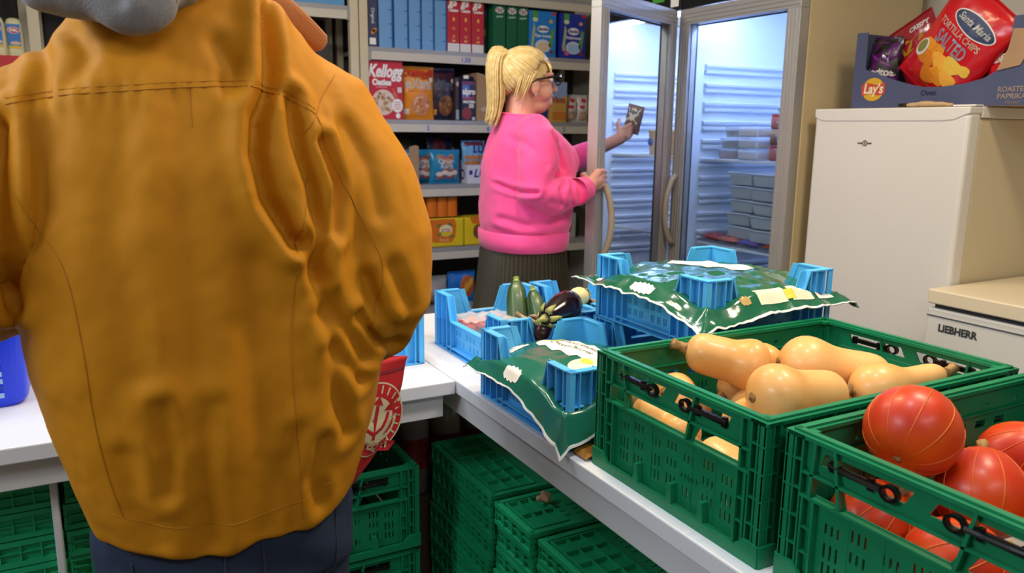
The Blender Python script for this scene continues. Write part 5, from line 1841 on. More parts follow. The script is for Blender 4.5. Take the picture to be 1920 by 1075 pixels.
MB().box(-0.05, 0.25, 0.0105, 0.1995, 0, 0.008).build('base', MATS['dark_red_plastic'], t)
t = thing('storage_box', 'plain brown carton carrying the dark red tray', 'box', (1.05, 1.97, 0))
MB().box(0, 0.34, 0, 0.22, 0, 0.299).build('box', M_card, t, bevel=0.002)

# ================================================================== INSIDE THE FRIDGES
M_tub = mat('clear_tub', '#e8ecf2', 0.15, alpha=0.45)
M_salmon = mat('salmon_filling', '#b0665a', 0.5, vary=0.2, vscale=60)
M_brownf = mat('brown_filling', '#8f6a58', 0.5, vary=0.2, vscale=60)
M_sand = mat('bread_slice', '#d9b896', 0.8, vary=0.1, vscale=80)
M_lidc = mat('pale_lid', '#cfd4dc', 0.3)
FX = 2.44


def round_tub(label, x, y, z, r, h, mfill, group):
    t = thing('round_tub', label, 'food tub', (x, y, z), 0, group)
    MB().lathe([(r * 0.86, 0.0005), (r, h * 0.9), (r * 1.05, h)], 24, caps=False).build('tub', M_tub, t, smooth=True)
    MB().lathe([(r * 0.84, 0.002), (r * 0.95, h * 0.75)], 24).build('filling', mfill, t, smooth=False)
    MB().lathe([(r * 1.06, h), (r * 1.06, h + 0.004), (r * 0.9, h + 0.0055)], 24).build('lid', M_tub, t)


S1 = 1.262
for k in range(3):
    round_tub('clear round salad tub, %s in the left fridge stack' % ('lowest', 'middle', 'topmost')[k], FX + 0.02, 2.575 - 0.012 * k, S1 + k * 0.045, 0.062 - 0.008 * (k == 2), 0.038, (M_salmon, M_brownf, M_brownf)[k], 'stacked salad tubs in the fridge')
for k in range(3):
    t = thing('sandwich_pack', 'clear sandwich pack, %s in the middle fridge stack' % ('lowest', 'middle', 'topmost')[k], 'sandwich', (FX, 2.435, S1 + k * 0.046), 0, 'stacked sandwich packs in the fridge')
    MB().box(-0.04, 0.05, -0.055, 0.055, 0.0005, 0.042).build('pack', M_tub, t, bevel=0.008)
    MB().box(-0.034, 0.044, -0.048, 0.048, 0.004, 0.026 if k != 2 else 0.03).build('bread', M_sand, t, bevel=0.008)
for k in range(4):
    t = thing('dessert_cup', 'clear dessert cup, number %s up from the shelf in the right stack' % ('one', 'two', 'three', 'four')[k], 'cup', (FX - 0.01, 2.262, S1 + k * 0.052), 0, 'stacked dessert cups in the fridge')
    MB().lathe([(0.026, 0.0005), (0.036, 0.044), (0.039, 0.05)], 20, caps=False).build('cup', M_tub, t, smooth=True)
    MB().lathe([(0.025, 0.002), (0.032, 0.03)], 20).build('filling', (M_salmon, M_lidc, M_salmon, M_lidc)[k], t)
    MB().lathe([(0.039, 0.047), (0.039, 0.0505), (0.03, 0.0512)], 20).build('lid', M_lidc, t)
M_rd = mat('red_lid', '#b04438', 0.4)
for k, (zz, c) in enumerate(((0, M_rd), (0.062, M_sand), (0.124, M_rd))):
    t = thing('jam_jar', 'small jar with %s lid, %s beside the dessert cups' % (('red', 'pale', 'red')[k], ('lowest', 'middle', 'topmost')[k]), 'jar', (FX + 0.03, 2.345, S1 + zz), 0, 'small jars in the fridge')
    MB().lathe([(0.022, 0.0005), (0.027, 0.01), (0.027, 0.045), (0.024, 0.05)], 18).build('glass', (M_salmon, M_brownf, M_salmon)[k], t, smooth=True)
    MB().lathe([(0.0255, 0.048), (0.0255, 0.06), (0.02, 0.061)], 18).build('lid', c, t)
S2 = 0.905
M_tubw = mat('milky_tub', '#cdd2d8', 0.25, alpha=0.8)
fill = [mat('tub_fill_%d' % i, c, 0.6, vary=0.2, vscale=50) for i, c in enumerate(('#b07a68', '#8f9aa6', '#b8a79a', '#9aa2a8'))]
for st, (yy, xx) in enumerate(((2.455, 2.47), (2.31, 2.45))):
    for k in range(5):
        t = thing('food_box', 'milky plastic food box, %s in the %s pile of the lower shelf' % (('lowest', 'second', 'middle', 'fourth', 'topmost')[k], ('left', 'right')[st]), 'food box', (xx, yy + 0.008 * math.sin(k * 2.1 + st), S2 + 0.03 + k * 0.056), 0, 'piled food boxes in the fridge')
        MB().rings([[(a * s * 0.07, b * s * 0.066, z) for a, b in ((-1, -1), (1, -1), (1, 1), (-1, 1))] for z, s in ((0.0005, 0.88), (0.045, 1.0))]).build('box', M_tubw, t, bevel=0.006)
        MB().box(-0.075, 0.075, -0.071, 0.071, 0.0455, 0.053).build('lid', M_tubw, t, bevel=0.003)
        MB().box(-0.055, 0.055, -0.05, 0.05, 0.004, 0.034).build('filling', fill[(k + st) % 4], t)
for k, (yy, c, lb) in enumerate(((2.6, '#a04a44', 'reddish'), (2.5, '#b5685a', 'pink'), (2.38, '#6a5fa0', 'violet'), (2.24, '#b0442c', 'orange and red'))):
    t, dr = bag('food_bag', '%s vacuum food bag lying at the front of the lower fridge shelf' % lb, 'bag', 2.37, yy, S2 + 0.022, 0.11, 0.11, 0.034, mat('food_bag_%d' % k, c, 0.2, vary=0.35, vscale=40, bump=0.3, bscale=60), seed=50 + k, rx=0, group='food bags on the lower fridge shelf')
    t.rotation_euler = (math.radians(-90), 0, math.radians(-90))
M_cup = mat('tan_paper_cup', '#cbb38e', 0.6)
for k, (yy, c) in enumerate(((3.09, '#5a6fa8'), (2.99, '#7a88a0'), (2.90, '#8a6a52'))):
    t = thing('soup_cup', 'tan paper cup on the open fridge shelf, %s' % ('by its left wall', 'in the middle', 'by its right wall')[k], 'cup', (FX + 0.02, yy, S1), 0, 'paper cups in the open fridge')
    MB().lathe([(0.034, 0.0005), (0.041, 0.105), (0.043, 0.112)], 24).build('cup', M_cup, t, smooth=False)
    MB().lathe([(0.0445, 0.109), (0.0445, 0.117), (0.036, 0.119)], 24).build('lid', M_cup, t)
    q = MB().ball((-0.036, 0.005, 0.062), (0.006, 0.02, 0.02), 16, 8).build('round_print', mat('cup_print_%d' % k, c, 0.5), t, smooth=True)
t, dr = bag('food_bag', 'white bag lying on the lower shelf of the open fridge', 'bag', 2.42, 2.95, S2 + 0.02, 0.14, 0.14, 0.04, mat('white_food_bag', '#cfd0d2', 0.3, bump=0.3), seed=60)
t.rotation_euler = (math.radians(-90), 0, math.radians(-90))
for k, zz in enumerate((0.56, 0.64)):
    t = thing('white_jar', 'round white jar at the bottom of the open fridge, %s one' % ('lower', 'upper')[k], 'jar', (2.44, 2.86, zz + 0.0005), 0, 'white jars in the open fridge')
    MB().lathe([(0.028, 0), (0.036, 0.01), (0.036, 0.055), (0.03, 0.062)], 20).build('jar', M_lidc, t, smooth=True)
    MB().lathe([(0.031, 0.06), (0.031, 0.074), (0.026, 0.076)], 20).build('lid', M_lidc, t)

# ================================================================== CRISPS BOX ON THE WHITE FRIDGE
M_bcard = mat('blue_grey_card', '#434a68', 0.6, vary=0.04)
BX, BZ = 2.375, 1.4608
t = thing('crisps_box', 'blue cardboard display box with a cut-out window full of crisps bags', 'box', (BX, 1.93, BZ))
# local: x depth, y runs to -y in the room
cut = [(0.0, 0.0005), (0.70, 0.0005), (0.70, 0.25), (0.526, 0.25), (0.521, 0.147), (0.512, 0.12), (0.49, 0.098), (0.455, 0.08), (0.40, 0.068), (0.33, 0.061), (0.27, 0.062), (0.22, 0.072), (0.17, 0.086), (0.125, 0.1), (0.085, 0.115), (0.045, 0.128), (0.043, 0.249), (0.0, 0.25)]
fb = frame((0, 0, 0), (0, -1, 0), (0, 0, 1))
vs, fs = curve_mesh([cut], 0.004)
MB().add(vs, fs, fb @ Matrix.Translation((0, 0, -0.004))).build('front_panel', M_bcard, t)
MB().box(0.0041, 0.30, -0.004, 0.0, 0.0005, 0.25).build('side_panel', M_bcard, t)
MB().box(0.0041, 0.30, -0.70, -0.696, 0.0005, 0.25).build('side_panel', M_bcard, t)
MB().box(0.297, 0.301, -0.6955, -0.0045, 0.0005, 0.25).build('back_panel', M_bcard, t)
MB().box(0.0041, 0.2965, -0.6955, -0.0045, 0.0005, 0.004).build('base_panel', M_card, t)
MB().box(-0.0005, 0.3, -0.70, 0.0, -0.0, 0.0004).build('base_edge', M_card, t)
MB().prism([(0.495, 0.10), (0.56, 0.112), (0.585, 0.16), (0.58, 0.21), (0.53, 0.215), (0.521, 0.16)], 0.001, 0.004, fb).build('torn_flap', M_card, t)
LY, LR = cmat('#c99a1c', 0.5), cmat('#b8402a', 0.5)
FB2 = lambda y, z: frame((-0.0004, -y, z), (0, -1, 0), (0, 0, 1))
patch(t, [ellipse(0.083, 0.061, 0.042, 0.038, 30)], FB2(0, 0), LY, 'logo')
patch(t, [[(0.038, 0.078), (0.06, 0.083), (0.1, 0.075), (0.128, 0.083), (0.13, 0.045), (0.105, 0.041), (0.07, 0.047), (0.04, 0.04)]], FB2(0, 0), LR, 'logo', off=0.0008)
lettering(t, "Lay's", 0.045, FB2(0.084, 0.062), cmat('#d9cfb0'), bold=0.0012, off=0.0016, shear=0.15, width=0.075)
CB = cmat('#8a7a70')
lettering(t, 'ROASTED', 0.021, FB2(0.548, 0.046), CB, bold=0.0006, width=0.088)
lettering(t, 'PAPRIKA', 0.021, FB2(0.546, 0.026), CB, bold=0.0006, width=0.084)
lettering(t, 'Flavour', 0.015, FB2(0.55, 0.010), CB, shear=0.3)
lettering(t, 'Oven', 0.024, FB2(0.285, 0.044), cmat('#272c46'), shear=0.2, bold=0.0006)


def crisp_bag(name, label, org, xdir, ydir, w, h, d, m, seed):
    """bag hanging in space: org is the bottom middle, front faces xdir x ydir"""
    t = thing(name, label, 'crisps bag', org, 0, 'crisps bags in the cardboard box')
    fr = frame((0, 0, 0), xdir, ydir)
    # pillow is built with front -y and up z
    m2 = frame((0, 0, 0), (1, 0, 0), (0, 0, 1))
    rot = fr @ m2.inverted()
    t.rotation_euler = rot.to_euler()
    mb = pillow(w, h, d, seed=seed)
    mb.build('bag', m, t, smooth=True)
    c = MB()
    for zz in (0.002, h - 0.012):
        for q in range(4):
            c.box(-w / 2 + 0.003, w / 2 - 0.003, -0.002, 0.002, zz + q * 0.003, zz + q * 0.003 + 0.001)
    c.build('seal', m, t)
    bv = BVHTree.FromPolygons([Vector(v) for v in mb.v], mb.f)
    return t, drape_on(bv, (0, 1, 0), 0.0012)


M_redf = mat('red_foil', '#c0141e', 0.2, bump=0.3, bscale=25, coat=0.4)
M_redf2 = mat('dark_red_foil', '#8a1422', 0.22, bump=0.3, bscale=25, coat=0.4)
M_purp = mat('purple_foil', '#4a1550', 0.22, bump=0.3, bscale=25, coat=0.4)
a_ = math.radians(-41)
xd = (-0.05, -math.cos(a_), math.sin(a_))
yd = (-0.08, math.sin(a_), math.cos(a_))   # up along the bag, leaning
t, dr = crisp_bag('crisps_bag', 'red tortilla chips bag tilting out of the box with a navy oval logo', (2.425, 1.70, 1.508), xd, yd, 0.265, 0.345, 0.085, M_redf, 71)
NV = cmat('#1c2a52')
bprint(t, dr, ellipse(0.02, 0.262, 0.082, 0.030, 36), cmat('#d8d2c8'), 'logo_oval')
bprint(t, dr, ellipse(0.02, 0.262, 0.078, 0.0265, 36), NV, 'logo_oval', off=0.0005)
btext(t, dr, 'Santa Maria', 0.028, 0.02, 0.264, cmat('#d8d6cc'), shear=0.25, bold=0.0006, width=0.13, off=0.0012)
btext(t, dr, 'TORTILLA CHIPS', 0.027, -0.002, 0.219, cmat('#d9c2b0'), bold=0.0007, width=0.175)
btext(t, dr, 'SALTED', 0.056, 0.0, 0.180, cmat('#b0a8b8'), bold=0.0014, width=0.125)
CH = [cmat(c, 0.4) for c in ('#d98a1e', '#c9741a', '#e0a23a', '#d9b040')]
for q, (x_, z_, rr, a) in enumerate(((-0.03, 0.14, 0.034, 0.4), (-0.05, 0.105, 0.036, 1.2), (0.01, 0.125, 0.038, 0.2), (0.05, 0.14, 0.034, 2.0), (0.02, 0.085, 0.036, 0.9), (-0.01, 0.065, 0.034, 1.7), (0.06, 0.10, 0.03, 0.1), (0.085, 0.15, 0.022, 0.6), (-0.06, 0.145, 0.024, 2.4))):
    tri = [(x_ + rr * (1 + 0.15 * math.sin(3 * b)) * math.cos(b + a), z_ + rr * 0.72 * (1 + 0.15 * math.sin(3 * b)) * math.sin(b + a)) for b in [2 * PI * i / 14 for i in range(14)]]
    bprint(t, dr, tri, CH[q % 4], 'chip_picture', off=0.0004 + q * 0.00012)
bprint(t, dr, ellipse(-0.082, 0.118, 0.022, 0.032, 20, -0.3), cmat('#cfcac0'), 'bowl_picture', off=0.0016)
bprint(t, dr, ellipse(-0.084, 0.12, 0.016, 0.024, 20, -0.3), cmat('#7a7a3a'), 'bowl_picture', off=0.002)
bprint(t, dr, ellipse(0.06, 0.028, 0.016, 0.016, 18), cmat('#5a5a2a'), 'round_badge', off=0.0006)
btext(t, dr, 'Only three ingredients', 0.011, -0.02, 0.04, cmat('#c9803a'))
btext(t, dr, 'Natural corn chips', 0.011, -0.02, 0.026, cmat('#c9803a'))
b_ = math.radians(28)
t, dr = crisp_bag('crisps_bag', 'dark red bag with yellow slanted letters behind the tortilla bag', (2.47, 1.695, 1.53), (0, -math.cos(b_), math.sin(b_)), (0.0, math.sin(b_), math.cos(b_)), 0.17, 0.24, 0.06, M_redf2, 72)
btext(t, dr, 'ZAZA', 0.06, -0.03, 0.15, cmat('#c99a1c'), bold=0.002, shear=0.2)
btext(t, dr, 'CRISPY', 0.022, 0.035, 0.2, W_, bold=0.001)
t, dr = crisp_bag('crisps_bag', 'purple and black crisps bag in the left corner of the box', (2.43, 1.858, 1.497), (0, -1, -0.05), (0.02, 0, 1), 0.108, 0.2, 0.07, M_purp, 73)
bprint(t, dr, [(-0.055, 0.12), (0.055, 0.1), (0.055, 0.2), (-0.055, 0.2)], mat('black_foil', '#1a1514', 0.2, coat=0.4, bump=0.3, bscale=30), 'dark_panel')
bprint(t, dr, [(-0.02, 0.05), (0.055, 0.07), (0.05, 0.13), (0.0, 0.13)], cmat('#26201c'), 'dark_panel', off=0.0004)
bprint(t, dr, [(-0.055, 0.135), (-0.05, 0.15), (0.055, 0.1), (0.055, 0.085)], cmat('#7a1f7a'), 'purple_band', off=0.0008)
btext(t, dr, 'Doritos', 0.034, 0.0, 0.082, W_, bold=0.0014, width=0.1, off=0.0012)
t, dr = crisp_bag('crisps_bag', 'red crisps bag with white capitals at the right of the window', (2.435, 1.43, 1.485), (0, -1, 0.1), (0.02, 0.1, 1), 0.13, 0.2, 0.07, M_redf, 74)
btext(t, dr, 'CABERET', 0.032, 0.0, 0.112, W_, bold=0.0016, width=0.12)
bprint(t, dr, ellipse(-0.01, 0.06, 0.04, 0.015, 16), CH[0], 'chip_picture')
t, dr = crisp_bag('crisps_bag', 'dark crisps bag deep in the middle of the box', (2.50, 1.56, 1.475), (0, -1, 0), (0, 0, 1), 0.2, 0.2, 0.08, M_redf2, 75)
M_buckle = mat('dark_metal', '#3a362e', 0.3, metal=0.7)
t = thing('glove', 'crumpled beige cloth glove with a dark buckle on the white fridge', 'glove', (2.335, 1.61, 1.4605))
g = MB()
for c, r in (((0, 0.05, 0.006), (0.014, 0.03, 0.008)), ((0, 0.01, 0.008), (0.016, 0.04, 0.01)), ((0, -0.03, 0.007), (0.014, 0.035, 0.008)), ((0.004, -0.06, 0.005), (0.01, 0.02, 0.006))):
    g.ball(c, r, 16, 8)
obj('cloth', voxel(g, 0.003, 2, 'cloth'), mat('beige_cloth', '#b89a72', 0.9, bump=0.4, bscale=200), t, smooth=True)
MB().box(-0.012, 0.012, 0.075, 0.1, 0.0005, 0.012).build('buckle', M_buckle, t, bevel=0.003)
t = thing('paper_slip', 'white paper slip lying on the corner of the white fridge', 'paper', (2.345, 1.475, 1.4605))
MB().box(-0.02, 0.02, -0.02, 0.05, 0.0, 0.004).build('slip', W_, t, bevel=0.001)

# ================================================================== THE MAN IN THE MUSTARD JACKET
M_jack = mat('mustard_canvas', '#c4800f', 0.66, bump=0.12, bscale=600, vary=0.05, vscale=5, spec=0.3, crumple=0.4, cscale=13.0)
M_seam = mat('mustard_seam', '#b3740e', 0.8)
M_cord = mat('rust_corduroy', '#a05a1e', 0.8, bump=0.5, bscale=300, sheen=0.3)
M_hood = mat('grey_jersey', '#8d8b8e', 0.85, bump=0.4, bscale=380, vary=0.08, vscale=90, sheen=0.2)
M_jean = mat('dark_denim', '#232f48', 0.8, bump=0.3, bscale=500, vary=0.12, vscale=40)
M_skin = two_tone('skin', '#c99a84', '#d3a08c', 0.5, 14, bump=0.06, bscale=160, sss=0.08)
M_hair_d = two_tone('brown_hair', '#4a3626', '#6a5038', 0.55, 60, bump=0.3)
M_shoe = mat('dark_shoe', '#2b2724', 0.6, bump=0.2)

MX, MY = 0.150, 1.22          # body axis
man = thing('person', 'person in a mustard canvas jacket and jeans seen from behind', 'person', (0, 0, 0))


def axis_x(z):
    return MX + 0.014 * max(0, min(1, (1.5 - z) / 0.6))


def super_ring(cx, cy, z, a, b, n=48, e=2.6, dz=None):
    out = []
    for j in range(n):
        t_ = 2 * PI * j / n
        c, s = math.cos(t_), math.sin(t_)
        x = a * math.copysign(abs(c) ** (2 / e), c)
        y = b * math.copysign(abs(s) ** (2 / e), s)
        out.append((cx + x, cy + y, z + (dz(x, y) if dz else 0)))
    return out


# ---- body under the clothes
b = MB()
b.capsule([(0.145, MY, 1.50), (0.15, MY, 1.35), (0.155, MY, 1.15), (0.16, MY, 0.98)], [0.085, 0.125, 0.125, 0.12], 20)
b.capsule([(0.02, MY, 1.40), (0.145, MY, 1.42), (0.27, MY, 1.40)], [0.055, 0.07, 0.055], 16)
b.capsule([(0.11, MY - 0.01, 1.50), (0.09, MY + 0.01, 1.60), (0.085, MY + 0.02, 1.64)], [0.06, 0.055, 0.055], 16)
b.ball((0.08, MY + 0.03, 1.735), (0.078, 0.098, 0.115), 24, 16)
b.ball((0.08, MY + 0.075, 1.69), (0.055, 0.06, 0.075), 20, 12)
b.capsule([(0.08, MY + 0.135, 1.72), (0.08, MY + 0.15, 1.69)], [0.011, 0.014], 10)
for s in (-1, 1):
    b.ball((0.08 + s * 0.08, MY + 0.02, 1.715), (0.008, 0.02, 0.032), 12, 8)
    b.capsule([(0.16 + s * 0.09, MY, 0.95), (0.16 + s * 0.1, MY + 0.005, 0.5), (0.16 + s * 0.1, MY, 0.09)], [0.085, 0.055, 0.04], 16)
    b.capsule([(0.16 + s * 0.1, MY, 0.05), (0.16 + s * 0.11, MY + 0.13, 0.045)], [0.04, 0.035], 12)
ARM_R = [(0.318, 1.21, 1.39), (0.378, 1.185, 1.22), (0.388, 1.17, 1.12), (0.395, 1.25, 1.07), (0.40, 1.34, 1.045)]
ARM_L = [(-0.025, 1.21, 1.385), (-0.125, 1.185, 1.25), (-0.15, 1.18, 1.185), (-0.13, 1.27, 1.15), (-0.09, 1.38, 1.13)]
for A, hd in ((ARM_R, (0.415, 1.405, 1.025)), (ARM_L, (-0.06, 1.445, 1.115))):
    b.capsule(A + [hd], [0.05, 0.042, 0.038, 0.034, 0.027, 0.028], 14)
    H = Vector(hd)
    for k in range(4):       # fingers curled round the bag handles
        z = 0.022 - 0.016 * k
        L = (0.9, 1.0, 0.96, 0.8)[k]
        b.capsule([H + Vector((0.0, 0.02, z)), H + Vector((0.012, 0.05 * L, z - 0.004)), H + Vector((0.004, 0.066 * L, z - 0.012)), H + Vector((-0.018, 0.056 * L, z - 0.016))], [0.0105, 0.0095, 0.0088, 0.0075], 8)
    b.capsule([H + Vector((-0.014, 0.0, 0.02)), H + Vector((-0.026, 0.03, 0.022)), H + Vector((-0.016, 0.055, 0.014))], [0.012, 0.0105, 0.0085], 8)
obj('body', voxel(b, 0.005, 3, 'body'), M_skin, man, smooth=True)
h = MB()
h.ball((0.08, MY + 0.012, 1.755), (0.088, 0.098, 0.108), 26, 16)
h.ball((0.08, MY - 0.03, 1.70), (0.07, 0.055, 0.06), 20, 12)
obj('hair', voxel(h, 0.006, 2, 'hair'), M_hair_d, man, smooth=True)
for s in (-1, 1):
    MB().ball((0.08 + s * 0.031, MY + 0.123, 1.742), 0.011, 12, 8).build('eye', mat('eye_white', '#e8e4de', 0.2), man, smooth=True)

# ---- jeans and shoes
j = MB()
j.rings([super_ring(0.163, MY, 0.70, 0.19, 0.125, 32, 2.4), super_ring(0.163, MY, 0.80, 0.185, 0.128, 32, 2.4), super_ring(0.163, MY, 0.98, 0.17, 0.125, 32, 2.2)])
for s in (-1, 1):
    j.capsule([(0.163 + s * 0.092, MY, 0.78), (0.163 + s * 0.098, MY + 0.005, 0.5), (0.163 + s * 0.1, MY, 0.08)], [0.104, 0.078, 0.062], 20)
jm = voxel(j, 0.007, 3, 'jeans')
V = get_np(jm)
V[:, 1] += 0.004 * np.sin(V[:, 2] * 60 + V[:, 0] * 35)
set_np(jm, V)
jo = obj('jeans', jm, M_jean, man, smooth=True)
M_jseam = mat('denim_stitch', '#3a3f4c', 0.8)
for s in (-1, 1):
    cx = 0.163 + s * 0.085
    loop = [(cx - 0.06, 0.80), (cx + 0.06, 0.80), (cx + 0.055, 0.70), (cx, 0.672), (cx - 0.055, 0.70), (cx - 0.06, 0.80)]
    bvj = BVHTree.FromPolygons([v.co.copy() for v in jm.vertices], [tuple(p.vertices) for p in jm.polygons])
    pts = []
    for (ax, az), (bx, bz) in zip(loop[:-1], loop[1:]):
        for k in range(6):
            hit = bvj.ray_cast(Vector((lerp(ax, bx, k / 6), 0.5, lerp(az, bz, k / 6))), Vector((0, 1, 0)))
            if hit[0] is not None:
                pts.append(hit[0] + Vector((0, -0.0012, 0)))
    MB().tube(pts, 0.0016, 5).build('pocket_seam', M_jseam, jo)
    MB().capsule([(0.163 + s * 0.1, MY - 0.05, 0.042), (0.163 + s * 0.11, MY + 0.17, 0.036)], [0.043, 0.04], 16).build('shoe', M_shoe, man, smooth=True)

# ---- jacket: torso and sleeves fused into one surface, then folded
jk = MB()


def hemdz(x, y):
    return 0.0


prof = [(0.80, 0.192, 0.140), (0.86, 0.203, 0.147), (0.95, 0.226, 0.158), (1.05, 0.243, 0.163), (1.2, 0.243, 0.163), (1.32, 0.232, 0.158), (1.40, 0.215, 0.146), (1.455, 0.186, 0.128), (1.505, 0.148, 0.108), (1.545, 0.112, 0.09)]
jk.rings([super_ring(axis_x(z), MY, z, a, bb, 56, 2.7) for z, a, bb in prof])
jk.capsule([(0.235, 1.215, 1.435), (0.318, 1.205, 1.385), (0.362, 1.19, 1.29), (0.388, 1.175, 1.2), (0.392, 1.17, 1.13), (0.388, 1.22, 1.075), (0.392, 1.31, 1.05)], [0.082, 0.096, 0.100, 0.098, 0.092, 0.078, 0.062], 24)
jk.capsule([(0.06, 1.215, 1.43), (-0.02, 1.205, 1.375), (-0.09, 1.19, 1.30), (-0.135, 1.18, 1.24), (-0.15, 1.19, 1.19), (-0.13, 1.26, 1.155), (-0.09, 1.36, 1.14)], [0.08, 0.092, 0.094, 0.09, 0.086, 0.072, 0.058], 24)
jm = voxel(jk, 0.0055, 10, 'jacket')


def SC(x, z):
    return (x * 1.113, 1.38 + (z - 1.38) * 1.113)


def polyd(P, path):
    """distance in the xz-plane from points to a path, signed side and the place along it"""
    best = np.full(len(P), 1e9)
    side = np.zeros(len(P))
    for (a, c) in zip(path[:-1], path[1:]):
        a = np.array(a)
        c = np.array(c)
        d = c - a
        L = d @ d
        t_ = np.clip(((P - a) @ d) / L, 0, 1)
        q = a + t_[:, None] * d
        dist = np.linalg.norm(P - q, axis=1)
        sd = np.sign(d[0] * (P[:, 1] - a[1]) - d[1] * (P[:, 0] - a[0]))
        m_ = dist < best
        best[m_] = dist[m_]
        side[m_] = sd[m_]
    return best, side


V = get_np(jm)
N = normals_np(jm)
back = np.clip((MY + 0.02 - V[:, 1]) / 0.08, 0, 1)
XZ = V[:, [0, 2]]
D = np.zeros(len(V))


def crease(path, depth, width, asym=0.0, mask=back):
    """groove with a rounded lip on one or both sides"""
    d, s = polyd(XZ, [SC(*p) for p in path])
    g = np.exp(-(d / width) ** 2)
    lip = np.exp(-((d - 2.0 * width) / (1.3 * width)) ** 2)
    D[:] += mask * (-depth * g + depth * 0.55 * lip * (1 + asym * s) * 0.8)


# the deep fold between back panel and right sleeve, and its companions
crease([(0.214, 1.515), (0.209, 1.461), (0.203, 1.422), (0.186, 1.389), (0.181, 1.346), (0.19, 1.296), (0.219, 1.243)], 0.026, 0.011, -0.5)
crease([(0.228, 1.41), (0.232, 1.36), (0.246, 1.31), (0.252, 1.25), (0.25, 1.2)], 0.020, 0.010, 0.2)
crease([(0.262, 1.36), (0.278, 1.31), (0.272, 1.25)], 0.015, 0.009, 0.2)
crease([(0.23, 1.24), (0.25, 1.18), (0.285, 1.12), (0.31, 1.08)], 0.014, 0.012, 0.2)
crease([(0.25, 1.15), (0.275, 1.09), (0.305, 1.05)], 0.012, 0.010)
crease([(0.262, 1.10), (0.27, 1.03), (0.285, 0.98)], 0.010, 0.012)
# left shoulder, where the yoke pulls towards the arm
crease([(-0.03, 1.475), (-0.02, 1.445), (-0.028, 1.41)], 0.006, 0.010)
crease([(0.008, 1.478), (0.018, 1.45), (0.002, 1.425)], 0.006, 0.010)
crease([(-0.055, 1.45), (-0.062, 1.42), (-0.075, 1.39)], 0.004, 0.008)
crease([(-0.07, 1.38), (-0.075, 1.31), (-0.078, 1.24), (-0.074, 1.18)], 0.028, 0.011)
# soft vertical drops in the back panel
for p, dd, ww in (([(0.10, 1.40), (0.098, 1.2), (0.09, 1.0), (0.10, 0.87)], 0.005, 0.02), ([(0.05, 1.39), (0.03, 1.25), (0.04, 1.1)], 0.005, 0.02),
                  ([(0.06, 1.06), (0.066, 1.0), (0.062, 0.95)], 0.008, 0.012), ([(0.115, 1.05), (0.10, 0.96), (0.108, 0.88)], 0.006, 0.014),
                  ([(0.17, 1.22), (0.165, 1.1), (0.18, 0.96), (0.175, 0.88)], 0.006, 0.02), ([(0.215, 1.0), (0.20, 0.94), (0.21, 0.87)], 0.006, 0.014),
                  ([(0.02, 1.0), (0.03, 0.93), (0.05, 0.88)], 0.005, 0.014), ([(0.25, 0.98), (0.235, 0.93), (0.245, 0.89)], 0.008, 0.012),
                  ([(0.15, 1.47), (0.165, 1.44), (0.16, 1.425)], 0.008, 0.012)):
    crease(p, dd, ww)
# sleeve creases at the elbow and along the arm
for p, dd, ww in (([(0.30, 1.38), (0.325, 1.33), (0.335, 1.27)], 0.007, 0.012), ([(0.35, 1.20), (0.375, 1.14), (0.37, 1.10)], 0.008, 0.012),
                  ([(0.30, 1.14), (0.33, 1.10), (0.37, 1.085)], 0.012, 0.009), ([(0.315, 1.19), (0.33, 1.14), (0.36, 1.11)], 0.008, 0.010)):
    crease(p, dd, ww, mask=np.clip((1.26 - V[:, 1]) / 0.06, 0, 1))
# fine crumple
fine = np.array([noise.noise(Vector((p[0] * 26, p[1] * 26, p[2] * 15))) * 0.0022 + noise.noise(Vector((p[0] * 60 + 9, p[1] * 60, p[2] * 38))) * 0.0011 for p in V])
big = np.array([noise.noise(Vector((p[0] * 7 + 3, p[1] * 7, p[2] * 4.5 + 1))) for p in V]) * 0.006
D += fine + big
# gathers just under the yoke seam
yoke = [(-0.062, 1.398), (-0.012, 1.408), (0.059, 1.415), (0.113, 1.42), (0.181, 1.423), (0.211, 1.416), (0.226, 1.412), (0.257, 1.393)]
dy_, sy_ = polyd(XZ, [SC(*p) for p in yoke])
D += back * np.exp(-(dy_ / 0.02) ** 2) * 0.0018 * np.sin(V[:, 0] * 330)
# below the hem the panel flares a little; hem dips at the middle of the back
V2 = V + N * D[:, None]
low = np.clip((0.86 - V[:, 2]) / 0.06, 0, 1)
V2[:, 2] += low * (0.035 * np.clip(np.abs(V[:, 0] - 0.16) / 0.2, 0, 1) ** 2 + 0.012 * np.sin(V[:, 0] * 40) * 0.3 - 0.012)
set_np(jm, V2)
jm = smooth_mesh(jm, 2, 0.4)
jack = obj('jacket', jm, M_jack, man, smooth=True)
bvk = BVHTree.FromPolygons([v.co.copy() for v in jm.vertices], [tuple(p.vertices) for p in jm.polygons])


def on_back(x, z, off=0.0):
    hit = bvk.ray_cast(Vector((x, 0.6, z)), Vector((0, 1, 0)), 1.2)
    return None if hit[0] is None else hit[0] + hit[1] * off


def seam(path, name='seam', r=0.0008, n=10):
    pts = [on_back(p.x, p.z, 0.0002) for p in catmull([(SC(*q)[0], 0, SC(*q)[1]) for q in path], n)]
    pts = [p for p in pts if p is not None]
    pts = [p for i, p in enumerate(pts) if i == 0 or (p - pts[i - 1]).length < 0.06]
    if len(pts) > 2:
        MB().tube(pts, r, 5).build(name, M_seam, jack)


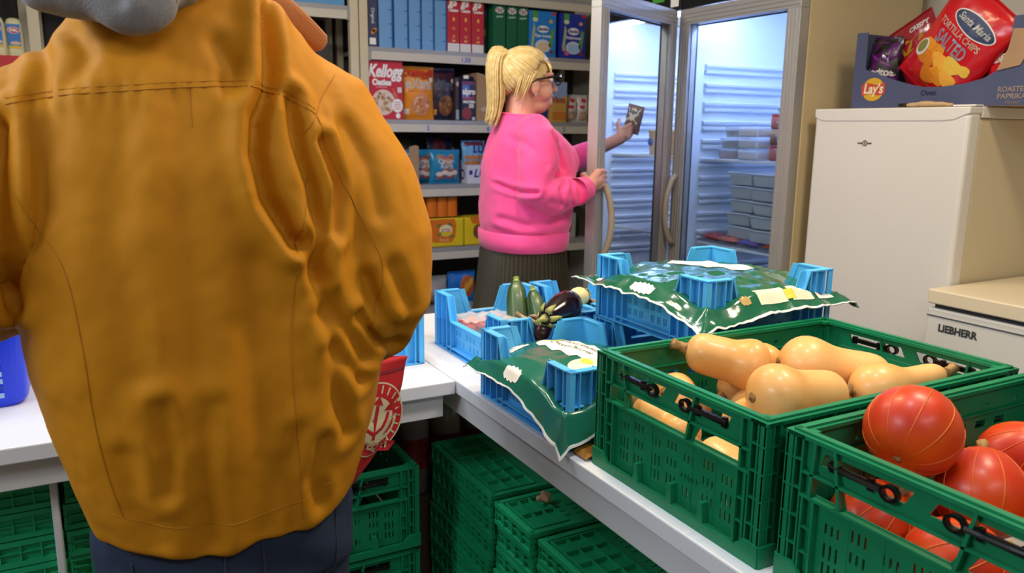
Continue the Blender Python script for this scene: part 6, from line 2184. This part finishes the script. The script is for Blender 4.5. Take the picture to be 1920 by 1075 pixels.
seam(yoke, 'yoke_seam', 0.001)
seam([(x, z + 0.006) for x, z in yoke], 'yoke_stitch', 0.0004)
seam([(-0.066, 1.315), (-0.048, 1.275), (-0.023, 1.222), (-0.013, 1.137), (-0.009, 1.056), (-0.001, 0.984), (0.012, 0.92)], 'back_seam')
seam([(0.245, 1.32), (0.226, 1.25), (0.212, 1.144), (0.213, 1.04), (0.217, 0.946), (0.219, 0.875)], 'back_seam')
seam([(0.298, 1.444), (0.271, 1.415), (0.257, 1.393), (0.24, 1.37)], 'armhole_seam', 0.001)
seam([(0.257, 1.393), (0.268, 1.358), (0.284, 1.319), (0.317, 1.252), (0.334, 1.202), (0.325, 1.14), (0.313, 1.105)], 'sleeve_seam')
seam([(0.115, 1.419), (0.114, 1.376)], 'pleat_seam')
seam([(-0.0, 0.925), (0.05, 0.905), (0.129, 0.893), (0.2, 0.898), (0.26, 0.915)], 'hem_stitch', 0.0007)
# collar with its pointed end lying on the right shoulder
c = MB()
path = catmull([(0.02, 1.20, 1.545), (0.03, 1.12, 1.565), (0.11, 1.10, 1.572), (0.20, 1.14, 1.575), (0.25, 1.22, 1.568), (0.30, 1.26, 1.543), (0.352, 1.275, 1.502)], 8)
rings = []
for i, p in enumerate(path):
    t_ = (path[min(i + 1, len(path) - 1)] - path[max(i - 1, 0)]).normalized()
    up = Vector((0, 0, 1))
    sd = t_.cross(up).normalized()
    up = sd.cross(t_).normalized()
    f = i / (len(path) - 1)
    hh = 0.026 if f < 0.6 else lerp(0.026, 0.016, (f - 0.6) / 0.4)
    if i in (0, len(path) - 1):
        hh *= 0.6
    rings.append([p + sd * (0.006 * math.cos(a)) + up * (hh * math.sin(a)) for a in [2 * PI * k / 14 for k in range(14)]])
c.rings(rings)
c.build('collar', M_cord, jack, smooth=True)
# cuff button tab
MB().tube([(0.392, 1.245, 1.015), (0.405, 1.29, 1.0), (0.412, 1.335, 0.985)], [0.012, 0.014, 0.008], 10).build('cuff_tab', M_jack, jack, smooth=True)
# hood of the grey sweater hanging out at the neck
h = MB()
h.ball((0.055, 1.125, 1.572), (0.118, 0.09, 0.066), 28, 16)
h.capsule([(-0.02, 1.10, 1.54), (0.05, 1.08, 1.532), (0.105, 1.09, 1.548)], [0.034, 0.04, 0.034], 16)
h.ball((0.07, 1.068, 1.528), (0.056, 0.034, 0.046), 20, 12)
hm = voxel(h, 0.0045, 14, 'hood')
V = get_np(hm)
N = normals_np(hm)
dd = np.array([noise.noise(Vector((p[0] * 14, p[1] * 14, p[2] * 22))) * 0.006 + noise.noise(Vector((p[0] * 40, p[1] * 30, p[2] * 40))) * 0.0015 for p in V])
# fold line where the hood doubles over
pth = [(0.012, 1.575), (0.03, 1.545), (0.055, 1.515)]
dst = np.full(len(V), 9.0)
for a, c2 in zip(pth[:-1], pth[1:]):
    a = np.array(a)
    c2 = np.array(c2)
    t_ = np.clip(((V[:, [0, 2]] - a) @ (c2 - a)) / ((c2 - a) @ (c2 - a)), 0, 1)
    dst = np.minimum(dst, np.linalg.norm(V[:, [0, 2]] - (a + t_[:, None] * (c2 - a)), axis=1))
dd -= 0.010 * np.exp(-(dst / 0.007) ** 2)
set_np(hm, V + N * dd[:, None])
hood = obj('hood', smooth_mesh(hm, 1), M_hood, man, smooth=True)
bvh_ = BVHTree.FromPolygons([v.co.copy() for v in hood.data.vertices], [tuple(p.vertices) for p in hood.data.polygons])
pts = []
for k in range(12):
    hit = bvh_.ray_cast(Vector((lerp(0.105, 0.118, k / 11), 0.6, lerp(1.63, 1.52, k / 11))), Vector((0, 1, 0)))
    if hit[0] is not None:
        pts.append(hit[0] + Vector((0, -0.0004, 0)))
if len(pts) > 2:
    MB().tube(pts, 0.0012, 5).build('hood_seam', mat('hood_thread', '#a08a6a', 0.8), hood)

# ================================================================== RED BAG IN HIS HAND
M_redb = mat('red_cotton', '#c4222c', 0.75, bump=0.3, bscale=500, vary=0.05, vscale=20)
M_cream = mat('cream_print', '#dccfa8', 0.7)
rb = thing('shopping_bag', 'red cotton shopping bag with a cream emblem held by the man', 'bag', (0, 0, 0))
YB = 1.42


def bagf(sign):
    def f(u, v):
        xl = lerp(0.20, 0.28, v)
        xr = pw((0, 0.445), (0.12, 0.47), (0.5, 0.512), (1, 0.538))(v)
        x = lerp(xl, xr, u)
        zt = lerp(0.955, 0.938, u)
        zb = pw((0, 0.66), (0.85, 0.685), (1.0, 0.722))(u)
        z = lerp(zb, zt, v)
        bul = 0.03 * max(0, 1 - abs(2 * u - 1) ** 3) * math.sin(PI * min(1, v * 0.9 + 0.05)) ** 0.7
        return (x, YB + sign * (bul + 0.0015) + 0.006 * noise.noise(Vector((u * 5, v * 6, 3))), z)
    return f


k1 = MB().grid(bagf(-1), 20, 26, thick=0.0015)
k2 = MB().grid(lambda u, v: bagf(1)(1 - u, v), 20, 26, thick=0.0015)
k1.v.extend([])
cl = MB().add(k1.v, k1.f).add(k2.v, k2.f)
cl.build('cloth', M_redb, rb, smooth=True)
bvb = BVHTree.FromPolygons([Vector(v) for v in k1.v], k1.f)
drb = drape_on(bvb, (0, 1, 0), 0.0012)
MB().grid(lambda u, v: drb(Vector((lerp(0.285, 0.532, u), YB, lerp(0.912, 0.918, v)))), 20, 1).build('top_stitch', mat('red_stitch', '#8f2a38', 0.8), rb)
EC = (0.462, 0.825)
fe = frame((EC[0], YB, EC[1]), (1, 0, 0), (0, 0, 1)) @ Matrix.Rotation(-0.25, 4, 'Z')


def epr(loop, m, off, name='emblem'):
    return disc_patch(rb, fe, loop, m, lambda p: drb(p) + Vector((0, -off, 0)), name)


epr(ellipse(0, 0, 0.064, 0.075, 40), M_cream, 0.0)
epr(ellipse(0, 0, 0.061, 0.072, 40), M_redb, 0.0004)
epr(ellipse(-0.004, -0.004, 0.043, 0.05, 36), M_cream, 0.0008)
for q in range(9):
    a = -0.7 + q * 0.28
    c0, s0 = math.cos(a), math.sin(a)
    epr([(0.046 * c0 - 0.0016 * s0, 0.053 * s0 + 0.0016 * c0), (0.059 * c0 - 0.0016 * s0, 0.069 * s0 + 0.0016 * c0), (0.059 * c0 + 0.0016 * s0, 0.069 * s0 - 0.0016 * c0), (0.046 * c0 + 0.0016 * s0, 0.053 * s0 - 0.0016 * c0)], M_cream, 0.0008)
epr([(-0.055, -0.032), (0.06, -0.045), (0.05, -0.066), (-0.04, -0.062)], M_redb, 0.0011)
lettering(rb, 'UNITED M', 0.022, fe @ Matrix.Translation((-0.008, -0.052, 0)), M_cream, drape=lambda p: drb(p) + Vector((0, -0.0016, 0)), bold=0.0008)


def bar(p, q, w, m, off):
    p, q = Vector(p), Vector(q)
    d = (q - p).normalized()
    n_ = Vector((-d.y, d.x)) * w
    epr([tuple(p - n_), tuple(q - n_), tuple(q + n_), tuple(p + n_)], m, off)


for pth in ([(0.004, -0.04), (0.0, -0.005), (-0.002, 0.03)], [(0.002, -0.028), (-0.018, -0.018), (-0.028, 0.0), (-0.03, 0.01)], [(0.003, -0.028), (0.018, -0.014), (0.024, 0.004), (0.025, 0.018)]):
    for p, q in zip(pth[:-1], pth[1:]):
        bar(p, q, 0.0035, M_redb, 0.0014)
for cx, cz, a in ((-0.002, 0.033, 0.05), (-0.03, 0.014, 0.3), (0.025, 0.022, -0.1)):
    epr([(cx - 0.011, cz - 0.002), (cx + 0.011, cz - 0.002), (cx + a * 4e-3, cz + 0.015)], M_redb, 0.0016)
for dx in (0.0, 0.03):
    MB().tube(catmull([(0.36 + dx, YB - 0.004 + dx * 0.5, 0.93), (0.39 + dx * 0.5, YB + 0.005, 0.985), (0.418 + dx * 0.2, YB + 0.02, 1.005), (0.45 + dx, YB + 0.01, 0.97), (0.48 + dx, YB + dx * 0.5, 0.925)], 6), 0.006, 8).build('handle', M_redb, rb, smooth=True)

# ================================================================== THE WOMAN AT THE FRIDGE
M_pink = mat('pink_sweatshirt', '#f04c92', 0.85, bump=0.25, bscale=500, sheen=0.25, vary=0.03, vscale=20)
M_skirt = mat('dark_olive_pleats', '#3b372c', 0.55, bump=0.05, vary=0.1, vscale=30)
M_blond = two_tone('blond_hair', '#c9ab6c', '#dcc48e', 0.45, 50, bump=0.2, bscale=200)
M_fair = two_tone('fair_skin', '#cd9481', '#daa592', 0.5, 16, bump=0.05, bscale=160, sss=0.1)
M_lip = mat('lips', '#b0606a', 0.45)
M_gl = mat('black_frames', '#15110f', 0.25)
M_goldm = mat('gold', '#b08d4a', 0.3, metal=0.9)
M_silver = mat('silver', '#c9c7c2', 0.25, metal=0.9)
M_nail = mat('dark_nail', '#25121c', 0.2)
WX, WY, WYAW = 1.468, 2.625, math.radians(-9)
wom = thing('person', 'blonde person in a pink sweatshirt holding the fridge door open', 'person', (WX, WY, 0), WYAW)
_wi = (Matrix.Translation((WX, WY, 0)) @ Matrix.Rotation(WYAW, 4, 'Z')).inverted()


def WL(x, y, z):
    """room point to the woman's own axes (x forward, y to her left)"""
    return _wi @ Vector((x, y, z))


# the gripped edge of the open door
dh = Vector((2.254, 2.731, 0))
da = math.radians(206)
e_ = Vector((-math.cos(da), -math.sin(da), 0))            # from the free edge towards the hinge
n_o = Vector((math.sin(da) * -1, math.cos(da), 0))        # outward, to the camera side
fe_ = dh - e_ * 0.639


def GP(a, b, z):
    q = fe_ + e_ * a + n_o * b
    return WL(q.x, q.y, z)


b = MB()
# head
b.ball((-0.005, 0, 1.588), (0.092, 0.072, 0.084), 28, 18)
b.ball((0.040, 0, 1.548), (0.062, 0.060, 0.082), 26, 16)
b.ball((0.070, 0, 1.493), (0.036, 0.038, 0.028), 18, 12)
b.ball((0.035, 0, 1.478), (0.055, 0.046, 0.03), 18, 12)
for s in (-1, 1):
    b.ball((0.056, s * 0.034, 1.528), (0.038, 0.028, 0.034), 16, 10)
    b.ball((0.012, s * 0.074, 1.545), (0.018, 0.008, 0.029), 16, 10)
    b.ball((0.006, s * 0.078, 1.556), (0.013, 0.007, 0.014), 12, 8)
    b.ball((0.083, s * 0.03, 1.592), (0.016, 0.026, 0.009), 12, 8)
b.capsule([(0.098, 0, 1.575), (0.110, 0, 1.555), (0.117, 0, 1.540)], [0.008, 0.0105, 0.0115], 12)
for s in (-1, 1):
    b.ball((0.108, s * 0.010, 1.537), (0.010, 0.007, 0.007), 10, 8)
b.ball((0.098, 0, 1.517), (0.010, 0.024, 0.007), 14, 8)
b.ball((0.097, 0, 1.507), (0.009, 0.020, 0.006), 14, 8)
# neck, trunk, legs (under the clothes)
b.capsule([(-0.01, 0, 1.53), (-0.018, 0, 1.45), (-0.02, 0, 1.38)], [0.055, 0.056, 0.064], 20)
b.capsule([(-0.015, 0, 1.36), (0.0, 0, 1.2), (0.0, 0, 1.0), (0.0, 0, 0.86)], [0.095, 0.125, 0.13, 0.14], 20)
b.capsule([(-0.01, -0.15, 1.355), (-0.01, 0, 1.375), (-0.01, 0.15, 1.355)], [0.045, 0.06, 0.045], 14)
for s in (-1, 1):
    b.capsule([(0, s * 0.08, 0.88), (0.01, s * 0.085, 0.5), (-0.01, s * 0.085, 0.08)], [0.095, 0.055, 0.035], 16)
    b.capsule([(-0.02, s * 0.085, 0.04), (0.12, s * 0.09, 0.035)], [0.035, 0.03], 12)
# right arm to the door edge
RA = [Vector((-0.01, -0.165, 1.35)), WL(1.392, 2.405, 1.155), GP(-0.105, 0.012, 1.172)]
b.capsule(RA, [0.045, 0.042, 0.026], 14)
# right hand: palm, four fingers over the outer face, thumb behind the edge
b.capsule([GP(-0.10, 0.014, 1.172), GP(-0.07, 0.02, 1.186), GP(-0.03, 0.022, 1.196)], [0.025, 0.025, 0.02], 14)
b.capsule([GP(-0.075, 0.019, 1.196), GP(-0.028, 0.021, 1.226)], [0.018, 0.014], 12)
b.capsule([GP(-0.075, 0.019, 1.176), GP(-0.028, 0.021, 1.174)], [0.018, 0.014], 12)
FZ = (1.228, 1.210, 1.193, 1.177)
FL = (0.92, 1.0, 0.96, 0.80)
TIPS = []
for z, L in zip(FZ, FL):
    pts = [GP(-0.032, 0.022, z), GP(-0.006, 0.026, z + 0.002), GP(0.02 * L, 0.022, z - 0.001), GP(0.042 * L, 0.011, z - 0.006)]
    b.capsule(pts, [0.0098, 0.0092, 0.0085, 0.0072], 10)
    TIPS.append((pts, L))
b.capsule([GP(-0.065, 0.004, 1.19), GP(-0.03, -0.03, 1.205), GP(-0.008, -0.058, 1.212), GP(0.018, -0.056, 1.214)], [0.014, 0.012, 0.0105, 0.0088], 10)
# left arm reaching into the open fridge
LH = WL(2.035, 2.80, 1.345)
LA = [Vector((-0.01, 0.165, 1.35)), WL(1.74, 2.90, 1.205), WL(1.955, 2.835, 1.30)]
b.capsule(LA + [LH], [0.045, 0.04, 0.027, 0.026], 14)
for k in range(4):
    off = Vector((0, 0, 0.026 - 0.017 * k))
    L = (0.92, 1.0, 0.95, 0.8)[k]
    p0 = WL(2.045, 2.795, 1.36) + off
    b.capsule([p0, p0 + Vector((0.03 * L, -0.012, 0.016)), p0 + Vector((0.05 * L, 0.004, 0.026)), p0 + Vector((0.052 * L, 0.024, 0.03))], [0.0098, 0.009, 0.0083, 0.0072], 10)
b.capsule([WL(2.03, 2.80, 1.365), WL(2.04, 2.83, 1.40), WL(2.06, 2.85, 1.42)], [0.013, 0.011, 0.009], 10)
obj('body', voxel(b, 0.0036, 3, 'body'), M_fair, wom, smooth=True)
for pts, L in TIPS:
    d = (pts[-1] - pts[-2]).normalized()
    c = pts[-1] + d * 0.003 + (WL(*(fe_ + n_o * 1.0)) - WL(*fe_)).normalized() * 0.0055
    q = d.to_track_quat('X', 'Z')
    MB().ball((0, 0, 0), (0.0065, 0.0045, 0.003), 10, 6, Matrix.Translation(c) @ q.to_matrix().to_4x4()).build('nail', M_nail, wom, smooth=True)
for s in (-1, 1):
    MB().ball((0.088, s * 0.031, 1.572), 0.0105, 14, 8).build('eye', MATS['eye_white'], wom, smooth=True)
MB().ball((0.1045, 0, 1.5165), (0.0045, 0.019, 0.0045), 14, 6).ball((0.1035, 0, 1.5075), (0.0045, 0.017, 0.0045), 14, 6).build('lips', M_lip, wom, smooth=True)

# ---- hair: a cap of combed locks drawn to the tie, and a ponytail
TIE = Vector((-0.078, 0, 1.648))
HC = Vector((-0.006, 0, 1.588))
HR = Vector((0.099, 0.080, 0.092))


def on_skull(p, k=1.0):
    d = Vector(((p.x - HC.x) / HR.x, (p.y - HC.y) / HR.y, (p.z - HC.z) / HR.z))
    d = d.normalized() * k
    return Vector((HC.x + d.x * HR.x, HC.y + d.y * HR.y, HC.z + d.z * HR.z))


cap = MB()
cap.ball(HC, (HR.x * 0.985, HR.y * 0.985, HR.z * 0.985), 30, 20)
# keep the scalp part only: cut away the face side
keepf = []
for f in cap.f:
    c = sum((Vector(cap.v[i]) for i in f), Vector()) / len(f)
    if c.z > 1.545 + 0.62 * (c.x + 0.02) and c.z > 1.50:
        keepf.append(f)
cap.f = keepf
hair = cap.build('hair', M_blond, wom, smooth=True)
rh = random.Random(5)
locks = MB()
for k in range(230):
    ph = -PI + 2 * PI * (k + rh.random() * 0.6) / 230
    c, s = math.cos(ph), math.sin(ph)
    # hairline all around the head: high over the brow, over the ears, low at the nape
    zl = 1.637 if c > 0.55 else (lerp(1.572, 1.637, (c + 0.1) / 0.65) if c > -0.1 else lerp(1.495, 1.572, (c + 1) / 0.9))
    x = HC.x + HR.x * c * 0.9
    y = HR.y * s * 0.96
    st = on_skull(Vector((x, y, zl + rh.uniform(-0.006, 0.006))), 1.0)
    pts = []
    kk = rh.uniform(0.985, 1.045)
    for i in range(9):
        t_ = i / 8
        p = st.lerp(TIE, t_)
        lift = 1 + 0.05 * math.sin(PI * t_)
        pts.append(on_skull(p, kk * lift) if t_ < 0.97 else TIE)
    r0 = rh.uniform(0.004, 0.0068)
    locks.tube(pts, [r0 * 0.5, r0 * 0.8, r0, r0, r0, r0 * 0.95, r0 * 0.9, r0 * 0.8, r0 * 0.6], 6)
# fringe swept over the forehead
for k in range(46):
    y0 = rh.uniform(-0.058, 0.058)
    p0 = on_skull(Vector((0.035, y0 * 0.7, 1.67)), 1.03)
    p1 = on_skull(Vector((0.085, y0, 1.64)), 1.06)
    p2 = Vector((0.092 - abs(y0) * 0.35, y0 * 1.12, 1.603 + rh.uniform(-0.01, 0.012)))
    p2.x += 0.006
    locks.tube(catmull([p0, p1, p2], 4), [0.005, 0.0055, 0.0055, 0.005, 0.0045, 0.0042, 0.0035, 0.0028, 0.0016], 5)
# loose wisps behind the ear
for k in range(16):
    s = -1 if k % 4 else 1
    p0 = on_skull(Vector((0.02 - 0.004 * k, s * 0.08, 1.60)), 1.03)
    p2 = Vector((-0.02 - 0.003 * k, s * (0.062 + rh.uniform(-0.004, 0.01)), 1.505 + rh.uniform(-0.02, 0.02)))
    locks.tube(catmull([p0, (p0 + p2) / 2 + Vector((-0.004, s * 0.01, 0)), p2], 4), [0.003] * 6 + [0.0025, 0.002, 0.001], 5)
locks.build('combed_locks', M_blond, hair, smooth=True)
tail = MB()
for k in range(120):
    a, r = rh.random() * 2 * PI, rh.random() ** 0.5
    o = Vector((0.018 * r * math.cos(a), 0.026 * r * math.sin(a), 0.014 * r * math.sin(a)))
    drop = rh.uniform(-0.03, 0.02)
    P = [TIE + o * 0.5, TIE + Vector((-0.012, 0, 0.024)) + o * 1.1, TIE + Vector((-0.030, 0.0, 0.010)) + o * 1.5, TIE + Vector((-0.038, -0.004, -0.045)) + o * 1.8, TIE + Vector((-0.036, -0.006, -0.115)) + o * 1.8, TIE + Vector((-0.042, -0.01, -0.175 + drop * 0.5)) + o * 1.5, TIE + Vector((-0.056, -0.012, -0.225 + drop)) + o * 1.3]
    pp = catmull(P, 3)
    n_ = len(pp)
    tail.tube(pp, [0.0042 * (1 - 0.75 * (i / (n_ - 1)) ** 2) for i in range(n_)], 5)
tail.build('ponytail', M_blond, hair, smooth=True)
q = MB()
lp = [TIE + Vector((0.006, 0, 0)) + Vector((0.35, 0, 0.75)).normalized() * 0.021 * math.cos(2 * PI * k / 20) + Vector((0, 1, 0)) * 0.022 * math.sin(2 * PI * k / 20) for k in range(21)]
q.tube(lp, 0.006, 8).build('hair_tie', M_gl, hair, smooth=True)

# ---- glasses
g = thing('tmp', 'x', 'x')
bpy.data.objects.remove(g)
gm = MB()
for s in (-1, 1):
    loop = [(0.117 - 0.012 * abs(math.sin(2 * PI * k / 24)) * 0 - 0.05 * max(0, abs(s * 0.034 + 0.026 * math.cos(2 * PI * k / 24)) - 0.03), s * 0.034 + 0.026 * math.copysign(abs(math.cos(2 * PI * k / 24)) ** 0.6, math.cos(2 * PI * k / 24)), 1.574 + 0.0195 * math.copysign(abs(math.sin(2 * PI * k / 24)) ** 0.6, math.sin(2 * PI * k / 24))) for k in range(25)]
    gm.tube(loop, 0.0028, 6)
    gm.tube([(0.115, s * 0.062, 1.583), (0.10, s * 0.072, 1.583), (0.06, s * 0.0755, 1.578), (0.015, s * 0.082, 1.570), (-0.005, s * 0.082, 1.556)], [0.0042, 0.0048, 0.0046, 0.0036, 0.003], 6)
gm.tube([(0.117, -0.009, 1.578), (0.120, 0, 1.581), (0.117, 0.009, 1.578)], 0.0026, 6)
gl = gm.build('glasses', M_gl, wom, smooth=True)
for s in (-1, 1):
    MB().prism(ellipse(0, 0, 0.024, 0.0175, 20), -0.0004, 0.0004, frame((0.1165, s * 0.034, 1.574), (0, 1, 0), (0, 0, 1))).build('lens', M_glass, gl)
MB().ball((0.012, -0.084, 1.515), (0.004, 0.002, 0.006), 10, 6).ball((0.016, -0.084, 1.522), (0.003, 0.002, 0.003), 8, 6).build('earring', M_silver, wom, smooth=True)

# ---- sweatshirt
sw = MB()
prof = [(0.985, 0.0, 0.150, 0.195), (1.03, 0.004, 0.165, 0.208), (1.1, 0.008, 0.168, 0.21), (1.2, 0.016, 0.172, 0.206), (1.27, 0.022, 0.168, 0.2), (1.33, 0.01, 0.142, 0.19), (1.375, -0.006, 0.105, 0.165), (1.41, -0.016, 0.082, 0.105), (1.43, -0.02, 0.072, 0.08)]
sw.rings([super_ring(cx, 0, z, a, bb, 44, 2.25) for z, cx, a, bb in prof])
sw.ball((0.085, -0.07, 1.255), (0.105, 0.09, 0.085), 22, 14)
sw.ball((0.085, 0.07, 1.255), (0.105, 0.09, 0.085), 22, 14)
RS = [Vector((-0.012, -0.13, 1.365)), Vector((-0.014, -0.178, 1.335)), Vector((-0.03, -0.215, 1.25)), WL(1.388, 2.405, 1.155) + Vector((0, 0, 0.012)), WL(1.47, 2.40, 1.145), WL(1.55, 2.403, 1.158), GP(-0.118, 0.012, 1.168)]
sw.capsule(RS, [0.066, 0.07, 0.072, 0.07, 0.062, 0.053, 0.044], 22)
LS = [Vector((-0.012, 0.13, 1.365)), Vector((-0.005, 0.178, 1.33)), WL(1.66, 2.90, 1.235), WL(1.74, 2.90, 1.21), WL(1.85, 2.868, 1.255), WL(1.935, 2.842, 1.292)]
sw.capsule(LS, [0.07, 0.075, 0.07, 0.066, 0.055, 0.045], 22)
sm = voxel(sw, 0.0055, 22, 'sweatshirt')
V = get_np(sm)
N = normals_np(sm)
D = np.array([noise.noise(Vector((p[0] * 12, p[1] * 12, p[2] * 10))) * 0.006 + noise.noise(Vector((p[0] * 30, p[1] * 30, p[2] * 26 + 4))) * 0.002 for p in V])


def wcrease(path, depth, width):
    """path in her x,z; acts on her right side, the one facing the counter"""
    P = V[:, [0, 2]]
    d, s = polyd(P, path)
    D[:] += np.clip((-0.06 - V[:, 1]) / 0.06, 0, 1) * (-depth * np.exp(-(d / width) ** 2) + depth * 0.5 * np.exp(-((d - 2 * width) / (1.3 * width)) ** 2))


wcrease([(0.02, 1.36), (0.05, 1.30), (0.075, 1.24)], 0.010, 0.010)
wcrease([(-0.16, 1.19), (-0.10, 1.165), (-0.06, 1.165)], 0.014, 0.008)
wcrease([(-0.13, 1.06), (-0.06, 1.04), (0.02, 1.05), (0.08, 1.06)], 0.007, 0.012)
wcrease([(-0.15, 1.02), (-0.08, 1.0), (0.0, 1.0)], 0.006, 0.011)
wcrease([(0.05, 1.19), (0.03, 1.17), (0.04, 1.12)], 0.008, 0.008)
wcrease([(0.085, 1.195), (0.08, 1.16), (0.09, 1.12)], 0.008, 0.008)
wcrease([(0.0, 1.13), (0.07, 1.11), (0.13, 1.10)], 0.006, 0.012)
wcrease([(-0.09, 1.34), (-0.05, 1.30), (-0.02, 1.26)], 0.005, 0.012)
set_np(sm, V + N * D[:, None])
sm = smooth_mesh(sm, 2, 0.4)
sweat = obj('sweatshirt', sm, M_pink, wom, smooth=True)


def ribbed(path_rings, name, n_rib):
    mb = MB()
    mb.rings(path_rings, caps=False)
    return mb.build(name, M_pink, sweat, smooth=True)


hem = []
for z, k in ((1.006, 1.0), (1.0, 1.045), (0.97, 1.04), (0.938, 1.01), (0.935, 0.95)):
    ring = super_ring(0.0, 0, z, 0.156 * k, 0.199 * k, 160, 2.25)
    hem.append([(p[0] * (1 + 0.004 * (i % 2)), p[1] * (1 + 0.004 * (i % 2)), p[2] + 0.008 * (p[0] > 0) * 0) for i, p in enumerate(ring)])
ribbed(hem, 'hem_band', 80)


def cuff(A, B, r0, r1):
    A, B = Vector(A), Vector(B)
    d = (B - A).normalized()
    u = d.orthogonal().normalized()
    w = d.cross(u)
    rr = []
    for t_, k in ((0, 0.97), (0.08, 1.0), (0.9, 1.0), (1.0, 0.9)):
        r = lerp(r0, r1, t_) * k
        rr.append([A.lerp(B, t_) + (u * math.cos(2 * PI * i / 60) + w * math.sin(2 * PI * i / 60)) * r * (1 + 0.02 * (i % 2)) for i in range(60)])
    ribbed(rr, 'cuff', 30)


cuff(GP(-0.165, 0.012, 1.164), GP(-0.108, 0.012, 1.171), 0.047, 0.037)
cuff(WL(1.915, 2.848, 1.282), WL(1.955, 2.835, 1.302), 0.044, 0.036)
MB().tube([(-0.02 + 0.073 * math.cos(2 * PI * k / 32), 0.081 * math.sin(2 * PI * k / 32), 1.428 - 0.022 * math.cos(2 * PI * k / 32)) for k in range(33)], 0.0055, 8).build('neck_band', M_pink, sweat, smooth=True)
bvs = BVHTree.FromPolygons([v.co.copy() for v in sm.vertices], [tuple(p.vertices) for p in sm.polygons])
M_emb = mat('grey_embroidery', '#8a4a78', 0.8)
drw = drape_on(bvs, (-1, 0.45, 0), 0.0012, 0.4)
fr_w = frame((0.2, -0.04, 1.315), (0.45, 1, 0), (0, 0, 1))
lettering(wom, 'sunshine', 0.022, fr_w, M_emb, 'embroidery', drape=drw, shear=0.2)
lettering(wom, 'always', 0.014, fr_w @ Matrix.Translation((0, -0.02, 0)), M_emb, 'embroidery', drape=drw, shear=0.2)
# necklace, bracelet, ring
ch = MB()
for s in (-1, 1):
    pts = []
    for k in range(10):
        t_ = k / 9
        p = Vector((lerp(0.03, 0.13, t_), s * lerp(0.062, 0.006, t_) , lerp(1.44, 1.335, t_ ** 1.2)))
        hit = bvs.ray_cast(p + Vector((0.2, 0, 0)), Vector((-1, 0, 0)))
        if hit[0] is not None and hit[0].x > p.x - 0.06 and t_ > 0.25:
            p = hit[0] + Vector((0.003, 0, 0))
        pts.append(p)
    ch.tube(pts, 0.0016, 6)
nk = ch.build('necklace', M_goldm, wom, smooth=True)
hit = bvs.ray_cast(Vector((0.4, 0.0, 1.325)), Vector((-1, 0, 0)))
pz = (hit[0] if hit[0] is not None else Vector((0.13, 0, 1.325))) + Vector((0.004, 0, 0))
MB().ball(pz, (0.003, 0.008, 0.009), 14, 8).build('pendant', M_silver, nk, smooth=True)
br = MB()
A, B = GP(-0.102, 0.012, 1.170), GP(-0.09, 0.012, 1.174)
d = (B - A).normalized()
u = d.orthogonal().normalized()
w = d.cross(u)
for k in range(16):
    a = 2 * PI * k / 16
    br.ball(A + (u * math.cos(a) + w * math.sin(a)) * 0.034 + Vector((0, 0, -0.006)), 0.0052 if k % 3 else 0.0068, 10, 6)
br.build('bracelet', M_silver, wom, smooth=True)
for k in range(3):
    MB().ball(A + Vector((0.006 * k - 0.006, -0.004, -0.045 - 0.003 * (k % 2))), 0.006, 10, 6).build('charm', M_goldm if k != 1 else M_silver, wom, smooth=True)
p0, p1 = TIPS[2][0][0], TIPS[2][0][1]
MB().tube([p0.lerp(p1, 0.45), p0.lerp(p1, 0.75)], 0.0108, 16).build('ring', M_silver, wom, smooth=True)

# ---- pleated skirt and shoes
sk = []
NP = 64
for z, a, bb, amp in ((0.985, 0.148, 0.19, 0.003), (0.935, 0.153, 0.195, 0.006), (0.8, 0.165, 0.205, 0.008), (0.6, 0.19, 0.23, 0.010), (0.4, 0.215, 0.25, 0.012), (0.25, 0.235, 0.265, 0.013)):
    ring = []
    n_ = NP * 6
    base = super_ring(0.0, 0, z, a, bb, n_, 2.1)
    for i, p in enumerate(base):
        t_ = (i % 6) / 6
        k = amp * (1 - 2 * t_) * 0.9      # sharp knife pleats
        r = math.hypot(p[0], p[1])
        ring.append((p[0] * (1 + k / r), p[1] * (1 + k / r), z))
    sk.append(ring)
MB().rings(sk, caps=False).build('skirt', M_skirt, wom)
for s in (-1, 1):
    MB().capsule([(-0.05, s * 0.088, 0.036), (0.14, s * 0.093, 0.03)], [0.04, 0.036], 16).build('shoe', M_shoe, wom, smooth=True)

# her head sits a little lower between the shoulders
for o in [q for q in COL.objects if q.type == 'MESH']:
    top = o
    while top.parent is not None:
        top = top.parent
    if top is wom and o.name.split('.')[0] not in ('sweatshirt', 'skirt', 'shoe', 'cuff', 'hem_band'):
        V = get_np(o.data)
        t_ = np.clip((V[:, 2] - 1.37) / 0.09, 0, 1) * (np.abs(V[:, 0]) < 0.3)
        V[:, 2] -= 0.018 * t_ * t_ * (3 - 2 * t_)
        set_np(o.data, V)

# ---- what she takes out of the fridge
t = thing('nut_bag', 'clear bag with a cream label in the hand inside the fridge', 'bag', (2.085, 2.80, 1.365), 0)
t.rotation_euler = (0.1, 0.25, math.radians(-62))
mbp = pillow(0.075, 0.12, 0.04, seed=81)
mbp.build('bag', mat('brown_clear_bag', '#8a6a58', 0.2, alpha=0.85, bump=0.3), t, smooth=True)
bvn = BVHTree.FromPolygons([Vector(v) for v in mbp.v], mbp.f)
bprint(t, drape_on(bvn, (0, 1, 0), 0.0012), rect(-0.03, 0.026, 0.045, 0.105), cmat('#d6cfc0'), 'label')
bprint(t, drape_on(bvn, (0, 1, 0), 0.0012), rect(-0.02, 0.016, 0.085, 0.095), cmat('#6a6a72'), 'label_print', off=0.001)
